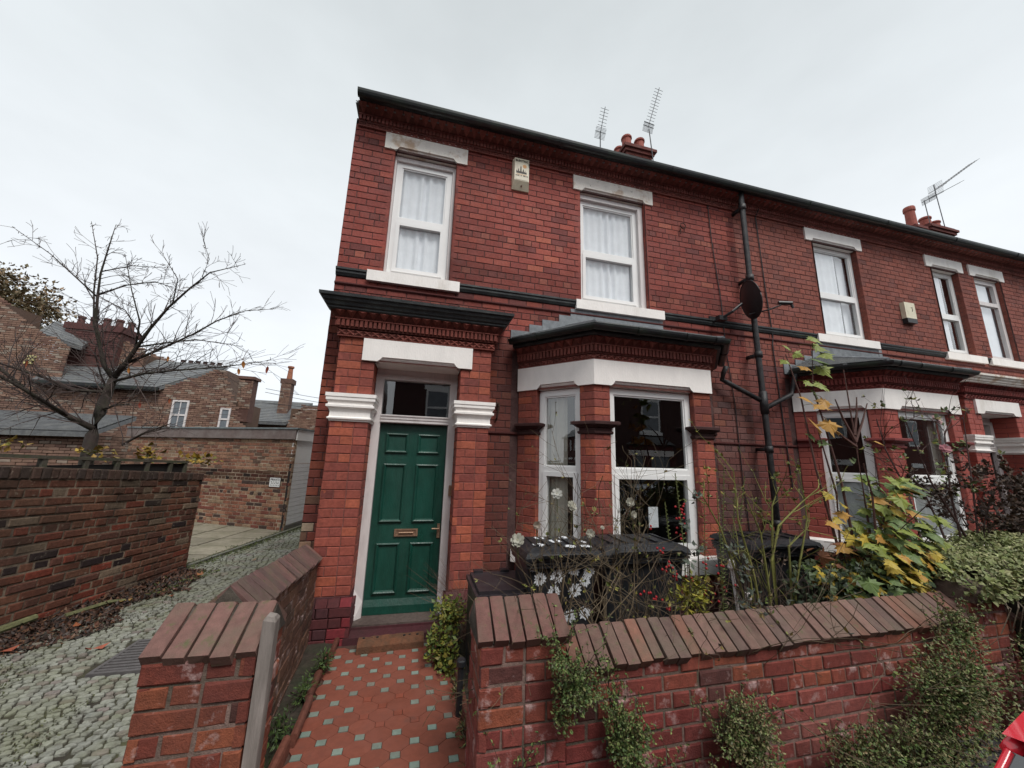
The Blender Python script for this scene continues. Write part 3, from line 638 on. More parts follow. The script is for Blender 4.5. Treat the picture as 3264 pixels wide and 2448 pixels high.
    mb.build('bay_gutter', M_gutter, h, label='black half round gutter round the bay')
    mb = MB((1, 1, 1)); ro = offset_rings(BAY); E4 = [(x+nx*.19, y+ny*.19, 3.205) for x, y, nx, ny in ro]; A_, B_ = (2.95, -.0, 3.50), (4.5, -.0, 3.50)
    def facet(p0, p1, q1, q0, n=9):
        for k in range(n):
            t0, t1 = k/n, min(1, (k+1.2)/n); L_ = lambda a, b, t, dz: (lerp(a[0], b[0], t), lerp(a[1], b[1], t), lerp(a[2], b[2], t)+dz)
            mb.add([L_(p0, q0, t0, .016), L_(p1, q1, t0, .016), L_(p1, q1, t1, .002), L_(p0, q0, t1, .002), L_(p0, q0, t0, .002), L_(p1, q1, t0, .002)], [(0, 1, 2, 3), (4, 5, 1, 0)], scl(W1, R.uniform(.85, 1.12)))
    facet(E4[0], E4[1], A_, A_); facet(E4[1], E4[2], B_, A_); facet(E4[2], E4[3], B_, B_)
    mb.add(E4+[A_, B_], [(0, 1, 2, 3)], W1)
    br_ = mb.build('bay_roof', M_slate, h)
    mb = MB((1, 1, 1)); mb.tube([E4[1], A_], .028, 8); mb.tube([E4[2], B_], .028, 8)
    for (x0, x1, z0, z1) in ((2.17, 2.44, 3.2, 3.36), (2.42, 2.62, 3.25, 3.465), (2.60, 2.86, 3.3, 3.555), (2.84, 3.03, 3.4, 3.655), (3.01, 3.09, 3.4, 3.765), (3.08, 4.47, 3.45, 3.768), (4.46, 4.62, 3.3, 3.60), (4.60, 4.80, 3.25, 3.50), (4.78, 5.0, 3.2, 3.41), (4.98, 5.25, 3.15, 3.32)):
        mb.box(x0, x1, -.012-R.uniform(0, .006), .0, z0, z1, scl(W1, R.uniform(.85, 1.15)))
    mb.build('flashing', M_lead, br_)
    # door and frame
    D0 = psh
    mb = MB()
    mb.box(ol+.002, .667+D0, .03, .13, -.03, 2.64); mb.box(1.438+D0, orr-.002, .03, .13, -.03, 2.64)
    mb.box(.667+D0, 1.438+D0, .031, .13, 2.587, 2.64); mb.box(.667+D0, 1.438+D0, .022, .13, 2.078, 2.168)
    mb.box(.667+D0, 1.438+D0, .012, .03, 2.12, 2.135); mb.box(.667+D0, 1.438+D0, .008, .03, 2.155, 2.17); mb.box(.667+D0, 1.438+D0, .014, .03, 2.085, 2.10)
    mb.box(ol+.002, orr-.002, .05, .13, 2.64, 2.712)
    if near:
        for x0, x1, s_ in ((ol+.002, .667, -1), (1.438, orr-.002, 1)):
            mb.add([(ol if s_ < 0 else orr, -.05, -.03), (x1 if s_ < 0 else x0, .03, -.03), (x1 if s_ < 0 else x0, .03, .2), (ol if s_ < 0 else orr, .03, .32)], [(0, 1, 2, 3)])
    df = mb.build('door_frame', M_timberW, h)
    g = MB(); g.quad((.667+D0, .09, 2.168), (1.438+D0, .09, 2.168), (1.438+D0, .09, 2.587), (.667+D0, .09, 2.587)); g.build('fanlight_pane', M_glass, df)
    if not near:
        mb = MB((.05, .02, .02)); mb.box(.667+D0, 1.438+D0, .08, .12, .02, 2.078); mb.build('door', M_terra, h, label='dark red front door'); return
    mb = MB(); mb.box(.669, 1.436, .10, .14, .025, 2.074)
    mb.add([(.672, .10, .19), (1.433, .10, .19), (1.433, .075, .125), (.672, .075, .125), (.672, .07, .05), (1.433, .07, .05), (.672, .1, .05), (1.433, .1, .05)], [(0, 3, 2, 1), (3, 4, 5, 2), (4, 6, 7, 5), (0, 6, 4, 3), (1, 2, 5, 7)])
    dr = mb.build('door', M_door, h, label='green six panelled front door')
    def panel(x0, x1, z0, z1, raised=False):
        p = MB(); P_ = [(0, .0), (.0, .018), (.012, .024), (.022, .018), (.034, .002)]
        # bolection moulding round a sunk field
        ringz = []
        for (ins, d_) in P_: ringz.append([(x0+ins, .099-d_, z0+ins), (x1-ins, .099-d_, z0+ins), (x1-ins, .099-d_, z1-ins), (x0+ins, .099-d_, z1-ins)])
        vs = sum(ringz, []); fs = []
        for i in range(len(P_)-1):
            for k in range(4): fs.append((i*4+k, i*4+(k+1) % 4, (i+1)*4+(k+1) % 4, (i+1)*4+k))
        p.add(vs, fs); i0 = .034
        p.quad((x0+i0, .0985, z0+i0), (x1-i0, .0985, z0+i0), (x1-i0, .0985, z1-i0), (x0+i0, .0985, z1-i0))
        p.build('panel', M_door, dr)
    for x0, x1 in ((.745, .995), (1.105, 1.360)):
        panel(x0, x1, 1.738, 1.962); panel(x0, x1, .975, 1.615); panel(x0, x1, .243, .758)
    mb = MB(); x0, x1, z0, z1 = .925, 1.18, .825, .903
    for q in ((x0, x1, z0, z0+.016), (x0, x1, z1-.016, z1), (x0, x0+.022, z0+.016, z1-.016), (x1-.022, x1, z0+.016, z1-.016)): mb.box(q[0], q[1], .082, .10, q[2], q[3])
    mb.box(x0+.022, x1-.022, .09, .10, z0+.016, z1-.016); mb.tube([(x0+.05, .078, .864), (x1-.05, .078, .864)], .009, 8); mb.build('letterbox', M_brass, dr)
    mb = MB(); mb.box(1.393, 1.425, .088, .10, .80, .955); mb.tube([(1.41, .09, .905), (1.41, .05, .905), (1.33, .05, .907)], .009, 8); mb.build('handle', M_brass, dr)
    mb = MB(); mb.box(1.388, 1.418, .094, .10, .55, .57)
    mb = MB(); mb.box(1.49, 1.53, .0, .035, 1.27, 1.385); mb.build('bell_push', M_brass, df)
    mb = MB((.22, .17, .15)); mb.add([(.58, -.12, -.05), (1.52, -.12, -.05), (1.52, -.12, .035), (.58, -.12, .035), (.58, .12, .05), (1.52, .12, .05), (.58, .12, -.05), (1.52, .12, -.05)], [(0, 1, 2, 3), (3, 2, 5, 4), (0, 3, 4, 6), (1, 7, 5, 2)]); mb.build('threshold', M_terra, h)
    mb = MB((.15, .045, .055)); mb.box(.56, 1.54, -.31, -.12, -.06, .0); mb.box(.58, 1.52, -.135, -.121, -.02, .02); mb.build('step', M_terra, h)
def neighbours_extra(h): pass
# near house
TR[:] = [1, 0]
H1 = root('terraced_house', 'red brick end of terrace house with a green front door under a black porch cornice', 'house', (3, 0, 0), 'brick houses of the terrace')
house(H1, 'near', (0.0, 5.95), 0, 0, 300)
H2 = root('terraced_house.001', 'next door red brick house whose bay is painted red, between two others of the terrace', 'house', (8.9, 0, 0), 'brick houses of the terrace')
TR[:] = [-1, 11.9]; house(H2, 'painted', (0.0, 5.95), -.22, -.12, 300)
H3 = root('terraced_house.002', 'third brick house of the row, with a tall thin old window upstairs', 'house', (14.5, 0, 0), 'brick houses of the terrace')
H3['third'] = 1
TR[:] = [1, 11.57]; house(H3, 'painted', (.33, 5.95), .15, -.12, 150)
del H3['third']
TR[:] = [1, 0]
# rainwater pipes on the near house
mb = MB(); mb.tube([(5.955, -.225, 6.2), (5.955, -.2, 6.0), (5.945, -.2, 3.8), (5.957, -.2, 2.0), (5.96, -.2, .0)], .041, 12)
for z in (5.8, 4.55, 3.3, 1.9, .9): px_ = 5.955; mb.tube([(px_, -.2, z), (px_, -.2, z+.09)], .054, 12); mb.box(px_-.02, px_+.02, -.17, -.005, z+.02, z+.07)
mb.tube([(5.36, -.19, 3.12), (5.345, -.14, 3.02), (5.35, -.10, 2.93), (5.42, -.11, 2.90), (5.94, -.19, 2.64)], .034, 10)
mb.tube([(6.64, -.19, 3.12), (6.66, -.12, 2.95), (6.6, -.11, 2.80), (5.97, -.19, 2.53)], .034, 10); mb.tube([(5.957, -.2, 2.45), (5.957, -.2, 2.78)], .054, 12)
mb.build('downpipe', M_pipe, H1, smooth=True, label='black downpipe with two branches from the bay gutters')
mb = MB()
mb.tube([(5.46, -.012, 5.95), (5.47, -.015, 5.3), (5.55, -.015, 4.2), (5.56, -.015, 3.4), (5.63, -.015, 2.6), (5.64, -.015, 1.5), (5.68, -.015, .7)], .007, 5)
mb.tube([(6.42, -.10, 6.0), (6.43, -.015, 5.9), (6.46, -.015, 4.6), (6.50, -.015, 3.75), (6.47, -.015, 3.6), (6.50, -.015, 2.4), (6.53, -.015, 1.4)], .009, 5)
mb.build('cable', M_blackm, H1)
mb = MB((.12, .05, .04)); mb.tube([(2.03, -.005, 2.36), (2.03, -.07, 2.37), (2.035, -.08, 2.34), (2.02, -.05, 2.20), (2.01, -.01, 2.16)], .012, 6); mb.box(2.01, 2.05, -.02, -.004, 2.3, 2.39); mb.build('wall_hook', M_bark, H1)
mb = MB((.14, .06, .05)); mb.tube([(4.93+.05*math.cos(t/8*6.28), -.03, 5.42+.05*math.sin(t/8*6.28)) for t in range(9)], .008, 5); mb.tube([(4.90, -.01, 5.38), (4.88, -.03, 5.28)], .008, 5); mb.build('wall_ring', M_bark, H1)
# bay interiors of the near and second house
for hh, tr in ((H1, [1, 0]), (H2, [-1, 11.9])):
    TR[:] = tr
    Fc = Fr(BAY[0], (.663, -.772)); Ff = Fr(BAY[1], (1, 0)); Fd = Fr(BAY[2], (.663, .772))
    if hh is H1:
        curtain(hh, Fc, .32, .60, .7, 2.6, .16, M_curt, 4, .02); curtain(hh, Fd, .5, .8, .7, 2.6, .16, M_curt, 4, .02)
        mb = MB(); mb.box(3.68, 3.80, -.62, -.61, 1.0, 1.22); mb.build('notice_card', M_paintW, hh)
    else:
        curtain(hh, Ff, .1, 1.45, .7, 1.6, .13, M_netG, 9, .01); curtain(hh, Fc, .2, .9, .7, 1.6, .13, M_netG, 5, .01); curtain(hh, Fd, .2, .9, .7, 1.6, .13, M_netG, 5, .01)
        curtain(hh, Ff, .19, .32, .7, 2.6, .2, M_curt, 2, .02); curtain(hh, Ff, 1.1, 1.28, .7, 2.6, .2, M_curt, 2, .02)
TR[:] = [1, 0]
# chimneys as parts of the roofs
def chimney(h, x, y, z, w, d, hgt, pots, extra=()):
    mb = MB(); allb = []
    zz = z; faces = [Fr((x-w/2, y-d/2), (1, 0)), Fr((x-w/2, y+d/2), (0, -1)), Fr((x+w/2, y-d/2), (0, 1))]
    lens = (w, d, d)
    for f_, l_ in zip(faces, lens):
        allb += lay(f_, 0, l_, z, z+hgt, [], col=lambda c, hd, w_: pick([(3, (.30, .085, .065)), (1, (.2, .07, .06))]), course=.09, header=0, J=.012)
    mb.box(x-w/2+.012, x+w/2-.012, y-d/2+.012, y+d/2-.012, z-1.6, z+hgt); st = mb.build('chimney_stack', M_mortD, h)
    mb2 = MB()
    for b_ in allb: mb2.add(*b_[:2], tint=b_[2])
    for k, (o_, zz0) in enumerate(((.05, z+hgt), (.10, z+hgt+.09), (.03, z+hgt+.18))): mb2.box(x-w/2-o_, x+w/2+o_, y-d/2-o_, y+d/2+o_, zz0, zz0+.082, scl((.27, .075, .06), R.uniform(.8, 1.1)))
    o = mb2.build('brickwork', M_brick, st); o['kind'] = 'stuff'
    top = z+hgt+.26
    for (px_, py_, r, hh_) in pots:
        m2 = MB(); m2.lathe((x+px_, y+py_, top), [(r*1.05, 0), (r, .05), (r*.92, hh_*.75), (r*1.12, hh_*.8), (r*1.12, hh_*.92), (r, hh_), (r*.8, hh_), (r*.75, hh_*.7)], 14); m2.build('chimney_pot', M_clay, st, smooth=False)
    return top
chimney(H1, 6.33, 3.35, 9.3, .78, .70, .62, [(-.28, -.2, .13, .34), (.12, -.2, .13, .34), (-.28, .2, .13, .34), (.12, .2, .13, .34)])
chimney(H2, 18.25, 3.35, 9.3, 1.2, .70, .55, [(-.35, -.15, .15, .38), (.10, -.15, .15, .3), (.4, .2, .14, .3)])
chimney(H2, 16.75, 3.0, 9.0, .3, .3, .5, [(0, 0, .14, .75)])
# ------------------------------------------------------------------ fixtures on the houses
def text(s, size, m, parent, loc, rot, name='lettering', ext=.0006, align='CENTER', spacing=1.0):
    cu = bpy.data.curves.new(name, 'FONT'); cu.body = s; cu.size = size; cu.extrude = ext; cu.offset = size*.022; cu.align_x = align; cu.space_character = spacing
    ob = bpy.data.objects.new(name, cu); col.objects.link(ob); cu.resolution_u = 2
    dg = bpy.context.evaluated_depsgraph_get(); me = bpy.data.meshes.new_from_object(ob.evaluated_get(dg)); bpy.data.objects.remove(ob)
    me.name = name; me.materials.clear(); me.materials.append(m)
    o = bpy.data.objects.new(name, me); col.objects.link(o); o.parent = parent; o.location = Vector(loc)-OFF[parent.name]; o.rotation_euler = rot; OFF[o.name] = Vector(loc); return o
HP = math.pi/2
# alarm boxes
A = root('alarm_box', 'cream alarm box printed with a city skyline, between the two upstairs windows', 'alarm box', (2.24, -.03, 5.68), 'alarm boxes on the terrace')
mb = MB(); x0, x1, z0, z1 = 2.115, 2.365, 5.47, 5.92
mb.add([(x0, 0, z0-.02), (x1, 0, z0-.02), (x1, 0, z1+.01), (x0, 0, z1+.01), (x0+.02, -.085, z0+.09), (x1-.02, -.085, z0+.09), (x1-.02, -.085, z1), (x0+.02, -.085, z1-.0), (x0, -.02, z0-.02), (x1, -.02, z0-.02), (x1, -.02, z1+.01), (x0, -.02, z1+.01)],
       [(0, 3, 2, 1), (4, 5, 6, 7), (8, 9, 5, 4), (9, 10, 6, 5), (10, 11, 7, 6), (11, 8, 4, 7), (0, 1, 9, 8), (1, 2, 10, 9), (2, 3, 11, 10), (3, 0, 8, 11)])
mb.build('casing', M_cream, A)
mb = MB(); yy = -.0865
sk = [(.03, .02), (.03, .055), (.04, .075), (.045, .05), (.055, .05), (.058, .085), (.068, .1), (.072, .055), (.088, .055), (.09, .12), (.098, .15), (.106, .12), (.108, .055), (.125, .055), (.127, .09), (.14, .095), (.145, .055), (.155, .05), (.16, .09), (.166, .05), (.175, .045), (.178, .065), (.184, .04), (.185, .02)]
mb.add([(x0+.012+a, yy, 5.655+z) for a, z in sk], [tuple(range(len(sk)))]); mb.add([(x0+.04, yy, 5.665), (x0+.04, yy, 5.665), (x0+.2, yy, 5.665)], []) ; mb.build('skyline_print', M_ink, A)
mb = MB(); mb.add([(x0+.165+.03*math.cos(t/12*6.28), yy+.0004, 5.80+.03*math.sin(t/12*6.28)) for t in range(12)], [tuple(range(12))]); mb.box(x0+.05, x0+.2, yy, yy+.001, 5.655, 5.662); mb.build('sun_print', M_orange, A)
mb = MB((.8, .8, .8)); mb.box(x0+.035, x1-.035, yy-.002, yy+.002, 5.57, 5.625); mb.build('lens', M_cream, A)
text('ELECTRIC', .044, M_ink, A, (2.24, yy-.001, 5.865), (HP, 0, 0)); text('CITY', .03, M_ink, A, (2.335, yy-.001, 5.83), (HP, HP, 0))
mb = MB(); xx = x0+.035
for k in range(15):
    w_ = R.uniform(.006, .011)
    if k not in (5, 8): mb.box(xx, xx+w_, yy-.001, yy, 5.632, 5.632+R.uniform(.012, .018))
    xx += .0122
mb.build('small_print', M_ink, A)
mb = MB((.3, .1, .08)); mb.tube([(2.245, -.045, 5.49), (2.245, -.06, 5.505)], .01, 8); mb.build('tamper_screw', M_terra, A)
A = root('alarm_box', 'pale cream alarm box with a dark base on the upper wall of the second house', 'alarm box', (9.73, -.03, 4.55), 'alarm boxes on the terrace')
mb = MB(); mb.box(9.60, 9.87, -.07, 0, 4.45, 4.76); mb.build('casing', M_cream, A)
mb = MB(); mb.box(9.61, 9.86, -.075, 0, 4.36, 4.448); mb.build('strobe_base', M_blackm, A)
mb = MB(); mb.tube([(9.76, -.0715, 4.66), (9.79, -.0715, 4.67), (9.79, -.0715, 4.62), (9.775, -.0715, 4.59)], .006, 5); mb.build('emblem', M_ink, A)
# satellite dish
D = root('satellite_dish', 'black mesh satellite dish on an arm in front of the tall black downpipe', 'satellite dish', (5.55, 0, 3.9))
mb = MB(); C0 = Vector((5.74, -.36, 4.13)); ax = Vector((.93, -.32, .2)).normalized(); e1 = ax.cross(Vector((0, 0, 1))).normalized(); e2 = e1.cross(ax)
vs = [tuple(C0-ax*.05)]; fs = []; rings = 5; n = 24
for r_ in range(1, rings+1):
    for k in range(n):
        t = k/n*6.283; q = r_/rings; p = C0+e1*math.cos(t)*.25*q+e2*math.sin(t)*.29*q+ax*(.05*q*q-.05); vs.append(tuple(p))
for k in range(n): fs.append((0, 1+k, 1+(k+1) % n))
for r_ in range(rings-1):
    for k in range(n): a = 1+r_*n; fs.append((a+k, a+n+k, a+n+(k+1) % n, a+(k+1) % n))
mb.add(vs, fs); mb.tube([tuple(C0+e1*math.cos(k/n*6.283)*.25+e2*math.sin(k/n*6.283)*.29) for k in range(n+1)], .008, 6); mb.build('reflector', M_blackm, D, smooth=True)
mb = MB(); mb.box(5.30, 5.42, -.02, 0, 3.80, 3.95); mb.tube([(5.36, -.02, 3.86), (5.37, -.16, 3.86), (5.45, -.30, 3.93), (5.60, -.33, 4.06)], .02, 8); mb.box(5.31, 5.45, -.2, -.12, 3.83, 3.9); mb.build('bracket', M_blackm, D)
mb = MB(); mb.tube([(5.70, -.34, 3.90), (5.86, -.52, 3.92), (6.0, -.60, 3.98)], .011, 6); mb.tube([(5.98, -.58, 4.02), (6.13, -.66, 4.0)], .028, 10); mb.tube([(6.12, -.65, 4.0), (6.14, -.66, 3.93)], .018, 8); mb.build('feed_arm', M_blackm, D)
# aerials
def aerial(label, base, top, ax, n, boom, el, refl, rad=.010, tilt=0):
    A = root('tv_aerial', label, 'tv aerial', base, 'tv aerials above the roof')
    mb = MB(); mb.tube([base, top], .014, 6); mb.build('mast', M_metal, A)
    mb = MB(); b0, b1 = Vector(boom[0]), Vector(boom[1]); mb.tube([tuple(b0), tuple(b1)], .009, 5)
    e = Vector(el)
    for k in range(n):
        p = b0.lerp(b1, (k+.3)/n); q = e*(.16+.05*(k < 2)); mb.tube([tuple(p-q), tuple(p+q)], rad*.6, 4)
    mb.build('director_rods', M_metal, A)
    mb = MB(); 
    for s_ in (-1, 1):
        for k in range(5): p = b0+Vector(refl)*(.03+.07*k)*s_; mb.tube([tuple(p-e*.2), tuple(p+e*.2)], rad*.6, 4)
    mb.tube([tuple(b0-Vector(refl)*.32), tuple(b0+Vector(refl)*.32)], rad*.6, 4); mb.build('reflector', M_metal, A)
aerial('short tv aerial pointing up, left of the red chimney pots', (5.10, 2.9, 9.3), (5.12, 2.9, 10.2), 0, 8, ((5.12, 2.9, 10.15), (5.2, 2.75, 10.85)), (.75, .05, .02), (.05, -.12, .45))
aerial('tall tv aerial beside the chimney at the first party wall', (6.70, 2.9, 9.4), (6.60, 2.9, 10.7), 0, 13, ((6.58, 2.9, 10.75), (6.86, 2.7, 11.95)), (.8, .05, -.02), (.05, -.1, .4))
aerial('large tv aerial slanting up above the farther chimney', (18.45, 3, 9.9), (18.35, 3, 11.8), 0, 16, ((18.4, 3.0, 11.6), (20.1, 2.6, 12.9)), (.25, -.9, .2), (.3, .1, .9))
aerial('low dark tv aerial slanting beneath the largest one', (17.7, 3, 9.9), (17.65, 3, 11.0), 0, 10, ((17.7, 2.9, 11.0), (18.9, 2.6, 11.7)), (.25, -.9, .2), (.2, .1, .5))
# ------------------------------------------------------------------ ground
def sheet(name, x0, x1, y0, y1, z, m, kind='structure', nx=1, ny=1, zf=None):
    mb = MB(); 
    for i in range(nx+1):
        pass
    vs = [(lerp(x0, x1, i/nx), lerp(y0, y1, j/ny), 0) for j in range(ny+1) for i in range(nx+1)]
    vs = [(x, y, (zf(x, y) if zf else z)) for x, y, _ in vs]
    mb.add(vs, [(j*(nx+1)+i, j*(nx+1)+i+1, (j+1)*(nx+1)+i+1, (j+1)*(nx+1)+i) for j in range(ny) for i in range(nx)])
    return mb.build(name, m, kind=kind)
sheet('ground', -300, 300, -300, 300, -.46, M_soil)
sheet('road', -120, 120, -11.9, -3.8, -.26, M_asph, nx=4)
mb = MB()
for x0_, x1_ in ((.12, 60), (-60, -3.2)): mb.add([(x0_, -3.82, -.13), (x1_, -3.82, -.13), (x1_, -2.44, -.002), (x0_, -2.44, -.002), (x0_, -3.82, -.4), (x1_, -3.82, -.4)], [(0, 1, 2, 3), (4, 5, 1, 0)])
mb.box(-60, 60, -13.4, -11.95, -.45, -.30); mb.build('pavement', M_asph, kind='structure')
mb = MB((.3, .29, .28))
for k in range(60): mb.box(.12+k*.915, .12+k*.915+.905, -3.94, -3.82, -.4, -.125)
mb.build('kerb', M_flag, kind='structure')
def gz(x, y): return -.03*(y+2) if y > -2 else 0
sheet('garden_bed', 1.56, 30, -2.35, 0, 0, M_soil, nx=40, ny=8, zf=lambda x, y: .03+.04*nz3((x, y, 0), 2.3))
sheet('garden_strip', .2, .5, -2.4, -.2, 0, M_soil, nx=4, ny=12, zf=lambda x, y: -.03+.03*nz3((x, y, 3), 4))
# alley of stone setts
al = sheet('alley_paving', -3.2, .12, -4.0, 14, 0, M_moss, nx=20, ny=90, zf=lambda x, y: -.015+.008*nz3((x, y, 0), 1.5))
def slab_edge(y): return -2.1+(y-2.45)*.2037
setts = []
yrow = -3.6; k = 0
while yrow < 11:
    dy = (.047 if yrow < 1.5 else .062)+.005*math.sin(k*1.7); k += 1
    x = -2.5+R.uniform(0, .08)
    while x < .1:
        wx = R.uniform(.055, .095)*(1 if yrow < 1.5 else 1.15)
        ok = (x+wx < (.11 if yrow < 0 else -.02)) and (yrow < 2.3 or x > slab_edge(yrow)+.03) and not (-1.24 < x+wx/2 < -.70 and -.62 < yrow < .02)
        if yrow < 2.3 and x < -2.43+.235*(yrow-.3): ok = False
        if ok and R.random() > .035:
            z = R.uniform(-.002, .004)+.008*nz3((x, yrow, 0), 1.5)-.004; g = .0085; a, b = x+g/2, x+wx-g/2; c, d_ = yrow+g/2, yrow+dy-g/2
            j = lambda: R.uniform(-.005, .005); cc, cdd = (a+b)/2, (c+d_)/2
            rim = [(a+.012+j(), c+j(), z), (b-.012+j(), c+j(), z), (b+j(), cdd+j(), z), (b-.012+j(), d_+j(), z), (a+.012+j(), d_+j(), z), (a+j(), cdd+j(), z)]
            top = [(lerp(p[0], cc, .10), lerp(p[1], cdd, .14), z+.0045) for p in rim]; bot = [(p[0], p[1], z-.03) for p in rim]
            fs = [tuple(range(6))]+[(i, 6+i, 6+(i+1) % 6, (i+1) % 6) for i in range(6)]+[(6+i, 12+i, 12+(i+1) % 6, 6+(i+1) % 6) for i in range(6)]
            n_ = nz3((x, yrow, 5), .9); tnt = mixc((.55, .56, .49), (.35, .35, .29), .5+n_*1.3)
            if R.random() < .1: tnt = (.42, .36, .33)
            setts.append((top+rim+bot, fs, scl(tnt, R.uniform(.8, 1.15))))
        x += wx
    yrow += dy
cen = [(proj(s[0][0]), i) for i, s in enumerate(setts)]
ranked = sorted([(p[2], i) for p, i in cen if p and 0 < p[0] < .24 and 0 < p[1] < .75])
near_ = {i for _, i in ranked[:300]}
for i in near_:
    b_ = setts[i]; mb = MB(b_[2]); mb.add(b_[0], b_[1]); mb.build('paving_stone', M_sett, al, origin=b_[0][0])
mb = MB()
for i, b_ in enumerate(setts):
    if i not in near_: mb.add(b_[0], b_[1], b_[2])
mb.build('paving_stones', M_sett, al, kind='stuff')
# stone flags of the yard
fl = sheet('yard_paving', -9, 0, 2.45, 12, 0, M_moss, zf=lambda x, y: -.004)
fl.data.vertices[1].co.x = -1.9; fl.data.vertices[1].co.y = 2.45; fl.data.vertices[3].co.x = -.4; fl.data.vertices[3].co.y = 12
fx = Fr((-2.1, 2.45), (.2037, 1)); 
for i in range(9):
    for j in range(5):
        a0, a1 = i*.62+.018, (i+1)*.62-.018; d0, d1 = -(j*.72+.09), -((j+1)*.72+.055)
        mb = MB(scl((.56, .50, .38), R.uniform(.8, 1.1))); q = R.uniform(-.003, .003)
        mb.obox(fx, a0, a1, d1, d0, -.03, .012+q)
        c = fx.p((a0+a1)/2, (d0+d1)/2, 0)
        if c[1] < 2.3: continue
        mb.build('flagstone', M_flag, fl, origin=c)
mb = MB((.3, .3, .26)); 
for i in range(5): mb.obox(fx, i*.9+.01, (i+1)*.9-.01, -.0, .06, -.03, .03)
mb.build('edging', M_flag, fl)
# drain grating
G = root('drain_grating', 'grey iron gully grating set in the alley stones near the pier', 'drain', (-.95, -.3, 0))
mb = MB((1, 1, 1)); gx0, gx1, gy0, gy1 = -1.20, -.74, -.58, -.02
for q in ((gx0, gx0+.03, gy0, gy1), (gx1-.03, gx1, gy0, gy1), (gx0+.03, gx1-.03, gy0, gy0+.03), (gx0+.03, gx1-.03, gy1-.03, gy1)): mb.box(q[0], q[1], q[2], q[3], -.03, .014)
mb.build('frame', M_grate, G)
for k in range(10): mb = MB(); y_ = gy0+.045+k*.049; mb.box(gx0+.03, gx1-.03, y_, y_+.026, -.02, .012); mb.build('bar', M_grate, G)
mb = MB(); mb.box(gx0+.03, gx1-.03, gy0+.03, gy1-.03, -.03, -.022); mb.build('sump', M_dark, G)
# tiled garden path
pz = lambda x, y: -.03*(y+2)*1.0 if y > -2 else -.0
PX = .11; PY = .0985
pa = sheet('garden_path', .50, 1.56, -2.9, -.3, 0, M_joint, nx=8, ny=26, zf=lambda x, y: -.03*(y+2)-.009)
x_ref, y_ref = 1.336, -1.43
def drop(x, y): return -.03*(y+2)
for i in range(-8, 3):
    for j in range(-16, 13):
        x, y = x_ref+i*PX, y_ref+j*PY
        if not (.50 < x < 1.56 and -2.75 < y < -.42): continue
        g = .0022
        if (i+j) % 2 == 0:      # small square inset
            s_ = .0295; red = (i, j) in ((-4, 2), (-4, 0), (-4, -2), (-3, 1), (-3, -1), (-2, 0), (-2, -2), (-3, -3), (-1, -1), (-1, 1), (0, 0)) and False
            # a patch near the middle where the green insets were replaced by red ones
            dxx, dyy = x-1.04, y+1.38
            red = (abs(dxx+.6*dyy*.0) < .19 and abs(dyy) < .23 and (dxx+dyy*.9) < .22 and (dxx+dyy*.9) > -.3)
            tnt = scl((.47, .13, .08), R.uniform(.9, 1.1)) if red else scl((.42, .56, .48), R.uniform(.8, 1.08))
            mb = MB(tnt); vs = []
            for zz in (.003, -.008):
                for sx, sy in ((-1, -1), (1, -1), (1, 1), (-1, 1)):
                    k_ = s_ if zz > 0 else s_; px, py = x+sx*(k_-g), y+sy*(k_*.9-g); vs.append((px, py, drop(px, py)+zz))
            mb.add(vs, [(0, 1, 2, 3), (0, 4, 5, 1), (1, 5, 6, 2), (2, 6, 7, 3), (3, 7, 4, 0)]); mb.build('inset_tile', M_tile, pa, origin=(x, y, 0))
        else:
            c = .0295
            oc = [(PX-c, 0-0), ]
            pts = [(-c, -PY+0.0), (c, -PY), (PX, -c*.9), (PX, c*.9), (c, PY), (-c, PY), (-PX, c*.9), (-PX, -c*.9)]
            # octagon whose diagonal neighbours are octagons and whose axis neighbours are insets
            pts = [(PX-c, -c*.9), (PX-c, c*.9), (c, PY-c*.9), (-c, PY-c*.9), (-(PX-c), c*.9), (-(PX-c), -c*.9), (-c, -(PY-c*.9)), (c, -(PY-c*.9))]
            mb = MB(scl((.45, .14, .09), R.uniform(.88, 1.1))); dz = R.uniform(-.0012, .0012)
            cl = []
            sh = .985
            for px, py in pts: cl.append((min(1.548, max(.508, x+px*sh)), y+py*sh))
            top = [(a, b, drop(a, b)+.001+dz) for a, b in cl]; bot = [(a, b, drop(a, b)-.012) for a, b in cl]
            mb.add(top+bot, [tuple(range(8))]+[(k, k+8, (k+1) % 8+8, (k+1) % 8) for k in range(8)]); mb.build('tile', M_tile, pa, origin=(x, y, 0))
for sx, nm in ((.50, 'l'), (1.55, 'r')):
    y = -2.7; 
    while y < -.45:
        l = R.uniform(.28, .42); lean = R.uniform(-.02, .03)
        mb = MB(scl((.30, .11, .075), R.uniform(.75, 1.15))); zt_ = drop(0, y)+R.uniform(.035, .06); dx_ = R.uniform(-.012, .012)
        mb.add([(sx-.02+dx_, y, -.05), (sx+.02+dx_, y, -.05), (sx+.02+dx_, y+l-.015, -.05), (sx-.02+dx_, y+l-.015, -.05), (sx-.02+dx_+lean, y, zt_), (sx+.02+dx_+lean, y, zt_), (sx+.02+dx_+lean*.6, y+l-.02, zt_-.01), (sx-.02+dx_+lean*.6, y+l-.02, zt_-.005)],
               [(0, 3, 2, 1), (4, 5, 6, 7), (0, 1, 5, 4), (1, 2, 6, 5), (2, 3, 7, 6), (3, 0, 4, 7)])
        mb.tube([(sx+dx_+lean, y, zt_), (sx+dx_+lean*.6, y+l-.02, zt_-.008)], .024, 8)
        mb.build('edging_tile', M_terra, pa, origin=(sx, y, 0)); y += l
B_ = root('doorstep_block', 'worn brown block with small holes lying against the front doorstep', 'step block', (1.0, -.45, -.05))
mb = MB((1, 1, 1)); nxs = 14
vs = []; fs = []
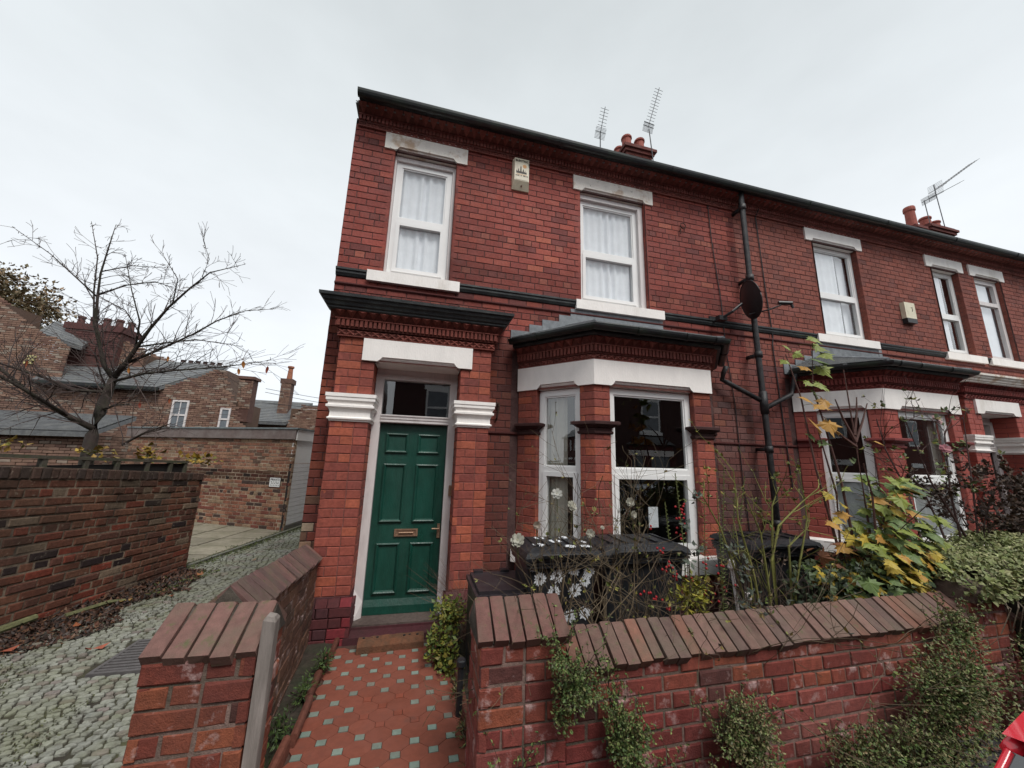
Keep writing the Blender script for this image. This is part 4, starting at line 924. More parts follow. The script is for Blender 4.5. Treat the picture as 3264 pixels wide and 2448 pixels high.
sec = [(-.50, -.075), (-.50, .01), (-.47, .045), (-.39, .05), (-.34, .03), (-.34, -.075)]
for i in range(nxs+1):
    x = lerp(.715, 1.30, i/nxs)
    for (y, z) in sec: vs.append((x, y+R.uniform(-.006, .006)-.04*(1-i/nxs), z+R.uniform(-.006, .006)*(z > 0)))
for i in range(nxs):
    for k in range(6): k2 = (k+1) % 6; fs.append((i*6+k, (i+1)*6+k, (i+1)*6+k2, i*6+k2))
fs += [tuple(range(6))[::-1], tuple(nxs*6+k for k in range(6))]
mb.add(vs, fs); mb.build('block', M_coir, B_)
for x in (.76, .83, .88, 1.12, 1.17, 1.24): mb = MB(); mb.lathe((x, -.44, .044), [(.011, -.01), (.011, .009)], 8); mb.build('hole', M_dark, B_)
# ------------------------------------------------------------------ garden walls
def colF(c, hd, w):
    x, y, z = c
    b = pick([(5, (0.431, 0.115, 0.077)), (3, (0.373, 0.089, 0.069)), (1.6, (0.513, 0.150, 0.082)), (.5, (0.198, 0.075, 0.065))]) if z > .42 else pick([(5, (0.396, 0.085, 0.073)), (2, (0.443, 0.104, 0.082)), (1, (0.315, 0.075, 0.065))])
    return mixc(b, (0.560, 0.219, 0.181), max(0, nz3((x, y, z), 2.6, 5)*1.1) if z < .45 else 0)
def colL(c, hd, w):
    return pick([(4, (0.420, 0.124, 0.073)), (3, (0.350, 0.089, 0.061)), (.6, (0.163, 0.070, 0.056)), (1.5, (0.490, 0.150, 0.077))])
M_mortC = mat('mossy_coping_mortar', (.05, .043, .034), .95, .3, 40, .6, 120, grime=(.20, .17, .14), gscale=9, gamt=.7, gth=.62)
def coping(parent, A, B, zA, zB, near_d, ridge_d, rise, pitch=.078, thick=.075, tintf=None, both=True, gap=.011):
    """bricks laid on a slope from a ridge (d=ridge_d behind the face line) down to the near edge"""
    fr = Fr(A, (B[0]-A[0], B[1]-A[1])); L = math.hypot(B[0]-A[0], B[1]-A[1]); n = max(1, round(L/pitch)); st = L/n
    for k in range(n):
        jg = gap/2+R.uniform(-.002, .002); a0, a1 = k*st+jg, (k+1)*st-jg
        t = (k+.5)/n; z = lerp(zA, zB, t)+R.uniform(-.005, .005); e = R.uniform(-.008, .012)
        for side in ((1, -1) if both else (1,)):
            if side == 1: dn, dr = near_d+e, -ridge_d
            else: dn, dr = -2*ridge_d-near_d-e, -ridge_d
            zr = z+rise; nl = Vector((rise, abs(dn-dr))); nl.normalize(); td, tz = nl.x*thick*(1 if side == 1 else -1), nl.y*thick
            q = .009; zn = z
            v = []
            for a, ins in ((a0, 0), (a1, 0)):
                v += [fr.p(a, dn-td*.75-(.0), zn-tz*.75), fr.p(a, dn, zn), fr.p(a, dr, zr), fr.p(a, dr-(0 if side == 1 else 0), zr-tz*1.2)]
            # softened arrises: inset top
            vs = v; tt = tintf() if tintf else scl(pick([(5, (.32, .18, .145)), (1, (.39, .18, .125)), (1, (.26, .16, .135))]), R.uniform(.85, 1.12))
            fs = [(0, 3, 2, 1), (4, 5, 6, 7), (1, 2, 6, 5), (0, 1, 5, 4), (2, 3, 7, 6), (3, 0, 4, 7)]
            a0i, a1i = a0+q, a1-q
            v = [(q_[0]+R.uniform(-.002, .002), q_[1]+R.uniform(-.002, .002), q_[2]+R.uniform(-.0025, .0025)) for q_ in v]; vs = v
            up = [fr.p(a0i, dn-(q if side == 1 else -q), zn+.003+q*.5), fr.p(a1i, dn-(q if side == 1 else -q), zn+.003+q*.5), fr.p(a1i, dr, zr+.004), fr.p(a0i, dr, zr+.004)]
            fs = [(0, 3, 2, 1), (4, 5, 6, 7), (0, 1, 5, 4), (2, 3, 7, 6), (3, 0, 4, 7), (8, 9, 10, 11), (1, 8, 11, 2), (5, 6, 10, 9), (1, 5, 9, 8), (2, 11, 10, 6)]
            mb = MB(tt); mb.add(vs+up, fs); c = vs[1]
            mb.build('coping_brick', M_coping, parent, origin=c)
    m2 = MB(); ce = -ridge_d
    m2.add([fr.p(0, near_d-.03, zA-.02), fr.p(0, -ridge_d, zA+rise-.010), fr.p(0, -2*ridge_d-near_d+.03, zA-.03), fr.p(L, near_d-.03, zB-.02), fr.p(L, -ridge_d, zB+rise-.010), fr.p(L, -2*ridge_d-near_d+.03, zB-.03)],
           [(0, 1, 4, 3), (1, 2, 5, 4), (0, 2, 1), (3, 4, 5), (0, 3, 5, 2)]); m2.build('coping_mortar', M_mortC, parent)
def wall_body(parent, fr, L, z1f, thick, colf, m_b, mort, n, faces=('front',), course=.084, t=.04, z0=-.084, L_=.225, header=4, J=.012, jit=.003, zf=None, b=.006, holes=()):
    bk = MB(); z1 = z1f
    bk.obox(fr, .005, L-.005, -thick+.006, -.007, z0, z1); bk.build('mortar', mort, parent)
    bs = lay(fr, 0, L, z0, z1, list(holes), course=course, L=L_, J=J, header=header, col=colf, jit=jit, t=t, b=b, flemish=(header == 0))
    if 'end0' in faces: bs += lay(Fr(fr.p(0, -thick, 0)[:2], fr.n), 0, thick, z0, z1, [], course=course, L=L_, J=J, header=0, col=colf, jit=jit, t=t, b=b)
    if 'end1' in faces: bs += lay(Fr(fr.p(L, 0, 0)[:2], (-fr.n[0], -fr.n[1])), 0, thick, z0, z1, [], course=course, L=L_, J=J, header=0, col=colf, jit=jit, t=t, b=b)
    put_bricks(parent, bs, m_b, n)
RP = root('gate_pier', 'brick gate pier between the tiled path and the long garden wall', 'gate pier', (1.7, -2.3, 0), 'low gate piers either side of the path')
wall_body(RP, Fr((1.482, -2.45), (1, 0)), .443, .80, .34, colF, M_brickF, M_mortL, 300, ('end0', 'end1'), header=0, course=.0885)
coping(RP, (1.462, -2.45), (1.945, -2.45), .828, .832, .025, .16, .135, pitch=.08, tintf=lambda: scl((.33, .155, .13), R.uniform(.85, 1.12)))
GW = root('garden_wall', 'low red brick garden wall with sloping coping bricks in front of the bay window', 'garden wall', (3.4, -2.4, 0))
wall_body(GW, Fr((1.925, -2.448), (1, 0)), 3.08, .665, .23, colF, M_brickF, M_mortL, 300)
coping(GW, (1.945, -2.45), (5.0, -2.45), .672, .69, .028, .14, .13, pitch=.0775)
FPr = root('gate_pier', 'ivy swamped pier with a slipped stone cap at the far end of the front wall', 'gate pier', (5.2, -2.35, 0), 'low gate piers at the far end')
wall_body(FPr, Fr((5.005, -2.46), (1, 0)), .36, .80, .3, colF, M_brickF, M_mortL, 60, ('end0',), header=0)
mb = MB((.13, .075, .06)); mb.add([(5.0, -2.49, .80), (5.40, -2.49, .80), (5.40, -2.1, .80), (5.0, -2.1, .80), (5.02, -2.48, .86), (5.38, -2.48, .83), (5.32, -2.25, .93), (5.10, -2.25, .97), (5.38, -2.11, .86), (5.02, -2.11, .87)],
     [(0, 3, 2, 1), (0, 1, 5, 4), (4, 5, 6, 7), (7, 6, 8, 9), (1, 2, 8, 6, 5), (0, 4, 7, 9, 3), (2, 3, 9, 8)]); mb.build('cap_stone', M_coping, FPr)
NW = root('garden_wall', 'garden wall of the next house smothered by ivy beyond the far pier', 'garden wall', (8, -2.4, 0))
wall_body(NW, Fr((5.42, -2.44), (1, 0)), 5.0, .665, .23, colF, M_brickF, M_mortL, 100)
coping(NW, (5.42, -2.45), (10.4, -2.45), .672, .69, .028, .14, .13, pitch=.078)
LP = root('gate_pier', 'brick gate pier nearest the cobbled alley, beside the grey timber post', 'gate pier', (.3, -2.3, 0), 'low gate piers either side of the path')
wall_body(LP, Fr((.098, -2.45), (1, 0)), .405, .855, .36, colL, M_brickF, M_mortL, 300, ('end0', 'end1'), header=0, course=.0885)
coping(LP, (.085, -2.45), (.512, -2.45), .885, .87, .022, .18, .13, pitch=.083, thick=.07, tintf=lambda: scl((.36, .185, .155), R.uniform(.82, 1.12)))
PO = root('timber_post', 'grey weathered timber gate post against the alley side pier', 'post', (.54, -2.43, 0))
mb = MB(); mb.add([(.513, -2.455, -.1), (.566, -2.455, -.1), (.566, -2.395, -.1), (.513, -2.395, -.1), (.512, -2.452, .985), (.563, -2.452, .975), (.563, -2.395, .98), (.512, -2.395, .99), (.524, -2.444, 1.0), (.553, -2.444, .992), (.553, -2.405, .995), (.524, -2.405, 1.003)],
     [(0, 3, 2, 1), (0, 1, 5, 4), (1, 2, 6, 5), (2, 3, 7, 6), (3, 0, 4, 7), (4, 5, 9, 8), (5, 6, 10, 9), (6, 7, 11, 10), (7, 4, 8, 11), (8, 9, 10, 11)]); mb.build('post', M_wood, PO)
SW = root('garden_wall', 'short side wall with sloping coping bricks running from the alley side pier to the house', 'garden wall', (.25, -1.2, 0))
def colS(c, hd, w): return mixc(pick([(3, (0.288, 0.135, 0.085)), (2, (0.228, 0.104, 0.072)), (2, (0.336, 0.160, 0.104)), (1, (0.144, 0.085, 0.066))]), (0.240, 0.173, 0.122), .3)
frs = Fr((.345, -2.08), (-.08, 1.80)); Ls = 1.80
# stepped top follows the falling coping: three lifts
bs = []; bkm = MB()
bkm.add([frs.p(0, -.007, -.1), frs.p(Ls, -.007, -.1), frs.p(Ls, -.007, .70), frs.p(0, -.007, .885), frs.p(0, -.2, -.1), frs.p(Ls, -.2, -.1), frs.p(Ls, -.2, .70), frs.p(0, -.2, .885)], [(0, 1, 2, 3), (5, 4, 7, 6), (3, 2, 6, 7), (0, 3, 7, 4), (1, 5, 6, 2)]); bkm.build('mortar', M_mortL, SW)
zf_ = lambda a, z: z*(1-.19*a/Ls) if z > 0 else z
bs = lay(frs, 0, Ls, -.09, .90, [], course=.088, L=.225, J=.012, header=4, col=colS, jit=.003, zf=zf_)
put_bricks(SW, bs, M_brickF, 300)
coping(SW, frs.p(0, 0, 0)[:2], frs.p(Ls, 0, 0)[:2], .90, .715, .03, .12, .13, pitch=.08, gap=.019, tintf=lambda: scl(pick([(3, (.29, .155, .14)), (1, (.36, .19, .16)), (1, (.22, .13, .12))]), R.uniform(.85, 1.15)))
# alley boundary wall on the left
AW = root('boundary_wall', 'old stained brick boundary wall along the left side of the cobbled alley', 'wall', (-2.4, 1, 0))
fra = Fr((-3.2, -2.95), (.2294, .9733)); La = 5.31
ztop = lambda a: 1.365+(La-a)*.0665
def colA(c, hd, w):
    x, y, z = c; t = z/1.4
    if t > .90: return pick([(1, (0.117, 0.084, 0.073)), (1, (0.184, 0.110, 0.088))])
    b = pick([(3, (0.299, 0.114, 0.075)), (2.5, (0.230, 0.102, 0.075)), (2, (0.345, 0.156, 0.100)), (1, (0.063, 0.042, 0.044)), (.8, (0.414, 0.300, 0.213)), (1, (0.380, 0.096, 0.062))])
    n_ = nz3((x, y, z), 1.4, 3)
    return mixc(b, (0.098, 0.078, 0.056), max(0, .02+n_*.8+(t-.55)*.9))
bk = MB(); bk.add([fra.p(0, -.008, -.1), fra.p(La, -.008, -.1), fra.p(La, -.008, ztop(La)), fra.p(0, -.008, ztop(0)), fra.p(0, -.23, -.1), fra.p(La, -.23, -.1), fra.p(La, -.23, ztop(La)), fra.p(0, -.23, ztop(0))], [(0, 1, 2, 3), (5, 4, 7, 6), (3, 2, 6, 7), (0, 3, 7, 4), (1, 5, 6, 2)]); bk.build('mortar', mat('stained_mortar', (.26, .20, .145), .95, .35, 40, .8, 120, grime=(.045, .035, .028), gscale=2.2, gamt=.9, gth=.5), AW)
zfa = lambda a, z: z*ztop(a)/1.4
bs = lay(fra, 0, La, 0, 1.29, [], course=.0806, L=.235, J=.013, header=4, col=colA, jit=.004, b=.008, zf=zfa, d=0)
bs += lay(fra, 0, La, 1.29, 1.40, [], course=.11, L=.156, J=.010, header=0, col=colA, jit=.004, b=.008, zf=zfa, only_headers=True, d=.008)
bs += lay(Fr(fra.p(La, 0, 0)[:2], (-fra.n[0], -fra.n[1])), 0, .23, 0, 1.36, [], course=.08, L=.23, J=.012, header=0, col=colA, jit=.004, b=.008)
put_bricks(AW, bs, M_brickO, 300)
# fence behind it
FE = root('trellis_fence', 'dark low timber fence with square posts behind the alley boundary wall', 'fence', (-2.6, 1, 1.3))
fe = Fr(fra.p(0, -.30, 0)[:2], fra.u)
for a in (2.55, 3.05, 3.55, 3.95, 4.3, 4.7, 5.05, 5.3):
    mb = MB(); w_ = .045 if int(a*20) % 3 else .09; mb.obox(fe, a, a+w_, -.06, .0, .0, 1.63+.02*math.sin(a*7)-(a-2.5)*.035); mb.build('post', M_woodD, FE)
mb = MB(); mb.add([fe.p(1.2, .005, 1.66), fe.p(5.35, .005, 1.50), fe.p(5.35, .005, 1.535), fe.p(1.2, .005, 1.695), fe.p(1.2, -.05, 1.66), fe.p(5.35, -.05, 1.50), fe.p(5.35, -.05, 1.535), fe.p(1.2, -.05, 1.695)], [(0, 1, 2, 3), (3, 2, 6, 7), (4, 7, 6, 5), (0, 4, 5, 1), (1, 5, 6, 2)]); mb.build('rail', M_woodD, FE)
mb = MB(); mb.obox(fe, 1.2, 5.3, -.05, -.03, .3, 1.50); mb.build('backing_board', M_dark, FE)
# ------------------------------------------------------------------ garage
GA = root('garage', 'flat roofed brick garage with a white door at the back of the alley', 'garage', (-3, 6, 0))
gd = Vector((-2.23, 1.254)).normalized(); gc = Vector((-1.646, 5.112)); Lg = 5.5
fg = Fr(tuple(gc+gd*Lg), tuple(-gd))          # left to right, outward towards camera
def colG(c, hd, w):
    b = pick([(3, (0.530, 0.215, 0.139)), (2.5, (0.624, 0.324, 0.206)), (1.5, (0.406, 0.137, 0.101)), (1, (0.140, 0.090, 0.078)), (1, (0.702, 0.480, 0.310))])
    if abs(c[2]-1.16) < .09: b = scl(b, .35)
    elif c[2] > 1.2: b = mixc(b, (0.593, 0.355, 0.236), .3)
    return b
bk = MB(); bk.obox(fg, 0, Lg, -.06, -.007, -.1, 2.02); bk.obox(fg, 0, .2, -3.3, 0-.2, -.1, 2.0)
bk.build('mortar', mat('pale_mortar', (.44, .34, .25), .95, .2, 30, .6, 120, grime=(.12, .09, .07), gscale=2.5, gamt=.7, gth=.5), GA)
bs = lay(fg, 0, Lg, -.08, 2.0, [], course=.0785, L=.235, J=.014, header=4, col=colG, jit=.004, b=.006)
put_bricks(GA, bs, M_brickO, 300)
su = Vector((.157, .777)).normalized()
def slab(parent, name, m, z0, z1, o_, oe, tint=W1):
    A = gc+gd*(Lg+.1)+Vector((gd.y, -gd.x))*-o_; 
    nn = Vector(fg.n); ns = Vector((su.y, -su.x)); c0 = gc+nn*o_+ns*oe+(-gd)*.0
    # corner where the two overhanging edges meet
    p1 = gc+gd*(Lg+.1)+nn*o_; det = (-gd).x*su.y-(-gd).y*su.x; q = (gc+ns*oe)-p1; t = (q.x*su.y-q.y*su.x)/det; cnr = p1+(-gd)*t
    p3 = cnr+su*3.2; p4 = p1+su*3.2
    mb = MB(tint); P = [p1, cnr, p3, p4]; mb.add([(p.x, p.y, z) for z in (z0, z1) for p in P], [(3, 2, 1, 0), (4, 5, 6, 7), (0, 1, 5, 4), (1, 2, 6, 5), (2, 3, 7, 6), (3, 0, 4, 7)]); return mb.build(name, m, parent)
slab(GA, 'fascia', M_render, 2.01, 2.24, .05, .02)
slab(GA, 'roof', M_lead, 2.241, 2.275, .07, .07, (.9, 1.0, .95))
fs_ = Fr(tuple(gc+Vector((gd.y, -gd.x))*.0), (gd.y*-1 if 0 else .157, .777))
mb = MB(); mb.obox(fs_, .02, 2.6, -.06, .0, 1.46, 2.0); mb.build('door_header', M_upvc, GA)
mb = MB((.3, .28, .25)); mb.obox(fs_, .02, 2.6, -.08, .02, -.1, .10); mb.build('plinth', M_flag, GA)
for k in range(14): mb = MB(); z0_ = .11+k*.096; mb.obox(fs_, .06, 2.5, -.05, -.003+(0 if k % 2 else .002), z0_, z0_+.091); mb.build('door_slat', M_roller, GA)
mb = MB(); mb.obox(fs_, .01, .06, -.06, -.002, .0, 1.46); mb.build('door_jamb', M_dark, GA)
mb = MB(); mb.obox(fs_, -.02, 3.1, -.0, .045, 1.99, 2.235); mb.build('side_fascia', M_upvc, GA)
SG = root('private_sign', 'small white PRIVATE notice with black lettering on the garage wall', 'sign', fg.p(Lg-.42, .01, 1.02))
sa = Lg-.55; mb = MB((1, 1, 1)); mb.obox(fg, sa, sa+.30, .004, .012, .93, 1.13); mb.build('board', M_upvc, SG)
mb = MB(); 
for q in ((sa-.008, sa, .922, 1.138), (sa+.30, sa+.308, .922, 1.138), (sa, sa+.30, 1.13, 1.138), (sa, sa+.30, .922, .93)): mb.obox(fg, q[0], q[1], .004, .013, q[2], q[3])
mb.build('rim', M_ink, SG)
rz = math.atan2(-gd.y, -gd.x)
text('PRIVATE', .07, M_ink, SG, fg.p(sa+.15, .0128, 1.065), (HP, 0, rz))
mb = MB()
for zz, words in ((1.030, (.055, .03, .06, .025)), (1.0, (.07, .045, .07)), ):
    a_ = sa+.15-(sum(words)+.022*(len(words)-1))/2
    for w_ in words:
        q = a_
        while q < a_+w_-.004: mb.obox(fg, q, q+.007, .0122, .0132, zz, zz+R.uniform(.013, .018)); q += .0105
        a_ += w_+.022
for k in range(6):
    mb.obox(fg, sa+.03+k*.045, sa+.03+k*.045+.018, .0122, .0132, .952, .957); mb.obox(fg, sa+.03+k*.045, sa+.036+k*.045, .0122, .0133, .957, .976); mb.obox(fg, sa+.042+k*.045, sa+.048+k*.045, .0122, .0133, .957, .972); mb.obox(fg, sa+.03+k*.045, sa+.048+k*.045, .0122, .0134, .974, .979)
mb.build('small_print', M_ink, SG)
# ------------------------------------------------------------------ houses and trees in the background
def qbrick(c): return pick([(3, (.40, .235, .17)), (2, (.47, .29, .21)), (1, (.28, .15, .115)), (1, (.56, .45, .36))])
def bg_face(mb, fr, a0, a1, z0, z1, top=None, course=.088, L=.25, pal=None):
    """coarse courses of real brick blocks; top(a) limits the height for gables"""
    n = int((z1-z0)/course)
    for k in range(n):
        zb, zt = z0+k*course, z0+(k+1)*course-.013; a = a0-(L/2 if k % 2 else 0)
        while a < a1:
            s, e_ = max(a, a0), min(a+L-.014, a1); am = (s+e_)/2
            if e_-s > .05 and (not top or top(am) > zt-.05):
                vs, fs = brick_geo(fr, s, e_, zb, zt, R.uniform(0, .012), .05, .006, .005); mb.add(vs, fs, pick(pal) if pal else qbrick(0))
            a += L
def roof_slab(h, quad, name='roof', m=None, n=14):
    mb = MB(W1); A, B, C, D_ = [Vector(q) for q in quad]
    for k in range(n):
        t0, t1 = k/n, min(1, (k+1.15)/n)
        p0, p1, p2, p3 = A.lerp(D_, t0), B.lerp(C, t0), B.lerp(C, t1), A.lerp(D_, t1); up = Vector((0, 0, .03))
        mb.add([tuple(p0+up), tuple(p1+up), tuple(p2), tuple(p3), tuple(p0), tuple(p1)], [(0, 1, 2, 3), (4, 5, 1, 0)], scl(W1, R.uniform(.85, 1.1)))
    mb.add([tuple(p+Vector((0, 0, -.02))) for p in (A, B, C, D_)]+[tuple(p+Vector((0, 0, -.16))) for p in (A, B, C, D_)], [(0, 1, 2, 3), (4, 5, 1, 0), (5, 6, 2, 1), (6, 7, 3, 2), (7, 4, 0, 3), (7, 6, 5, 4)])
    return mb.build(name, m or M_slate, h)
def bgwin(h, fr, a0, a1, z0, z1, bars=1):
    f = MB(); F = .07; f.obox(fr, a0, a0+F, -.04, .05, z0, z1); f.obox(fr, a1-F, a1, -.04, .05, z0, z1); f.obox(fr, a0+F, a1-F, -.04, .05, z1-F, z1); f.obox(fr, a0-.06, a1+.06, -.04, .08, z0-.12, z0-.001); f.obox(fr, a0+F, a1-F, -.04, .045, (z0+z1)/2-.035, (z0+z1)/2+.035)
    if bars: f.obox(fr, (a0+a1)/2-.015, (a0+a1)/2+.015, -.04, .04, z0, z1-F)
    w_ = f.build('window', M_timberW, h); p = MB(); p.quad(fr.p(a0+F, .02, z0), fr.p(a1-F, .02, z0), fr.p(a1-F, .02, z1), fr.p(a0+F, .02, z1)); p.build('pane', M_glassD, w_)
M_glassD = mat('dim_window_pane', (.16, .18, .20), .12, .2, 3, 0, spec=.6)
# B: gabled house beyond the garage, slate roof facing us
HB = root('brick_house', 'old brown brick house with slate roof and two sash windows behind the garage', 'house', (-9, 15, 0))
fB = Fr((-13.6, 14), (1, 0))
mb = MB(); bg_face(mb, fB, 0, 4.2, 0, 4.2); fB2 = Fr((-9.6, 13.96), (1, 0)); top = lambda a: 5.25-(2.1-a)*.49 if a < 2.1 else 5.25-(a-2.1)*2.1
bg_face(mb, fB2, 0, 3.35, 0, 5.4, top); fB3 = Fr((-6.28, 13.96), (0, 1)); bg_face(mb, fB3, 0, 3, 0, 2.6)
mb.box(-13.6, -6.9, 14.05, 17, -.1, 3.9, (.2, .12, .08)); mb.box(-6.9, -6.35, 14.05, 17, -.1, 2.6, (.2, .12, .08)); mb.add([(-9.6, 14.03, 4.0), (-7.0, 14.03, 4.0), (-7.5, 14.03, 5.12), (-9.6, 14.03, 4.1)], [(0, 1, 2, 3)], (.2, .12, .08))
o = mb.build('wall', M_bgwall, HB)
roof_slab(HB, [(-13.7, 13.7, 4.2), (-9.6, 13.7, 4.2), (-8.3, 15.9, 5.75), (-13.9, 16.1, 5.9)]); roof_slab(HB, [(-9.6, 14.0, 4.2), (-7.55, 14.0, 5.19), (-8.2, 15.9, 5.74), (-8.8, 15.9, 5.7)], n=8)
bgwin(HB, fB2, .55, 1.15, 2.5, 3.75); bgwin(HB, fB2, 2.33, 2.72, 2.55, 3.52, 0)
mb = MB(); mb.box(-13.7, -9.5, 13.62, 13.72, 4.08, 4.2); mb.build('gutter', M_gutter, HB)
mb = MB((.2, .1, .08)); bg_face(mb, Fr((-7.0, 14.5), (1, 0)), 0, .55, 3.6, 5.0, course=.1, L=.24); mb.box(-6.98, -6.47, 14.53, 15.1, 3, 5.05, (.2, .1, .08)); mb.box(-7.06, -6.38, 14.44, 15.15, 4.95, 5.08, (.25, .13, .1)); mb.build('chimney_stack', M_bgwall, HB)
HBc = root('brick_house', 'row of small dark chimney pots and a low brown gable showing over the slate roof', 'house', (-11, 19, 0))
mb = MB(); bg_face(mb, Fr((-13.4, 18.5), (1, 0)), 0, 1.6, 4, 7.0, lambda a: 6.62-abs(a-.5)*.35); mb.box(-13.4, -9.4, 18.58, 21, 0, 6.05, (.3, .2, .15)); mb.build('wall', M_bgwall, HBc)
mb = MB((.2, .13, .11)); mb.box(-11.75, -9.75, 18.5, 19, 5.6, 6.22); st = mb.build('chimney_stack', M_bgwall, HBc)
for k in range(6): mb = MB((.12, .08, .08)); mb.lathe((-11.6+k*.34, 18.7, 6.22), [(.12, 0), (.10, .2), (.13, .24), (.09, .26)], 10); mb.build('chimney_pot', M_bgwall, st)
# C: far house with blue slate roof, thin chimney
HC = root('brick_house', 'distant house with dark blue slate roof and one thin chimney with a tall pot', 'house', (-7, 21, 0))
mb = MB(); bg_face(mb, Fr((-9.6, 20), (1, 0)), 0, 3.1, 0, 3.45); bg_face(mb, Fr((-6.5, 19.9), (1, 0)), 0, 2.6, 0, 4.6, lambda a: 3.4+a*1.5 if a < .75 else 4.5); mb.box(-9.6, -3.9, 20.05, 25, -.1, 3.4, (.2, .12, .08)); mb.box(-6.4, -3.9, 19.97, 20.6, 0, 4.3, (.2, .12, .08)); mb.build('wall', M_bgwall, HC)
roof_slab(HC, [(-9.7, 19.7, 3.43), (-6.5, 19.7, 3.43), (-5.8, 22, 4.95), (-9.8, 22, 4.95)]); roof_slab(HC, [(-5.8, 20.0, 4.5), (-3.8, 20.0, 4.5), (-3.8, 23, 4.9), (-5.8, 23, 4.9)])
mb = MB((.22, .12, .09)); mb.box(-7.35, -6.80, 20.6, 21.2, 3.8, 6.1); mb.box(-7.42, -6.74, 20.55, 21.25, 5.9, 6.2); bg_face(mb, Fr((-7.36, 20.58), (1, 0)), 0, .56, 4, 5.9, course=.1, L=.24); st = mb.build('chimney_stack', M_bgwall, HC)
mb = MB((1.1, 1.6, 1.2)); mb.lathe((-7.05, 20.9, 6.2), [(.17, 0), (.15, .35), (.13, .7), (.19, .75), (.19, .85), (.12, .86)], 10); mb.build('chimney_pot', M_clay, st)
# A: big house at far left
HA = root('brick_house', 'large brown brick house at far left with a wide red chimney stack crowded with pots', 'house', (-16, 15, 0))
fA = Fr((-22, 14), (1, 0))
mb = MB(); bg_face(mb, fA, 3, 9.0, 0, 9.5, lambda a: (7.75-(a-6.1)*.95 if a < 7.3 else 6.55-(a-7.3)*.5) if a > 6.1 else 8.0); mb.box(-22, -13.6, 14.05, 22, -.1, 5.0, (.2, .12, .08)); mb.box(-19, -15.8, 14.06, 16, 5, 7.4, (.2, .12, .08)); mb.build('wall', M_bgwall, HA)
roof_slab(HA, [(-14.35, 14.2, 6.25), (-12.9, 14.4, 5.82), (-13.3, 15.4, 6.45), (-14.6, 15.2, 7.05)], n=7)
mb = MB((.30, .085, .07)); bg_face(mb, Fr((-14.0, 14.9), (1, 0)), 0, 1.95, 5.6, 6.9, course=.1, L=.24, pal=[(1, (.22, .10, .09)), (1, (.18, .08, .075))])
mb.box(-13.98, -12.07, 14.93, 15.9, 4.5, 6.95, (.2, .09, .08)); mb.box(-14.08, -11.98, 14.85, 16, 6.7, 6.98, (.19, .08, .075)); st = mb.build('chimney_stack', M_terra, HA)
for k in range(8): mb = MB((.20, .085, .08)); mb.lathe((-13.85+k*.235, 15.3+.3*(k % 2), 6.98), [(.13, 0), (.11, .3), (.135, .34), (.135, .42), (.1, .43)], 10); mb.build('chimney_pot', M_bgwall, st)
mb = MB((.26, .14, .1)); bg_face(mb, Fr((-12.3, 15.2), (1, 0)), 0, 1.1, 4.5, 6.5, lambda a: 6.6-a*.5, course=.12, L=.3); mb.box(-12.3, -11.2, 15.25, 16.3, 4, 5.9, (.2, .12, .08)); mb.build('stair_gable', M_bgwall, HA)
for k in range(3): mb = MB((1, 1, .6)); mb.box(-14.25+k*.03, -14.0+k*.03, 13.93, 13.99, 4.86+k*.13, 4.95+k*.13); mb.build('vent_bar', M_cream, HA)
LT = root('outhouse', 'low brick outhouse with a mono pitch slate roof behind the bare tree', 'outhouse', (-10, 9, 0))
mb = MB(); bg_face(mb, Fr((-13.5, 9), (1, 0)), 0, 5.4, 0, 2.1); bg_face(mb, Fr((-8.1, 9), (0, 1)), 0, 2, 0, 2.1); mb.box(-13.5, -8.15, 9.05, 11, -.1, 2.05, (.2, .12, .08)); mb.build('wall', M_bgwall, LT); roof_slab(LT, [(-13.6, 8.8, 2.1), (-8.0, 8.8, 2.14), (-8.0, 10.4, 2.75), (-13.6, 10.4, 2.75)])
# overhead wires
for k, (p, q, s_) in enumerate((((-7.2, 18, 5.1), (1, 20, 4.6), .12), ((-7.2, 18, 4.9), (1, 20, 4.3), .14), ((-6.9, 17, 4.2), (1, 19, 4.05), .02))):
    pts = [tuple(Vector(p).lerp(Vector(q), t/8)-Vector((0, 0, s_*4*(t/8)*(1-t/8)))) for t in range(9)]
    mb = MB(); mb.tube(pts, .012, 4); mb.build('overhead_wire', M_blackm, origin=p, label=('upper sagging telephone wire', 'middle sagging telephone wire', 'lowest, nearly level telephone wire')[k]+' running from the thin chimney to the terrace', category='wire', group='telephone wires')
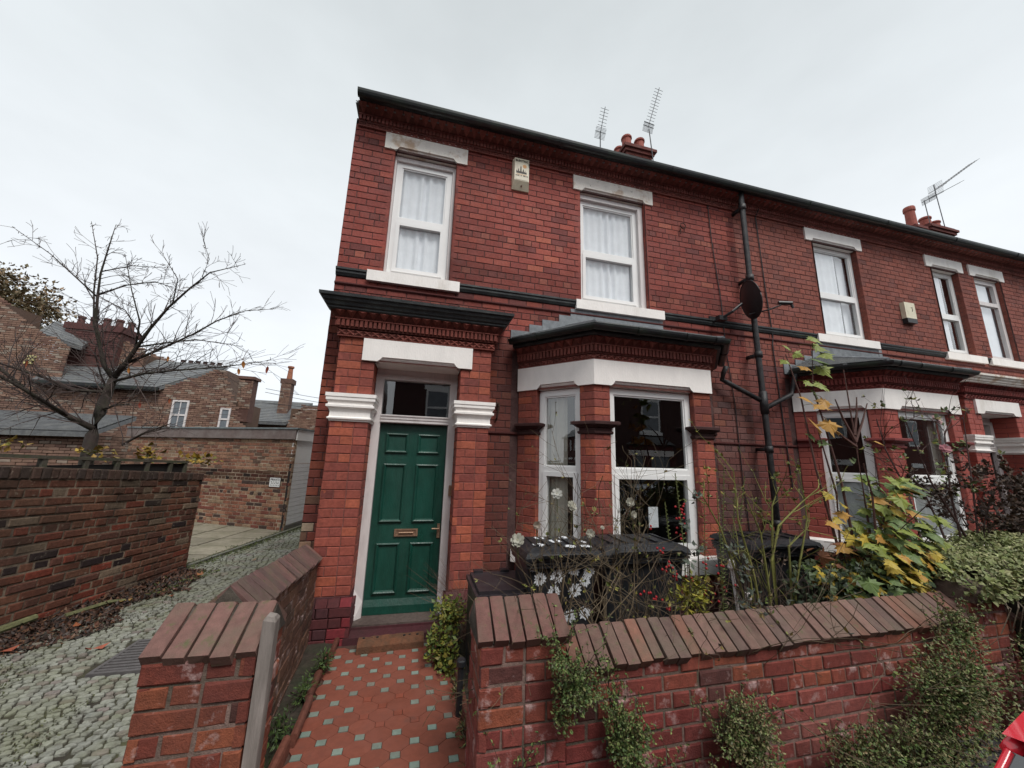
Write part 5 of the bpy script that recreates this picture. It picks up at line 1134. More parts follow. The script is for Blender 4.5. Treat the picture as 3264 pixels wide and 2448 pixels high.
# ------------------------------------------------------------------ plants
def rnd_dir(rg=R):
    while 1:
        v = Vector((rg.uniform(-1, 1), rg.uniform(-1, 1), rg.uniform(-1, 1)))
        if .05 < v.length < 1: return v.normalized()
def leafq(mb, p, d, n_, l, w_, tint):
    d = d.normalized(); s_ = d.cross(n_)
    if s_.length < .1: s_ = d.orthogonal()
    s_.normalize(); up = d.cross(s_)*w_*.25; p = Vector(p)
    mb.add([tuple(p), tuple(p+d*l*.5+s_*w_*.5+up), tuple(p+d*l), tuple(p+d*l*.5-s_*w_*.5+up)], [(0, 1, 2), (0, 2, 3)], tint)
def clump(mb, c, r, n, l, pal, w_=.55, shell=.35, dn=0.0, rg=R, cut=None):
    c = Vector(c); r = Vector(r)
    for _ in range(n):
        d = rnd_dir(rg); q = 1-shell*rg.random()**1.5 if rg.random() > .25 else rg.random()
        q *= 1+.35*nz3(d*1.0, 2.2, c.x*7)
        p = c+Vector((d.x*r.x, d.y*r.y, d.z*r.z))*q
        if cut and cut(p): continue
        dd = (d*.6+rnd_dir(rg)*.8+Vector((0, 0, dn))).normalized(); ll = l*rg.uniform(.6, 1.35)
        t = scl(rg.choice(pal), rg.uniform(.7, 1.3)); leafq(mb, p, dd, rnd_dir(rg)*.5+Vector((0, 0, 1)), ll, ll*w_, t)
def branch(mb, p, d, length, rad, depth, tips, tint, segs=5, wob=.25, grav=0.0, kids=3, spread=.7, shrink=.62, rg=R, ny=4, minr=.0012, nodes=None):
    pts = [Vector(p)]; d = Vector(d).normalized()
    for i in range(segs):
        d = (d+rnd_dir(rg)*wob+Vector((0, 0, grav))).normalized(); pts.append(pts[-1]+d*length/segs)
    rr = [max(minr, rad*(1-.65*i/segs)) for i in range(segs+1)]
    mb.tube([tuple(q) for q in pts], rr, ny, scl(tint, rg.uniform(.8, 1.2)), cap=False)
    if nodes is not None: nodes += [(q, d.copy(), depth) for q in pts[1:]]
    if depth == 0: tips.append((pts[-1], d)); return
    for k in range(kids):
        i = rg.randint(max(1, segs//3), segs); t = pts[i]; dd = (d+rnd_dir(rg)*spread).normalized()
        branch(mb, t, dd, length*shrink*rg.uniform(.7, 1.2), rr[i]*.75, depth-1, tips, tint, max(3, segs-1), wob, grav, kids, spread, shrink, rg, ny, minr, nodes)
# bare cherry tree behind the alley wall : limbs laid out by hand, twigs grown
TREE = root('bare_tree', 'bare spreading tree with a few last orange leaves behind the alley wall', 'tree', (-4.1, 3.2, 0))
def V3(*a): return Vector(a)
limbs = [([(-4.1, 3.25, 0), (-4.1, 3.2, 1.2), (-4.126, 3.2, 1.9), (-4.10, 3.2, 2.25), (-4.06, 3.2, 2.62), (-4.0, 3.15, 2.86)], (.105, .09, .08, .075, .066, .056)),
 ([(-4.0, 3.15, 2.86), (-4.13, 3.1, 3.05), (-4.20, 3.05, 3.3), (-4.33, 3.0, 3.75), (-4.36, 2.95, 4.2), (-4.37, 2.9, 4.6), (-4.32, 2.85, 5.1), (-4.27, 2.8, 5.5)], (.075, .06, .05, .042, .034, .026, .018, .006)),
 ([(-4.0, 3.15, 2.86), (-3.85, 3.1, 3.12), (-3.70, 3.0, 3.36), (-3.5, 2.9, 3.72), (-3.25, 2.8, 4.1), (-2.95, 2.7, 4.45), (-2.65, 2.6, 4.75), (-2.1, 2.5, 4.95)], (.085, .07, .055, .042, .033, .026, .018, .006)),
 ([(-3.85, 3.1, 3.12), (-3.55, 3.3, 3.45), (-3.2, 3.5, 3.85), (-2.9, 3.6, 4.2), (-2.5, 3.7, 4.5), (-2.0, 3.8, 4.65)], (.05, .036, .028, .022, .014, .006)),
 ([(-4.2, 3.05, 3.3), (-4.5, 3.2, 3.8), (-4.62, 3.2, 4.4), (-4.66, 3.15, 5.0), (-4.85, 3.1, 5.65)], (.035, .028, .022, .015, .006)),
 ([(-4.36, 2.95, 4.2), (-4.75, 2.9, 4.55), (-5.1, 2.9, 4.85), (-5.6, 2.8, 5.2)], (.024, .018, .012, .005)),
 ([(-4.36, 2.95, 4.25), (-3.9, 2.8, 4.42), (-3.45, 2.7, 4.5), (-2.95, 2.6, 4.35)], (.026, .018, .012, .005)),
 ([(-4.36, 2.9, 4.65), (-3.9, 2.8, 4.78), (-3.3, 2.7, 4.78)], (.02, .012, .005)),
 ([(-4.12, 3.2, 2.0), (-4.42, 3.1, 2.18), (-4.8, 3.0, 2.42), (-5.2, 2.9, 2.8), (-5.5, 2.8, 3.05), (-5.9, 2.7, 3.2), (-6.3, 2.6, 3.7)], (.09, .07, .055, .042, .033, .024, .008)),
 ([(-4.42, 3.1, 2.18), (-4.7, 2.7, 2.5), (-4.95, 2.4, 2.75), (-5.2, 2.1, 3.2), (-5.5, 2.0, 3.6)], (.05, .04, .032, .022, .006)),
 ([(-4.06, 3.2, 2.62), (-4.45, 3.0, 2.60), (-4.6, 2.9, 2.72), (-5.1, 2.7, 2.9), (-5.6, 2.5, 3.3)], (.05, .035, .028, .02, .006)),
 ([(-4.06, 3.2, 2.62), (-4.3, 3.3, 2.95), (-4.45, 3.3, 3.3), (-4.38, 3.2, 3.65)], (.03, .022, .015, .006)),
 ([(-4.0, 3.15, 2.8), (-3.5, 3.0, 2.95), (-3.0, 2.9, 3.03), (-2.5, 2.85, 3.10), (-2.0, 2.8, 3.2), (-1.5, 2.75, 3.32)], (.045, .035, .027, .02, .012, .004)),
 ([(-3.70, 3.0, 3.4), (-3.2, 2.9, 3.5), (-2.7, 2.7, 3.55), (-2.3, 2.6, 3.5), (-1.9, 2.5, 3.45)], (.03, .022, .015, .01, .004)),
 ([(-3.7, 3.0, 3.36), (-3.6, 2.8, 3.8), (-3.75, 2.7, 4.3), (-3.9, 2.6, 4.9)], (.03, .022, .014, .005)),
 ([(-3.6, 2.95, 3.55), (-3.9, 2.9, 4.0), (-4.3, 2.8, 4.2)], (.02, .014, .005)),
 ([(-3.2, 2.8, 4.15), (-3.15, 2.7, 4.6), (-3.4, 2.6, 5.0)], (.02, .013, .005)), ([(-2.75, 2.6, 4.65), (-2.7, 2.6, 5.0), (-2.8, 2.5, 5.3)], (.013, .009, .004)),
 ([(-3.5, 2.9, 1.75), (-3.25, 2.9, 1.95), (-2.85, 2.8, 2.12)], (.03, .03, .012)), ([(-4.1, 3.2, 2.3), (-3.85, 3.1, 2.4), (-3.6, 3.0, 2.42)], (.05, .03, .012))]
rg = random.Random(3); tb = (.085, .062, .055)
mb = MB(tb); mb.tube(limbs[0][0], limbs[0][1], 12); 
mb.build('trunk', M_bark, TREE, smooth=True)
tips = []
for L_, r_ in limbs[1:]:
    mb = MB(tb); mb.tube(L_, [q*.56 for q in r_], 7); tw = MB((.17, .12, .11))
    for i in range(1, len(L_)):
        a, b = Vector(L_[i-1]), Vector(L_[i]); seg = (b-a).length
        for k in range(int(seg*((13 if r_[i] < .03 else 9) if b.z > 3.4 else 24))+2):
            t = rg.random(); p = a.lerp(b, t); dd = ((b-a).normalized()*.8+rnd_dir(rg)*.9+V3(0, 0, .1)).normalized()
            if rg.random() < .6: branch(tw, p, dd, rg.uniform(.25, .75)*(.45 if i > len(L_)-3 and b.z > 4 else 1.15 if b.z < 3.4 else .8), max(.004, min(.011, r_[i]*.3)), 1, tips, (.16, .115, .105), 6, .15, .0, 3, .6, .6, rg, 3, .003)
            else: tw.tube([tuple(p), tuple(p+dd*rg.uniform(.03, .07))], [.006, .003], 3, cap=False)
        # fruiting spurs
        for k in range(int(seg*14)): t = rg.random(); p = a.lerp(b, t); tw.tube([tuple(p), tuple(p+rnd_dir(rg)*(.03+r_[i]))], [.005, .0035], 3, cap=False)
    lo = mb.build('limb', M_bark, TREE, smooth=True); tw.build('twigs', M_twig, lo, kind='stuff')
for (p, s_) in (((-3.6, 2.8, 3.0), .05), ((-4.9, 2.8, 3.0), .06), ((-3.1, 2.8, 3.25), .05), ((-1.95, 2.7, 3.25), .07), ((-2.02, 2.75, 3.12), .06), ((-1.58, 2.75, 3.2), .07), ((-3.0, 2.9, 2.55), .05), ((-3.4, 2.9, 2.45), .05)):
    mb = MB(rg.choice([(.55, .14, .05), (.60, .24, .05), (.45, .09, .05)])); p = V3(*p); L_ = s_*2.1; W_ = s_*.42; k1 = rg.uniform(-.4, .4); dn = V3(k1*.5, .05, -1).normalized(); sd_ = V3(1, k1, .2).normalized()
    mb.add([tuple(p), tuple(p+dn*L_*.3+sd_*W_), tuple(p+dn*L_*.65+sd_*W_*.8), tuple(p+dn*L_), tuple(p+dn*L_*.65-sd_*W_*.7), tuple(p+dn*L_*.3-sd_*W_*.8), tuple(p+dn*L_*.45+V3(0, .012, 0))], [(0, 1, 6), (1, 2, 6), (2, 3, 6), (3, 4, 6), (4, 5, 6), (5, 0, 6)]); mb.tube([tuple(p), tuple(p+V3(.004, 0, .05))], .002, 3); mb.build('leaf', M_leaf, TREE)
def foliage_tree(name, label, x, y, h_, r, pal, n, cz, seed, base=0, l=.35):
    t = root(name, label, 'tree', (x, y, base)); rg = random.Random(seed)
    mb = MB((.05, .04, .035)); mb.tube([(x, y, base), (x+.2, y, base+h_*.3), (x, y, base+h_*.6)], (.35, .28, .12), 8); tp = []
    for k in range(9): branch(mb, (x, y, base+h_*rg.uniform(.3, .55)), (rg.uniform(-1, 1), rg.uniform(-1, 1), 1.1), h_*.33, .13, 1, tp, (.05, .04, .035), 4, .2, .05, 3, .7, .6, rg, 5)
    mb.build('trunk', M_bark, t); mb = MB()
    for k in range(cz):
        d = rnd_dir(rg); c = V3(x, y, base+h_*.68)+V3(d.x*r, d.y*r, d.z*h_*.32)*rg.uniform(.45, 1)
        clump(mb, c, (r*.3, r*.3, r*.24), n, l, pal, .6, .5, rg=rg)
    mb.build('crown', M_leaf, t, kind='stuff')
foliage_tree('autumn_tree', 'distant brown leaved autumn tree above the roofs at far left', -25.6, 25, 13.0, 3.4, [(.36, .27, .15), (.28, .22, .12), (.40, .26, .13), (.25, .21, .11)], 120, 80, 5, l=.26)
foliage_tree('bare_distant_tree', 'faint leafless tree top just beyond the slate roof ridge', -19, 34, 11.5, 2.2, [(.22, .19, .17)], 20, 20, 6, l=.12)
# leaf shapes
def maple_mesh(name, tint, m):
    mb = MB(tint); P = []
    for (a, r) in ((-90, .12), (-62, .42), (-40, .30), (-18, .62), (-5, .50), (8, .95), (22, .52), (38, .60), (50, .55), (66, .66), (76, .62), (90, 1.1), (104, .62), (114, .66), (130, .55), (142, .60), (158, .52), (172, .95), (185, .50), (198, .62), (220, .30), (242, .42)):
        t = math.radians(a); P.append((r*math.cos(t), r*math.sin(t)+.1, -.18*abs(math.cos(t))*r+.05*math.sin(a)))
    vs = [(0, .1, .06)]+P; mb.add(vs, [(0, i+1, (i+1) % len(P)+1) for i in range(len(P))])
    mb.tube([(0, 0, 0), (0, -.5, -.15), (.05, -.9, -.45)], .022, 3, scl(tint, .7)); me_o = mb.build(name, m); me = me_o.data; bpy.data.objects.remove(me_o); return me
MAP = {k: maple_mesh('maple_leaf', c, M_leaf) for k, c in dict(green=(.19, .29, .08), lime=(.34, .41, .07), yellow=(.68, .50, .06), gold=(.68, .36, .06), brown=(.34, .14, .07), dark=(.11, .18, .07)).items()}
def put_leaf(parent, me, p, size, yaw, pitch, roll=0, name='leaf'):
    o = bpy.data.objects.new(name, me); col.objects.link(o); o.parent = parent
    Mx = Matrix.Rotation(yaw*.55, 4, 'Z') @ Matrix.Rotation(pitch*.8+.2, 4, 'X') @ Matrix.Rotation(math.pi+roll*1.6, 4, 'Z')
    o.matrix_basis = Matrix.Translation(Vector(p)-OFF[parent.name]) @ Mx @ Matrix.Diagonal((size*1.2, size*1.2, size*1.2, 1)); return o
MT = root('maple_sapling', 'tall maple sapling with yellow, orange and green leaves growing beside the second bay', 'sapling', (4.65, -2.0, 0))
rg = random.Random(11); mb = MB((.16, .075, .06))
stems = [[(4.70, -1.95, 0), (4.68, -2.0, .9), (4.62, -2.0, 1.6), (4.52, -2.0, 2.1), (4.45, -2.0, 2.4), (4.52, -2.0, 2.82)], [(4.72, -1.95, 0), (4.86, -2.0, 1.2), (4.86, -2.0, 1.94), (4.85, -2.0, 2.6)],
         [(4.65, -1.9, 0), (4.5, -2.0, 1.0), (4.36, -2.0, 1.7), (4.30, -2.0, 2.3), (4.19, -2.0, 2.68)], [(4.8, -1.9, 0), (5.15, -2.05, .9), (5.1, -2.0, 1.3)], [(4.86, -2.0, 1.94), (4.75, -2.0, 2.15), (4.62, -2.05, 2.3)], [(4.86, -2.0, 1.94), (4.98, -2.0, 2.12), (5.08, -2.0, 2.3)], [(4.86, -2.0, 1.9), (4.72, -2, 1.98), (4.62, -2, 2.05)], [(4.86, -2.0, 2.0), (4.93, -2, 2.2), (4.96, -2, 2.35)],
         [(4.5, -2.0, 1.0), (4.55, -2.0, 1.5), (4.42, -2.02, 2.0)], [(4.68, -2.0, .9), (4.8, -2.1, 1.2), (4.95, -2.15, 1.5)], [(4.75, -1.95, .3), (4.75, -2.1, 1.0), (4.72, -2.15, 1.5), (4.6, -2.2, 1.75)]]
for s_ in stems: mb.tube(s_, [.014*(1-.7*i/(len(s_)-1)) for i in range(len(s_))], 5)
mb.build('stem', M_twig, MT)
spots = [((4.542, -2, 2.80), 'lime', .10), ((4.48, -2.03, 2.86), 'lime', .085), ((4.60, -2.03, 2.72), 'lime', .085), ((4.54, -2, 2.66), 'green', .10), ((4.60, -1.98, 2.60), 'lime', .10), ((4.30, -2, 2.70), 'lime', .06), ((4.22, -2, 2.75), 'lime', .05), ((4.18, -2, 2.62), 'lime', .05), ((4.40, -2.0, 2.58), 'gold', .06),
 ((4.38, -2, 2.45), 'lime', .07), ((4.50, -2.02, 2.44), 'lime', .085), ((4.58, -2, 2.42), 'lime', .07), ((4.46, -2, 2.36), 'green', .08), ((4.33, -2.02, 2.29), 'gold', .08), ((4.43, -2.03, 2.24), 'gold', .085), ((4.53, -2.02, 2.29), 'gold', .085),
 ((4.40, -2.02, 2.06), 'gold', .10), ((4.50, -2.05, 2.09), 'gold', .105), ((4.60, -2.0, 2.05), 'gold', .095), ((4.36, -2, 1.98), 'green', .06), ((4.45, -2.0, 1.93), 'green', .06),
 ((5.13, -2, 1.95), 'gold', .05), ((4.62, -2.02, 1.55), 'lime', .05), ((4.55, -2.02, 1.35), 'gold', .07), ((4.40, -2.05, 1.50), 'yellow', .06), ((4.38, -2.05, 1.28), 'gold', .085), ((4.46, -2.02, 1.30), 'yellow', .06), ((4.52, -2.05, 1.42), 'yellow', .05), ((5.36, -2.0, 1.56), 'gold', .065), ((4.95, -2, 1.58), 'lime', .03)]
for p, c, s_ in spots: put_leaf(MT, MAP[c], p, s_, rg.uniform(-1.2, 1.2), rg.uniform(.5, 1.3), rg.uniform(-.6, .6))
MB2 = root('maple_bush', 'bushy young maple with big green and yellow leaves leaning over the garden wall', 'sapling', (5.0, -2.0, 0))
mb = MB((.14, .08, .06)); tp = []
for k in range(9): branch(mb, (4.9+rg.uniform(-.2, .3), -1.95, .2), (rg.uniform(-.3, .4), rg.uniform(-.4, .1), 1), rg.uniform(.6, 1.1), .012, 1, tp, (.14, .08, .06), 5, .12, 0, 2, .5, .6, rg, 4, .003)
mb.build('stem', M_twig, MB2)
def in_poly():  # leaves fill an uneven mound between the sapling and the ivy
    while 1:
        x = rg.uniform(4.15, 5.35); z = rg.uniform(.74, 1.66)
        top = 1.12+.55*math.exp(-((x-5.0)/.32)**2)+.08*math.sin(x*9)
        if z < top and (x > 4.45 or z < .95): return x, z
for k in range(290):
    x, z = in_poly(); q = rg.random(); low = z < 1.08
    c = ('yellow' if q < (.42 if low else .12) else 'lime' if q < .6 else 'green' if q < .9 else 'dark') if q < .95 else 'gold'
    put_leaf(MB2, MAP[c], (x, -2.12+rg.uniform(-.14, .2), z), rg.uniform(.055, .10), rg.uniform(-1.4, 1.4), rg.uniform(.3, 1.2), rg.uniform(-.5, .5))
for k in range(75):
    put_leaf(MB2, MAP[rg.choice(['yellow', 'yellow', 'lime', 'gold', 'green'])], (rg.uniform(4.5, 5.25), -2.26+rg.uniform(-.05, .1), rg.uniform(.80, 1.08)), rg.uniform(.05, .085), rg.uniform(-1.2, 1.2), rg.uniform(.3, 1.2), rg.uniform(-.5, .5))
DL = root('dead_leaf_cluster', 'clump of curled rusty brown leaves caught above the ivy by the third bin', 'dead leaves', (4.45, -1.95, 0))
mb = MB((.2, .1, .06)); mb.tube([(4.5, -1.9, 0), (4.45, -1.95, .6), (4.4, -1.95, 1.0)], .01, 5); mb.build('stem', M_twig, DL)
for k in range(26): put_leaf(DL, MAP['brown'], (rg.uniform(4.25, 4.85), -1.98+rg.uniform(-.1, .1), rg.uniform(.93, 1.12)), rg.uniform(.04, .075), rg.uniform(-3, 3), rg.uniform(-1, 2), rg.uniform(-1, 1))
# ivy and hedges
IV = root('ivy_mound', 'great mound of pale green ivy spilling over the far end of the front wall', 'ivy', (6, -2.2, 0))
rg = random.Random(21)
def ivy(mb, n, fx_, pal, l): 
    for _ in range(n):
        p, nrm = fx_(); d = (rnd_dir(rg)+V3(0, -.2, -.6)).normalized(); ll = l*rg.uniform(.6, 1.4); leafq(mb, p, d, nrm+rnd_dir(rg)*.5, ll, ll*.95, scl(rg.choice(pal), rg.uniform(.75, 1.3)))
PI_ = [(.34, .39, .14), (.42, .46, .18), (.26, .32, .11), (.54, .53, .26), (.33, .35, .14)]
def f_iv():
    x = rg.uniform(4.98, 9.5); zt_ = 1.08+.06*math.sin(x*3)+.05*nz3((x, 0, 0), 2) if x > 5.35 else .98+(x-5.0)*.3
    t = rg.uniform(0, 1); y = -2.15+.42*math.cos(t*3.4)*-1 if t < .5 else -2.15-.42*abs(math.cos(t*3.14))*1
    lo = .62 if x > 5.42 else .86
    if rg.random() < .55: z = zt_-rg.uniform(0, .06); y = rg.uniform(-2.58, -1.7); z -= max(0, (-2.4-y))*.7
    else: z = rg.uniform(lo, zt_); y = -2.6+.1*(zt_-z)-.04*nz3((x, z, 0), 4)
    return V3(x, y+rg.uniform(-.03, .03), z), V3(0, -.5, .8)
mb = MB(); ivy(mb, 26000, f_iv, PI_, .032)
mb.build('leaves', M_leaf, IV, kind='stuff'); mb = MB((.06, .05, .03)); mb.add([(5.45, -2.52, .1), (9.6, -2.52, .1), (9.6, -1.75, .1), (5.45, -1.75, .1), (5.5, -2.42, .98), (9.6, -2.42, 1.0), (9.6, -1.8, 1.0), (5.5, -1.8, .98)], [(0, 1, 5, 4), (1, 2, 6, 5), (2, 3, 7, 6), (3, 0, 4, 7), (4, 5, 6, 7)]); 
for k in range(16): x = rg.uniform(4.95, 6.0); mb.tube([(x, -2.56, rg.uniform(.6, .7)), (x+rg.uniform(-.1, .1), -2.6, .8), (x+rg.uniform(-.3, .3), -2.5, rg.uniform(.9, 1.08))], .004, 3, (.3, .24, .17), cap=False)
mb.build('stems', M_twig, IV)
IH = root('ivy_hedge', 'dark low ivy growing inside the wall beneath the yellow maple leaves', 'ivy', (4.6, -2, 0))
mb = MB(); 
def f_ih(): x = rg.uniform(3.95, 5.4); zt_ = .95+.12*min(1, max(0, (x-4)/.6)); z = rg.uniform(.3, zt_); return V3(x, -2.15+rg.uniform(-.14, .25)+.1*nz3((x, z, 0), 5), z), V3(0, -1, .4)
ivy(mb, 3200, f_ih, [(.055, .09, .035), (.09, .13, .05), (.13, .16, .08), (.035, .06, .03)], .04); mb.build('leaves', M_leaf, IH, kind='stuff'); mb = MB((.05, .04, .03)); mb.box(4.05, 5.4, -2.0, -1.8, 0, .8); mb.build('stems', M_twig, IH)
# cotoneaster growing out of the front of the wall
def wallshrub(label, blobs, seed, pal, stems_, l=.017, dens=1.0):
    o = root('wall_shrub', label, 'shrub', (blobs[0][0][0], -2.5, 0), 'small leaved shrubs growing on the front wall'); rg = random.Random(seed); mb = MB(); tw = MB((.10, .065, .05))
    for c, r, n in blobs: clump(mb, c, r, int(n*dens*1.35), l, pal, .65, .85, rg=rg, cut=lambda p: p.y > -2.46); 
    for c, r, n in blobs:
        for k in range(int(n/28)):
            p = Vector(c)+Vector((rg.uniform(-r[0], r[0])*.6, .04, rg.uniform(-r[2], 0)*.8)); nd = []
            branch(tw, p, (rg.uniform(-.5, .5), -.25, 1), rg.uniform(.10, .26), .0035, 1, [], (.11, .07, .05), 4, .25, 0, 2, .6, .6, rg, 3, .001, nd)
            for q, d_, _ in nd:
                for _ in range(4): leafq(mb, q, rnd_dir(rg), rnd_dir(rg), l*rg.uniform(.6, 1.2), l*.6, scl(rg.choice(pal), rg.uniform(.8, 1.3)))
    mb.build('leaves', M_leaf, o, kind='stuff'); tw.build('stems', M_twig, o)
PG = [(.21, .32, .085), (.15, .24, .07), (.32, .40, .13), (.27, .26, .10), (.11, .18, .055)]; PBn = [(.32, .31, .14), (.42, .40, .19), (.25, .30, .11), (.34, .25, .13), (.16, .17, .07)]
wallshrub('sprig of small leaved shrub hanging at the corner where the right pier meets the coping', [((1.93, -2.55, .62), (.10, .06, .10), 500), ((1.86, -2.53, .75), (.06, .05, .06), 150), ((2.0, -2.55, .60), (.09, .05, .05), 240), ((1.88, -2.53, .50), (.05, .04, .07), 120)], 1, PG+[(.2, .22, .1)], 0)
wallshrub('bright green bushy shrub climbing the middle of the wall front', [((2.20, -2.56, .36), (.10, .08, .13), 900), ((2.22, -2.58, .12), (.13, .11, .17), 1000), ((2.16, -2.54, .48), (.05, .05, .06), 200)], 2, PG, 0)
wallshrub('brownish shrub on the wall, second clump from the far pier', [((2.92, -2.57, .30), (.15, .10, .22), 1100), ((2.80, -2.58, .33), (.10, .08, .08), 420), ((3.0, -2.6, .05), (.16, .1, .16), 700), ((2.55, -2.6, .06), (.2, .08, .1), 420)], 3, PG[:4]+PBn, 0)
wallshrub('tallest olive shrub covering the wall front near the far pier', [((4.35, -2.66, .40), (.38, .20, .30), 2600), ((4.0, -2.68, .14), (.38, .2, .18), 1500), ((4.6, -2.58, .66), (.16, .10, .16), 600), ((3.6, -2.64, .14), (.26, .13, .14), 800)], 4, PBn+PG, 0, l=.02)
wallshrub('dusty green shrub under the ivy beyond the far pier', [((5.3, -2.68, .35), (.4, .2, .34), 2000), ((6.1, -2.7, .35), (.5, .2, .34), 1600)], 5, PBn+PG[:2], 0, l=.022)
wallshrub('little tuft at the foot of the gate pier beside the tiled path', [((1.62, -2.52, .20), (.07, .05, .13), 300), ((1.74, -2.52, .1), (.06, .05, .06), 120)], 6, PG, 0)
def bush(name, label, cat, blobs, pal, l, seed, stems_=12, wd=.6, hgt=None, tint=(.12, .10, .06), loc=None):
    o = root(name, label, cat, loc or blobs[0][0][:2]+(0,)); rg = random.Random(seed); mb = MB(); tw = MB(tint)
    for c, r, n in blobs:
        clump(mb, c, r, n, l, pal, wd, .8, rg=rg)
        for k in range(stems_): p = Vector(c)+Vector((rg.uniform(-r[0], r[0]), rg.uniform(-r[1], r[1]), rg.uniform(0, r[2]))); tw.tube([(c[0]+rg.uniform(-.03, .03), c[1], c[2]-r[2]), tuple((Vector(c)+p)/2+rnd_dir(rg)*.02), tuple(p)], .003, 3, cap=False)
    mb.build('leaves', M_leaf, o, kind='stuff'); tw.build('stems', M_twig, o); return o
bush('potted_leafy_plant', 'yellow green leafy plant growing beside the doorstep at the edge of the path', 'plant', [((1.50, -.75, .33), (.15, .13, .13), 420), ((1.44, -.85, .12), (.15, .12, .15), 420), ((1.50, -1.0, 0.0), (.1, .14, .09), 200)], [(.22, .28, .05), (.33, .35, .06), (.14, .21, .05), (.42, .36, .07)], .04, 31, 10, .8)
bush('weed_tuft', 'green weeds along the foot of the side wall, left of the path', 'weeds', [((.45, -1.15, .04), (.06, .16, .07), 200), ((.50, -.82, .06), (.07, .08, .08), 200), ((.42, -1.55, .05), (.06, .15, .06), 170), ((.42, -1.9, .0), (.06, .2, .05), 120)], [(.10, .17, .04), (.14, .22, .06), (.06, .10, .035)], .035, 32, 8, .35)
bush('weed_tuft', 'dry straggling weeds along the right hand edging of the path', 'weeds', [((1.53, -1.35, .04), (.05, .16, .06), 160), ((1.53, -1.75, .03), (.05, .15, .06), 140), ((1.52, -2.15, .02), (.05, .15, .06), 140)], [(.16, .19, .06), (.24, .2, .09), (.3, .22, .08), (.09, .12, .04)], .03, 33, 8, .35)
# dry grass by the door pier
GR = root('dry_grass', 'wispy pinkish dry grass in front of the right hand door pier', 'grass', (1.5, -.5, 0)); rg = random.Random(40); mb = MB()
for k in range(90):
    x, y = 1.62+rg.uniform(-.1, .12), -.55+rg.uniform(-.12, .12); a = rg.uniform(0, 6.28); s_ = rg.uniform(.15, .45); h_ = rg.uniform(.3, .75)
    mb.tube([(x, y, 0), (x+.2*s_*math.cos(a), y+.15*s_*math.sin(a), h_*.6), (x+.9*s_*math.cos(a)-.1, y+.6*s_*math.sin(a), h_)], [.0018, .0014, .0006], 3, scl((.36, .2, .15), rg.uniform(.7, 1.3)), cap=False)
mb.build('blades', M_twig, GR, kind='stuff')
# roses
def rose_mesh(mb, c, r, tint, d=V3(0, -1, .3)):
    d = d.normalized(); a = d.orthogonal().normalized(); b = d.cross(a); c = Vector(c)
    for ring, (n, rr, lift, sz) in enumerate(((7, .70, .0, .85), (6, .45, .16, .75), (5, .22, .30, .6))):
        for k in range(n):
            t = k/n*6.283+ring*.5; o_ = a*math.cos(t)+b*math.sin(t); s_ = d.cross(o_); p = c+o_*rr*r*.35+d*lift*r
            mb.add([tuple(p-s_*.2*r*sz), tuple(p+o_*.45*r*sz-s_*.5*r*sz+d*.16*r), tuple(p+o_*.95*r*sz-s_*.28*r*sz+d*.30*r), tuple(p+o_*.95*r*sz+s_*.28*r*sz+d*.30*r), tuple(p+o_*.45*r*sz+s_*.5*r*sz+d*.16*r), tuple(p+s_*.2*r*sz)], [(0, 1, 4, 5), (1, 2, 3, 4)], scl(tint, R.uniform(.85, 1.05)))
    mb.lathe(tuple(c+d*.25*r-V3(0, 0, r*.12)), [(r*.06, 0), (r*.2, r*.1), (r*.14, r*.28)], 7, mixc(tint, (.7, .6, .3), .35))
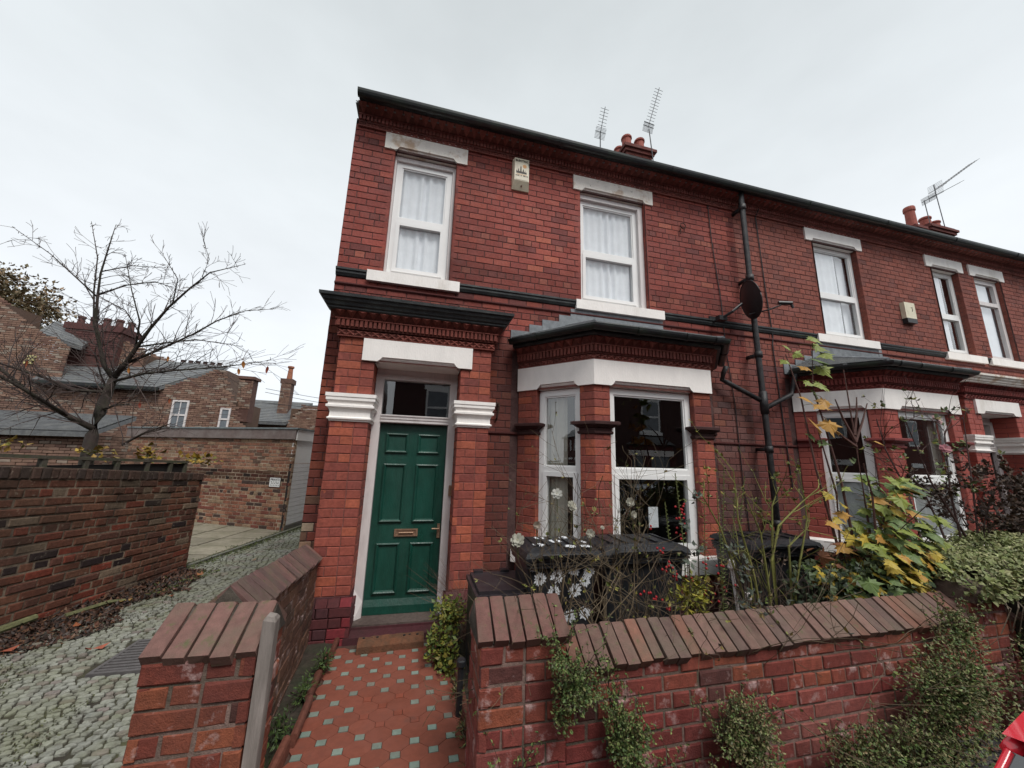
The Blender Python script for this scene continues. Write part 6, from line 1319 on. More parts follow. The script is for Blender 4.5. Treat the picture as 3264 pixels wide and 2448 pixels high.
def shrub(name, label, cat, base, canes, seed, stem_tint, depth=2, leaves=0, lpal=None, ll=.025, flowers=(), berries=(), berry_n=0, thorns=False, rad=.011, kids=3, spread=.65, length=1.0, wob=.22, shrink=.6, loc_leaf=None, cane_mode=None, fl_t=(.72, .70, .60)):
    o = root(name, label, cat, base); rg = random.Random(seed); tw = MB(stem_tint); tips = []; nodes = []
    for c in canes:
        if cane_mode:     # fixed cane path + grown side shoots
            tw.tube(c, [rad*(1-.7*i/(len(c)-1)) for i in range(len(c))], 5, scl(stem_tint, rg.uniform(.8, 1.2)))
            for i in range(1, len(c)):
                a, b = Vector(c[i-1]), Vector(c[i])
                for k in range(cane_mode):
                    p = a.lerp(b, rg.random()); dd = ((b-a).normalized()*.7+rnd_dir(rg)*.9+V3(0, -.05, .25)).normalized()
                    branch(tw, p, dd, rg.uniform(.12, .38)*length, .004, 1, tips, stem_tint, 4, wob, .02, 2, spread, .55, rg, 3, .0012, nodes)
        else:
            branch(tw, (c[0], c[1], 0 if len(c) < 4 else c[3]), (c[2][0], c[2][1], c[2][2]), length*rg.uniform(.8, 1.15), rad, depth, tips, stem_tint, 6, wob, .04, kids, spread, shrink, rg, 4, .0012, nodes)
    tw.build('branches', M_twig, o, kind='stuff')
    if leaves:
        mb = MB(); sel = [q for q in nodes if loc_leaf is None or loc_leaf(q[0])]
        for k in range(leaves):
            if not sel: break
            p, d_, _ = rg.choice(sel); l_ = ll*rg.uniform(.6, 1.3)
            for s2 in range(rg.randint(1, 3)): leafq(mb, p, (d_+rnd_dir(rg)).normalized(), V3(0, 0, 1)+rnd_dir(rg)*.7, l_, l_*.65, scl(rg.choice(lpal), rg.uniform(.75, 1.3)))
        mb.build('leaves', M_leaf, o, kind='stuff')
    for (p, r, f_) in flowers:
        mb = MB(); rose_mesh(mb, p, r*.86, f_, V3(rg.uniform(-.6, .6), -1, rg.uniform(-.1, .9))); mb.tube([p, tuple(Vector(p)+V3(.01, .02, -.12))], .003, 4, (.14, .16, .05)); mb.build('flower', M_petal, o)
    if berries:
        for (p, n, sp) in berries:
            for k in range(n):
                q = Vector(p)+V3(rg.uniform(-sp, sp), rg.uniform(-.03, .03), rg.uniform(-sp, sp)*.8); mb = MB((.62, .02, .03)); mb.lathe(tuple(q), [(.003, -.008), (.0085, -.003), (.0085, .003), (.004, .009)], 6); mb.build('berry', M_petal, o, smooth=True)
    return o
WR = (.68, .66, .54)
shrub('white_rose_bush', 'tangled bare rose bush with cream white blooms in front of the daisy painted bin', 'rose bush', (2.3, -2.0, 0), [(2.22, -2.0, (-.25, 0, 1), .05), (2.25, -2.0, (.05, .02, 1), .05), (2.36, -1.98, (.2, .02, 1), .05), (2.4, -1.98, (.5, 0, .8), .05), (2.3, -2.02, (-.55, -.02, .8), .05), (2.3, -2.02, (.8, -.0, .7), .05), (2.33, -2.0, (0, -.02, 1), .05), (2.2, -2.0, (-.4, .1, 1), .05), (2.45, -2.0, (.6, .05, .6), .05)], 51, (.20, .145, .085), depth=3, leaves=260, lpal=[(.30, .32, .07), (.2, .26, .07), (.42, .36, .08), (.35, .26, .1)], ll=.026, rad=.014, kids=4, spread=.9, length=.86, wob=.22, shrink=.68,
      flowers=[((2.152, -2.0, 1.401), .042, WR), ((1.779, -2.0, 1.191), .05, WR), ((2.289, -2.0, 1.225), .034, WR), ((1.905, -2.0, 1.285), .03, (.66, .55, .44)), ((2.62, -2.0, 1.345), .032, WR), ((2.047, -2.0, 1.481), .042, (.74, .73, .66)), ((2.60, -2, 1.43), .036, WR), ((2.38, -2.0, 1.26), .016, WR)])
shrub('berry_bush', 'thin twiggy bush with bright red hips and a yellow tuft near the front bay sill', 'shrub', (3.05, -2.0, 0), [(3.05, -2.0, (0, 0, 1), .05), (3.04, -2.0, (-.5, .0, .8), .05), (3.08, -2.0, (.25, .0, 1), .05), (3.2, -1.98, (.5, 0, .9), .05), (3.1, -2.0, (-.15, 0, 1), .05), (3.3, -2, (.2, 0, 1), .05), (3.45, -2, (.0, 0, 1), .05)], 52, (.19, .12, .085), depth=3, leaves=60, lpal=[(.12, .14, .11), (.08, .1, .08), (.3, .22, .06)], ll=.035, rad=.010, kids=3, spread=.75, length=.72,
      berries=[((3.0, -2.02, 1.38), 7, .05), ((2.99, -2.02, 1.22), 5, .05), ((2.83, -2.02, 1.10), 4, .03), ((2.85, -2.05, 1.0), 8, .05), ((2.93, -2.02, .95), 6, .04), ((3.05, -2.02, .90), 3, .03), ((2.66, -2.05, .85), 4, .03), ((2.74, -2.05, .82), 4, .03), ((3.18, -2.02, 1.02), 4, .05), ((3.18, -2.05, .80), 5, .06), ((2.8, -2.05, .76), 3, .03), ((3.3, -2.02, .95), 4, .06), ((3.35, -2.02, .84), 3, .05), ((2.75, -2, 1.26), 2, .02), ((3.02, -2, 1.3), 4, .04)])
bush('yellow_shrublet', 'small golden yellow leaved tuft behind the wall below the red hips', 'shrub', [((3.0, -2.05, .80), (.16, .08, .08), 170), ((3.08, -2.05, .88), (.08, .06, .07), 80)], [(.42, .40, .05), (.34, .36, .06), (.5, .42, .06)], .045, 34, 14, .55)
yc = [[(3.72, -2.0, 0), (3.62, -2.0, .9), (3.52, -2.0, 1.3), (3.50, -2.02, 1.68)], [(3.80, -2.0, 0), (3.80, -2.0, 1.0), (3.9, -2.0, 1.25), (4.15, -2.0, 1.42), (4.3, -2.05, 1.55)], [(3.76, -2.0, 0), (3.74, -2.0, .9), (3.72, -2.0, 1.2), (3.62, -2.0, 1.45)], [(3.78, -2.0, 0), (3.82, -2.0, 1.1), (3.86, -2.0, 1.4), (3.95, -2.0, 1.55)], [(3.7, -2.0, 0), (3.5, -2.0, .8), (3.35, -2.0, 1.25), (3.2, -2.0, 1.5)], [(3.85, -2.0, 0), (4.0, -2.0, .8), (4.2, -2.0, 1.3), (4.18, -2.0, 1.7)], [(3.9, -2, 0), (3.98, -2.0, 1.1), (4.2, -2.0, 1.24)], [(3.66, -2, 0), (3.55, -2.03, .9), (3.42, -2.0, 1.1)]]
shrub('green_caned_rose', 'tall rose with stiff yellow green canes standing before the third black bin', 'rose bush', (3.78, -2.0, 0), yc, 53, (.30, .30, .075), leaves=120, lpal=[(.2, .27, .07), (.3, .33, .09), (.46, .38, .07)], ll=.03, rad=.012, cane_mode=3, length=1.0, wob=.18, loc_leaf=lambda p: p.z > 1.25)
shrub('dry_stalks', 'dead brown stalks crowded at the foot of the green caned rose', 'dead plant', (3.9, -2.05, 0), [(3.55+k*.075, -2.05, (R.uniform(-.25, .25), 0, 1), .1) for k in range(10)], 54, (.22, .16, .13), depth=2, leaves=40, lpal=[(.25, .17, .12)], ll=.03, rad=.006, kids=3, spread=.6, length=.6)
FN = root('fern', 'yellow green fern like fronds rising behind the third bin', 'plant', (4.0, -1.0, 0)); rg = random.Random(61); mb = MB()
for (x, y, h_, lx) in ((3.65, -1.2, 1.62, -.12), (4.05, -1.2, 1.66, .05), (4.3, -1.1, 1.6, .15), (3.85, -1.2, 1.55, 0), (4.15, -1.2, 1.4, .05), (3.5, -1.2, 1.35, -.1), (3.95, -1.3, 1.45, -.05)):
    pts = [V3(x, y, .3), V3(x+lx*.3, y-.05, h_*.6), V3(x+lx, y-.1, h_)]; mb.tube(pts, .004, 4, (.22, .24, .08))
    for k in range(60):
        t = k/60; p = pts[0].lerp(pts[1], t*2) if t < .5 else pts[1].lerp(pts[2], t*2-1); s_ = -1 if k % 2 else 1
        leafq(mb, p, V3(s_, rg.uniform(-.5, .2), .3), V3(0, 0, 1), .055*(1.2-t), .02, scl((.2, .25, .08), rg.uniform(.7, 1.4)))
mb.build('fronds', M_leaf, FN, kind='stuff')
pc = [[(6.2, -1.9, .2), (6.1, -1.8, 1.2), (5.95, -1.8, 1.55), (5.7, -1.8, 1.75)], [(6.4, -1.8, .3), (6.35, -1.8, 1.5), (6.45, -1.8, 2.1), (6.6, -1.8, 2.25)], [(6.5, -1.8, .3), (6.7, -1.8, 1.5), (6.8, -1.8, 2.3)], [(5.6, -1.9, .9), (5.25, -1.95, 1.25), (5.0, -2.0, 1.45)], [(5.65, -1.9, 1.0), (5.75, -1.8, 1.5), (5.55, -1.8, 1.9), (5.5, -1.8, 2.2)], [(6.5, -1.8, 1.0), (6.1, -1.8, 1.6), (5.9, -1.8, 2.2), (6.2, -1.8, 2.3)]]
shrub('pink_rose_bush', 'leggy dark stemmed rose with pink blooms reaching across the second porch', 'rose bush', (6.3, -1.85, 0), pc, 55, (.13, .07, .065), leaves=110, lpal=[(.15, .22, .08), (.2, .27, .1), (.35, .35, .08)], ll=.05, rad=.012, cane_mode=4, length=1.2, loc_leaf=lambda p: p.z > 1.5,
      flowers=[((6.25, -1.85, 2.22), .06, (.75, .45, .44)), ((6.30, -1.85, 1.93), .055, (.72, .28, .33)), ((6.75, -1.85, 2.35), .05, (.75, .55, .5))])
shrub('brown_dead_shrub', 'dense dark brown withered shrub above the ivy by the second porch', 'shrub', (7.3, -1.9, 0), [(6.5+k*.14, -1.9+.1*(k % 3), (R.uniform(-.4, .3), R.uniform(-.1, .1), 1), .85) for k in range(12)], 56, (.10, .065, .055), depth=3, leaves=2600, lpal=[(.11, .065, .045), (.15, .09, .06), (.07, .05, .04), (.18, .12, .08)], ll=.045, rad=.01, kids=3, spread=.9, length=.55)
LC = root('leafy_twig', 'grey green leaved twigs standing in front of the white sill', 'plant', (3.3, -2.05, 0)); mb = MB(); tw = MB((.13, .1, .08)); rg = random.Random(77)
for (x, z) in ((3.02, 1.27), (3.10, 1.12), (3.02, 1.03), (2.9, .98), (3.12, 1.46), (3.5, 1.02), (3.42, 1.12), (3.48, .92), (3.46, .74), (3.56, .80)):
    for k in range(9): leafq(mb, V3(x+rg.uniform(-.03, .03), -2.05, z+rg.uniform(-.03, .03)), rnd_dir(rg), V3(0, -.6, 1), rg.uniform(.04, .06), .03, scl((.12, .15, .11), rg.uniform(.6, 1.5)))
    tw.tube([(3.1+(x-3.1)*.5, -2.03, .1), (x-.02, -2.04, z*.6), (x, -2.05, z)], .004, 4)
mb.build('leaves', M_leaf, LC, kind='stuff'); tw.build('stems', M_twig, LC)
# ------------------------------------------------------------------ bins
def wheelie(label, x, y, w_, d_, h_, kind='240'):
    o = root('wheelie_bin', label, 'wheelie bin', (x, y, 0), 'black wheelie bins behind the garden wall')
    yb = y+d_; mb = MB(); i = .05*w_/.58
    mb.add([(x-w_/2+i, y+.10, .05), (x+w_/2-i, y+.10, .05), (x+w_/2-i, yb-.05, .05), (x-w_/2+i, yb-.05, .05), (x-w_/2+.012, y+.02, h_-.10), (x+w_/2-.012, y+.02, h_-.10), (x+w_/2-.012, yb-.03, h_-.04), (x-w_/2+.012, yb-.03, h_-.04)],
           [(0, 3, 2, 1), (0, 1, 5, 4), (1, 2, 6, 5), (2, 3, 7, 6), (3, 0, 4, 7), (4, 5, 6, 7)]); mb.build('body', M_bin, o)
    mb = MB(); q = h_-.10
    for k in range(3): e_ = .012+.008*k; mb.box(x-w_/2-e_, x+w_/2+e_, y-.005-e_, yb-.03, q-.07+k*.026, q-.052+k*.026)
    mb.box(x-w_/2, x+w_/2, y, yb-.03, q-.08, q); mb.build('rim', M_bin, o)
    mb = MB(); z0 = h_-.085
    mb.add([(x-w_/2-.03, y-.035, z0-.01), (x+w_/2+.03, y-.035, z0-.01), (x+w_/2+.03, yb, z0+.0), (x-w_/2-.03, yb, z0+.0), (x-w_/2-.01, y-.02, z0+.03), (x+w_/2+.01, y-.02, z0+.03), (x+w_/2-.0, yb-.03, z0+.04), (x-w_/2+.0, yb-.03, z0+.04), (x-w_/2+.05, y+.05, z0+.055), (x+w_/2-.05, y+.05, z0+.055), (x+w_/2-.05, yb-.08, z0+.065), (x-w_/2+.05, yb-.08, z0+.065)],
           [(0, 3, 2, 1), (0, 1, 5, 4), (1, 2, 6, 5), (2, 3, 7, 6), (3, 0, 4, 7), (4, 5, 9, 8), (5, 6, 10, 9), (6, 7, 11, 10), (7, 4, 8, 11), (8, 9, 10, 11)]); 
    for k in range(5): q = x-w_/2+.1+k*(w_-.2)/4; mb.box(q-.012, q+.012, y+.06, yb-.1, z0+.05, z0+.072)
    ld = mb.build('lid', M_bin, o)
    mb = MB(); mb.tube([(x-w_/2+.06, y-.05, z0+.0), (x-w_/2+.10, y-.06, z0+.02), (x+w_/2-.10, y-.06, z0+.02), (x+w_/2-.06, y-.05, z0+.0)], .014, 8); mb.tube([(x-w_/2+.02, yb+.02, h_-.08), (x+w_/2-.02, yb+.02, h_-.08)], .017, 8); mb.build('handle', M_bin, o)
    for s_ in (-1, 1): mb = MB(); mb.tube([(x+s_*(w_/2-.05), yb-.02, .1), (x+s_*(w_/2+.0), yb-.02, .1)], .1, 14); mb.build('wheel', M_bin, o)
    return o, ld
def daisy(o, pts_n, c, ux, uz, r, seed):
    rg = random.Random(seed); mb = MB(); c = Vector(c); ux = Vector(ux).normalized(); uz = Vector(uz).normalized(); nn = ux.cross(uz)*.003
    for k in range(14):
        t = k/14*6.283+rg.uniform(-.1, .1); d = ux*math.cos(t)+uz*math.sin(t); s_ = nn.cross(d).normalized(); q = r*rg.uniform(.85, 1.12)
        mb.add([tuple(c+nn+d*q*.22-s_*q*.05), tuple(c+nn+d*q*.7-s_*q*.17), tuple(c+nn+d*q), tuple(c+nn+d*q*.7+s_*q*.17), tuple(c+nn+d*q*.22+s_*q*.05)], [tuple(range(5))])
    mb.build('painted_daisy', M_paintW, o)
b1, ld1 = wheelie('black wheelie bin painted all over with white daisies', 2.30, -1.50, .60, .48, 1.05)
for k, (x, z, r) in enumerate(((2.115, .793, .055), (2.26, .81, .065), (2.40, .85, .055), (2.53, .83, .055), (2.50, .76, .05), (2.41, .69, .06), (2.235, .69, .055), (2.37, .50, .06), (2.50, .52, .055), (2.12, .62, .05), (2.10, .47, .05), (2.24, .55, .045), (2.06, .88, .04))):
    daisy(b1, 12, (x, -1.50+.035+(.92-z)*.088-.012, z), (1, 0, 0), (0, -.09, 1), r, k)
for k, (x, y, r) in enumerate(((2.12, -1.40, .055), (2.30, -1.30, .06), (2.37, -1.47, .055), (2.52, -1.35, .05), (2.5, -1.48, .05), (2.2, -1.18, .05), (2.42, -1.18, .05))): daisy(ld1, 12, (x, y, 1.05-.085+.06+(y+1.44)*.028), (1, 0, 0), (0, 1, .028), r, 40+k)
wheelie('plain black wheelie bin between the daisy bin and the berry bush', 3.06, -1.48, .78, .48, 1.05)
wheelie('black wheelie bin half hidden behind the green caned rose', 4.55, -1.48, .80, .48, 1.05)
SB = root('recycling_box', 'low black lidded recycling box tucked behind the right gate pier', 'bin', (1.85, -1.2, 0))
mb = MB(); mb.add([(1.640, -1.40, .03), (2.02, -1.40, .03), (2.02, -.9, .03), (1.640, -.9, .03), (1.635, -1.40, .64), (2.05, -1.40, .64), (2.05, -.88, .64), (1.635, -.88, .64)], [(0, 3, 2, 1), (0, 1, 5, 4), (1, 2, 6, 5), (2, 3, 7, 6), (3, 0, 4, 7), (4, 5, 6, 7)]); mb.build('body', M_bin, SB)
mb = MB((1.660, 1.3, 1.3)); mb.box(1.62, 2.09, -1.42, -.86, .641, .675); mb.box(1.65, 2.06, -1.39, -.89, .675, .70); mb.box(1.68, 1.76, -.93, -.87, .70, .72); mb.box(1.92, 2.0, -.93, -.87, .70, .72); mb.build('lid', M_bin, SB)
mb = MB(); mb.box(1.76, 1.96, -1.45, -1.42, .60, .67); mb.tube([(1.780, -1.455, .61), (1.960, -1.455, .61)], .01, 6); mb.build('handle', M_bin, SB)
BP = root('black_pipe_end', 'black upright plastic tube standing between the path edging and the gate pier', 'pipe', (1.53, -2.0, 0))
mb = MB(); mb.tube([(1.515, -1.55, -.05), (1.515, -1.55, .30)], .022, 10); mb.lathe((1.515, -1.55, .28), [(.026, 0), (.033, .01), (.033, .04), (.027, .05)], 12); mb.build('tube', M_bin, BP)
PS = root('painted_stake', 'thin stake splashed with white paint among the rose canes', 'stake', (3.52, -1.95, 0))
mb = MB(); mb.tube([(3.53, -1.95, 0), (3.50, -1.95, .6), (3.47, -1.95, .98)], .012, 6); mb.lathe((3.47, -1.95, .95), [(.01, -.02), (.028, 0), (.02, .05), (.01, .06)], 8); mb.build('stake', M_timberW, PS)
mb = MB(); mb.lathe((3.57, -1.97, .74), [(.012, -.03), (.03, 0), (.02, .04)], 8); mb.build('splash', M_timberW, PS)
# fallen branches and leaf litter
LG = root('fallen_branch', 'mossy pale green snapped branch lying against the foot of the alley wall', 'branch', (-2.3, .3, 0))
mb = MB((.30, .30, .14)); mb.tube([(-2.75, -.3, .03), (-2.45, .25, .05), (-2.36, .52, .07)], (.035, .035, .03), 7); mb.tube([(-2.2, .62, .03), (-2.05, .95, .04), (-1.95, 1.02, .03)], (.025, .02, .012), 6); mb.build('branch', M_bark, LG)
def litter(name, n, f_, pal, l, seed):
    rg = random.Random(seed); mb = MB()
    for _ in range(n):
        p = f_(rg); d = V3(rg.uniform(-1, 1), rg.uniform(-1, 1), rg.uniform(-.15, .5)).normalized(); q = l*rg.uniform(.5, 1.4); leafq(mb, p, d, V3(rg.uniform(-.4, .4), rg.uniform(-.4, .4), 1), q, q*.6, scl(rg.choice(pal), rg.uniform(.6, 1.4)))
    return mb.build(name, M_leaf, kind='stuff')
wx = lambda y: -2.36+(y-.76)*.235
PL = [(.16, .07, .045), (.10, .055, .04), (.22, .11, .06), (.07, .045, .035), (.05, .035, .03)]
o = litter('leaf_litter', 9000, lambda g: (lambda y, t: V3(wx(y)+.02+t*(.62 if y < 1.4 else .42)*(1+.3*math.sin(y*5)), y, .004+.035*(1-t)*g.random()))(g.uniform(-1.3, 2.2), g.random()**1.6), PL, .045, 81); fix(o, label='damp brown leaf litter drifted along the foot of the alley wall', category='leaf litter')
o = litter('moss_strip', 3500, lambda g: (lambda y: V3(slab_edge(y)+g.gauss(.05, .10) if y > 2.2 else wx(y)+g.uniform(.05, .5), y, .004+.015*g.random()))(g.uniform(1.2, 7)), [(.12, .16, .03), (.17, .2, .05), (.09, .12, .03)], .03, 82); fix(o, label='bright moss between the flagstones and the alley setts', category='moss')
def mossf(g):
    while 1:
        x, y = g.uniform(-2.3, .1), g.uniform(-2.4, 4)
        if y > 2.2 and x < slab_edge(y): continue
        if nz3((x, y*.5, 0), 2.0, 4)+.25*nz3((x, y, 0), 9) > .12: return V3(x, y, .001)
o = litter('alley_moss', 9000, mossf, [(.12, .13, .04), (.16, .17, .06), (.08, .085, .035), (.10, .075, .05)], .016, 85); fix(o, label='dark green moss growing in the joints of the alley setts', category='moss')
for k, (p, c, s_) in enumerate((((-1.45, -.15, .02), (.60, .16, .09), .07), ((-1.9, .35, .03), (.55, .18, .08), .06), ((-1.95, 1.0, .03), (.5, .3, .08), .05), ((-1.62, 1.9, .03), (.5, .2, .07), .06), ((-1.55, 1.15, .02), (.45, .16, .08), .045), ((-1.3, 2.6, .02), (.5, .33, .2), .06), ((-2.1, -.1, .03), (.5, .13, .07), .07))):
    mb = MB(c); rg = random.Random(k); leafq(mb, V3(*p), V3(rg.uniform(-1, 1), rg.uniform(-1, 1), .15), V3(0, 0, 1), s_*1.5, s_, None); leafq(mb, V3(*p), V3(rg.uniform(-1, 1), rg.uniform(-1, 1), .3), V3(0, 0, 1), s_, s_*.7, scl(c, .8)); mb.build('fallen_leaf', M_leaf, origin=p, label='orange fallen leaf lying '+('just left of the drain grating', 'at the near end of the leaf litter', 'by the broken mossy branch', 'beside the far end of the alley wall', 'in the middle of the alley stones', 'pale on the stones past the wall end', 'half under the litter at the picture edge')[k], category='leaf', group='bright fallen leaves on the alley')
o = litter('leaf_litter', 1500, lambda g: V3(g.uniform(2.2, 8), -2.47-abs(g.gauss(0, .22)), .003+.015*g.random()), [(.3, .15, .09), (.2, .1, .07), (.36, .22, .13), (.12, .07, .05), (.45, .32, .15), (.1, .08, .06)], .04, 83); fix(o, label='brown leaf litter on the pavement below the wall shrubs', category='leaf litter')
mb = MB((.7, .72, .75)); rg = random.Random(9)
for p in ((3.28, -2.78, .01), (3.75, -2.82, .008), (4.35, -2.85, .008), (4.5, -3.0, .008), (3.2, -2.8, .008)):
    for k in range(3): leafq(mb, V3(*p)+rnd_dir(rg)*.01, V3(rg.uniform(-1, 1), rg.uniform(-1, 1), .1), V3(0, 0, 1), .025, .02, None)
o = mb.build('paper_scraps', M_petal, kind='stuff'); fix(o, label='white scraps of paper on the pavement by the wall', category='litter')
o = litter('ground_weeds', 1800, lambda g: V3(g.uniform(1.6, 5.2), g.uniform(-2.2, -.9), .05+.05*g.random()), [(.06, .09, .03), (.09, .07, .04), (.12, .10, .05)], .04, 84); fix(o, label='low weeds and dead leaves covering the garden bed', category='weeds')
for k, (x, z) in enumerate(((-5.0, 1.62), (-4.75, 1.66), (-4.2, 1.55), (-3.2, 1.72), (-3.0, 1.75), (-2.85, 1.70), (-2.35, 1.62), (-2.15, 1.64), (-2.0, 1.6))):
    pass
yb_ = bush('yellow_leaved_shrub', 'low shrub with scattered yellow leaves peeping over the dark fence', 'shrub', [((-3.9, 3.0, 1.62), (.25, .2, .10), 30), ((-3.1, 2.9, 1.62), (.14, .1, .12), 60), ((-2.45, 2.9, 1.55), (.35, .15, .07), 60), ((-5.2, 2.9, 1.75), (.5, .2, .07), 60)], [(.62, .42, .06), (.55, .33, .06), (.3, .28, .06)], .09, 35, 5, .8)
# ------------------------------------------------------------------ cars
def car(label, x0, yc, paint, sgn=1, z0=-.26, group=None, zs=1.0):
    """hatchback: rear at x0, bonnet towards +x*sgn"""
    o = root('parked_car', label, 'car', (x0+2*sgn, yc, z0), group)
    Lc_ = 3.95; X = lambda u: x0+sgn*u; W2 = .84; n0_ = len(bpy.data.objects)
    def ringz(u, half, zb, zt, rb, n=5):   # rounded section
        pts = []
        for s_ in (-1, 1):
            pass
        return [(X(u), yc-half*.96, z0+zb), (X(u), yc-half, z0+zb+.12), (X(u), yc-half, z0+lerp(zb, zt, .62)), (X(u), yc-half*.965, z0+zt-.04), (X(u), yc-half*.90, z0+zt), (X(u), yc, z0+zt+.02), (X(u), yc+half*.90, z0+zt), (X(u), yc+half*.965, z0+zt-.04), (X(u), yc+half, z0+lerp(zb, zt, .62)), (X(u), yc+half, z0+zb+.12), (X(u), yc+half*.96, z0+zb)]
    secs = [(0, .68, .42, .80), (.04, .76, .30, .90), (.18, .82, .24, .96), (.8, .84, .2, .97), (1.8, .84, .2, .95), (2.75, .84, .2, .93), (3.2, .82, .2, .86), (3.65, .78, .22, .76), (3.88, .70, .28, .64), (3.95, .6, .36, .56)]
    mb = MB(); vs = []; fs = []
    for (u, hf, zb, zt) in secs: vs += ringz(u, hf, zb, zt, 0)
    m_ = 11
    for i in range(len(secs)-1):
        for k in range(m_-1): fs.append((i*m_+k, i*m_+k+1, (i+1)*m_+k+1, (i+1)*m_+k))
        fs.append((i*m_+m_-1, i*m_, (i+1)*m_, (i+1)*m_+m_-1))
    fs += [tuple(range(m_)), tuple((len(secs)-1)*m_+k for k in range(m_))[::-1]]
    mb.add(vs, fs); mb.build('body', paint, o, smooth=True)
    # cabin: belt line ring and roof ring
    belt = [(.06, .74), (.5, .80), (1.5, .80), (2.4, .79), (2.95, .70)]; roof = [(.30, .58), (.55, .63), (1.2, .645), (1.75, .63), (2.0, .56)]
    zb_, zr_ = .93, (1.40, 1.41, 1.42, 1.41, 1.37)
    for s_ in (-1, 1):
        mb = MB(); vs = []; fs = []
        for (u, hf), (u2, h2), zr in zip(belt, roof, zr_): vs += [(X(u), yc+s_*hf*1.0, z0+zb_-.02), (X(u2), yc+s_*h2, z0+zr)]
        for i in range(4): fs.append((2*i, 2*i+1, 2*i+3, 2*i+2))
        mb.add(vs, fs); mb.build('side_glass', M_carglass, o)
        pm = MB()
        for i in (0, 2, 4): 
            a, b = Vector(vs[2*i]), Vector(vs[2*i+1]); pm.tube([tuple(a), tuple(a.lerp(b, .5)+V3(0, s_*.012, 0)), tuple(b)], .004, 6)
        pm.tube([vs[1], vs[3], vs[5], vs[7], vs[9]], .008, 6); pm.build('pillar', paint, o, smooth=True)
    for (i, nm) in ((0, 'rear_window'), (4, 'windscreen')):
        (u, hf), (u2, h2) = belt[i], roof[i]; mb = MB(); mb.add([(X(u), yc-hf, z0+zb_-.02), (X(u-.03*(1 if i == 0 else -1)), yc, z0+zb_-.02), (X(u), yc+hf, z0+zb_-.02), (X(u2), yc+h2, z0+zr_[i]), (X(u2), yc, z0+zr_[i]+.02), (X(u2), yc-h2, z0+zr_[i])], [(0, 1, 4, 5), (1, 2, 3, 4)]); mb.build(nm, M_carglass, o, smooth=True)
    mb = MB(); vs = []; fs = []
    for (u2, h2), zr in zip(roof, zr_):
        for q in (-1, -.8, -.4, 0, .4, .8, 1): vs.append((X(u2), yc+q*(h2+.004), z0+zr+.035*(1-q*q)+.012))
    for i in range(4):
        for k in range(6): fs.append((i*7+k, i*7+k+1, (i+1)*7+k+1, (i+1)*7+k))
    mb.add(vs, fs); mb.build('roof', paint, o, smooth=True)
    mb = MB(); mb.box(min(X(.3), X(2.4)), max(X(.3), X(2.4)), yc-.6, yc+.6, z0+.3, z0+.92); mb.build('interior', M_dark, o)
    for u in (.72, 3.12):
        for s_ in (-1, 1):
            mb = MB(); y0_ = yc+s_*.70; y1_ = yc+s_*.865; mb.tube([(X(u), y0_, z0+.30), (X(u), y1_, z0+.30)], .30, 22); wl_ = mb.build('wheel', M_blackm, o, smooth=False)
            mb = MB(); mb.tube([(X(u), y1_, z0+.30), (X(u), y1_+s_*.006, z0+.30)], .2, 18); mb.build('rim', M_metal, wl_)
    for s_ in (-1, 1):
        mb = MB(); mb.box(min(X(-.01), X(.06)), max(X(-.01), X(.06)), yc+s_*.6-.09, yc+s_*.6+.09, z0+.68, z0+.88); mb.build('tail_light', M_redlamp, o)
        mb = MB(); mb.box(min(X(3.84), X(3.93)), max(X(3.84), X(3.93)), yc+s_*.52-.12, yc+s_*.52+.12, z0+.50, z0+.60); mb.build('headlight', M_metal, o)
    mb = MB(); mb.box(min(X(-.015), X(0)), max(X(-.015), X(0)), yc-.26, yc+.26, z0+.5, z0+.61); mb.build('number_plate', M_cream, o)
    o.scale = (1, 1, zs)
    return o
M_redlamp = mat('red_lamp', (.4, .01, .01), .2, 0, 3, 0, tint=False, coat=1)
car('bright red hatchback parked at the kerb just right of the viewpoint', 1.475, -4.678, car_paint('red_car_paint', (.62, .012, .03)), zs=1.187)
car('silver blue hatchback parked behind the red one, seen as a reflection in the bay window', 5.95, -5.5, car_paint('silver_car_paint', (.60, .66, .72)), z0=-.30)
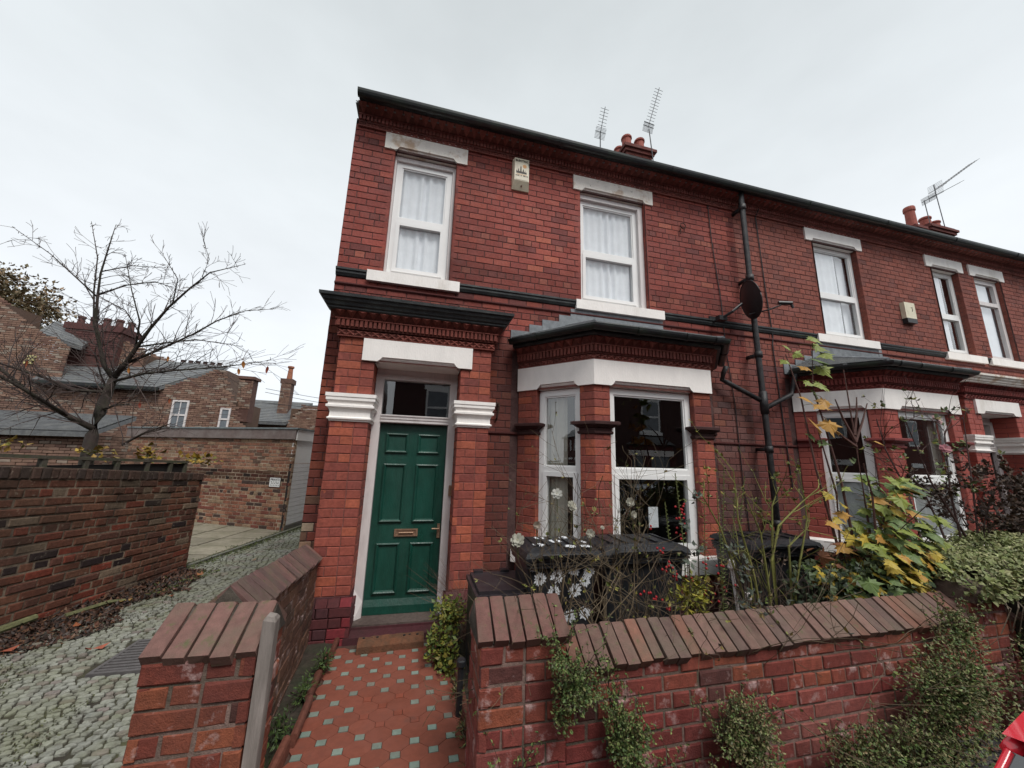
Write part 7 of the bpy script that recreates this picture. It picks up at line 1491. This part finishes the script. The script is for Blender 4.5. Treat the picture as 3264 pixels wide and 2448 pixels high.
# the terrace opposite: simple but complete houses that the windows mirror
def opposite(x, label, flip=False):
    o = root('terraced_house_opposite', label, 'house', (x, -15.4, -.45), 'houses across the street')
    TR[:] = [-1, 2*x-1.4] if flip else [1, 0]
    fr = Fr((x+3, -15.36), (-1, 0), -.45); mb = MB((.13, .065, .06)); mb.obox(fr, 0, 5.96, -7, 0, -.1, 6.1); mb.build('wall', M_terra, o)
    mb = MB(); mb.add([fr.p(0, .25, 6.1), fr.p(5.96, .25, 6.1), fr.p(5.96, -3.6, 9.0), fr.p(0, -3.6, 9.0), fr.p(0, -7.2, 6.1), fr.p(5.96, -7.2, 6.1)], [(0, 1, 2, 3), (3, 2, 5, 4), (0, 3, 4), (1, 5, 2), (0, 4, 5, 1)]); mb.build('roof', M_slate, o)
    for (a0, a1, z0, z1) in ((3.1, 4.3, 3.9, 5.7), (.5, 1.4, 3.9, 5.7)):
        mb = MB(); F = .09; mb.obox(fr, a0, a0+F, -.0, .03, z0, z1); mb.obox(fr, a1-F, a1, 0, .03, z0, z1); mb.obox(fr, a0, a1, 0, .031, z1-F, z1); mb.obox(fr, a0, a1, 0, .031, z0, z0+F); mb.obox(fr, a0, a1, 0, .031, 4.7, 4.8); mb.obox(fr, a0-.15, a1+.15, 0, .08, z0-.18, z0-.001); mb.obox(fr, a0-.12, a1+.12, 0, .04, z1+.001, z1+.25)
        w_ = mb.build('window', M_upvc, o); mb = MB(); mb.quad(fr.p(a0, .01, z0), fr.p(a1, .01, z0), fr.p(a1, .01, z1), fr.p(a0, .01, z1)); mb.build('pane', M_glassD, w_)
    poly = [fr.p(a, d, 0)[:2] for a, d in ((2.3, 0), (2.96, .77), (4.5, .77), (5.15, 0))]; mb = MB((.24, .07, .06)); mb.add([(*p, z) for z in (-.55, .25) for p in poly], [(0, 1, 5, 4), (1, 2, 6, 5), (2, 3, 7, 6), (4, 5, 6, 7)]); mb.add([(*p, z) for z in (2.38, 2.65) for p in poly], [(0, 1, 5, 4), (1, 2, 6, 5), (2, 3, 7, 6), (4, 5, 6, 7)])
    for p in poly: mb.lathe((*p, .25), [(.17, 0), (.17, 1.85)], 8)
    mb.build('bay_wall', M_terra, o)
    mb = MB(); mb.sweep([poly[k] for k in (0, 1, 2, 3)], [(-.05, 2.08), (.03, 2.08), (.03, 2.38), (-.05, 2.38)]); mb.sweep(poly, [(-.05, .1), (.06, .1), (.06, .25), (-.05, .25)]); mb.build('bay_lintel_band', M_white, o)
    mb = MB(); mb.add([(*p, z) for z in (.25, 2.08) for p in [fr.p(a, d, 0)[:2] for a, d in ((2.4, 0), (2.99, .72), (4.46, .72), (5.05, 0))]], [(0, 1, 5, 4), (1, 2, 6, 5), (2, 3, 7, 6)]); mb.build('bay_pane', M_glassD, o)
    mb = MB((1, 1, 1)); E4 = [fr.p(a, d, 3.15) for a, d in ((2.1, 0), (2.85, .95), (4.6, .95), (5.35, 0))]; mb.add(E4+[fr.p(3, 0, 3.65), fr.p(4.45, 0, 3.65)], [(0, 1, 4), (1, 2, 5, 4), (2, 3, 5), (0, 3, 2, 1)]); mb.build('bay_roof', M_slate, o)
    mb = MB(); mb.obox(fr, .4, 1.5, 0, .06, 2.65, 2.95); mb.build('lintel', M_white, o); mb = MB(); mb.obox(fr, .55, 1.4, 0, .04, 0, 2.6); mb.build('door', M_blackm, o)
for k, x in enumerate((2.65, 8.65, 14.65, 20.65, 26.65)): opposite(x, ('opposite house straight across from the gate piers', 'opposite house one left of the mirrored one', 'opposite house whose bay is mirrored in the front bay window', 'opposite house just beyond the mirrored one', 'opposite house second beyond the mirrored one')[k]+', red brick with white trim', flip=k % 2 == 1)
TR[:] = [1, 0]
for (x0_, x1_, nm) in ((-60, -1.2, 'long plain red brick terrace across the street, toward the alley end'), (30.2, 95, 'long plain red brick terrace across the street, farther down')):
    o = root('terrace_block', nm, 'house', ((x0_+x1_)/2, -18, -.45), 'houses across the street'); mb = MB((.22, .075, .06)); mb.box(x0_, x1_, -22, -15.4, -.45, 5.7); mb.build('wall', M_terra, o)
    mb = MB(W1); mb.add([(x0_, -15.1, 5.7), (x1_, -15.1, 5.7), (x1_, -18.7, 8.5), (x0_, -18.7, 8.5), (x0_, -22, 5.7), (x1_, -22, 5.7)], [(0, 1, 2, 3), (3, 2, 5, 4), (0, 3, 4), (1, 5, 2)]); mb.build('roof', M_slate, o)
    k = x0_+1.5
    while k < x1_-2: mb = MB(); mb.box(k, k+1.1, -15.42, -15.36, 3.4, 5.2); mb.box(k-.1, k+1.2, -15.44, -15.34, 1.9, 2.2); mb.build('window', M_upvc, o); mb = MB(); mb.box(k+.1, k+1.0, -15.36, -15.33, 3.5, 5.1); mb.build('pane', M_glassD, o); k += 3
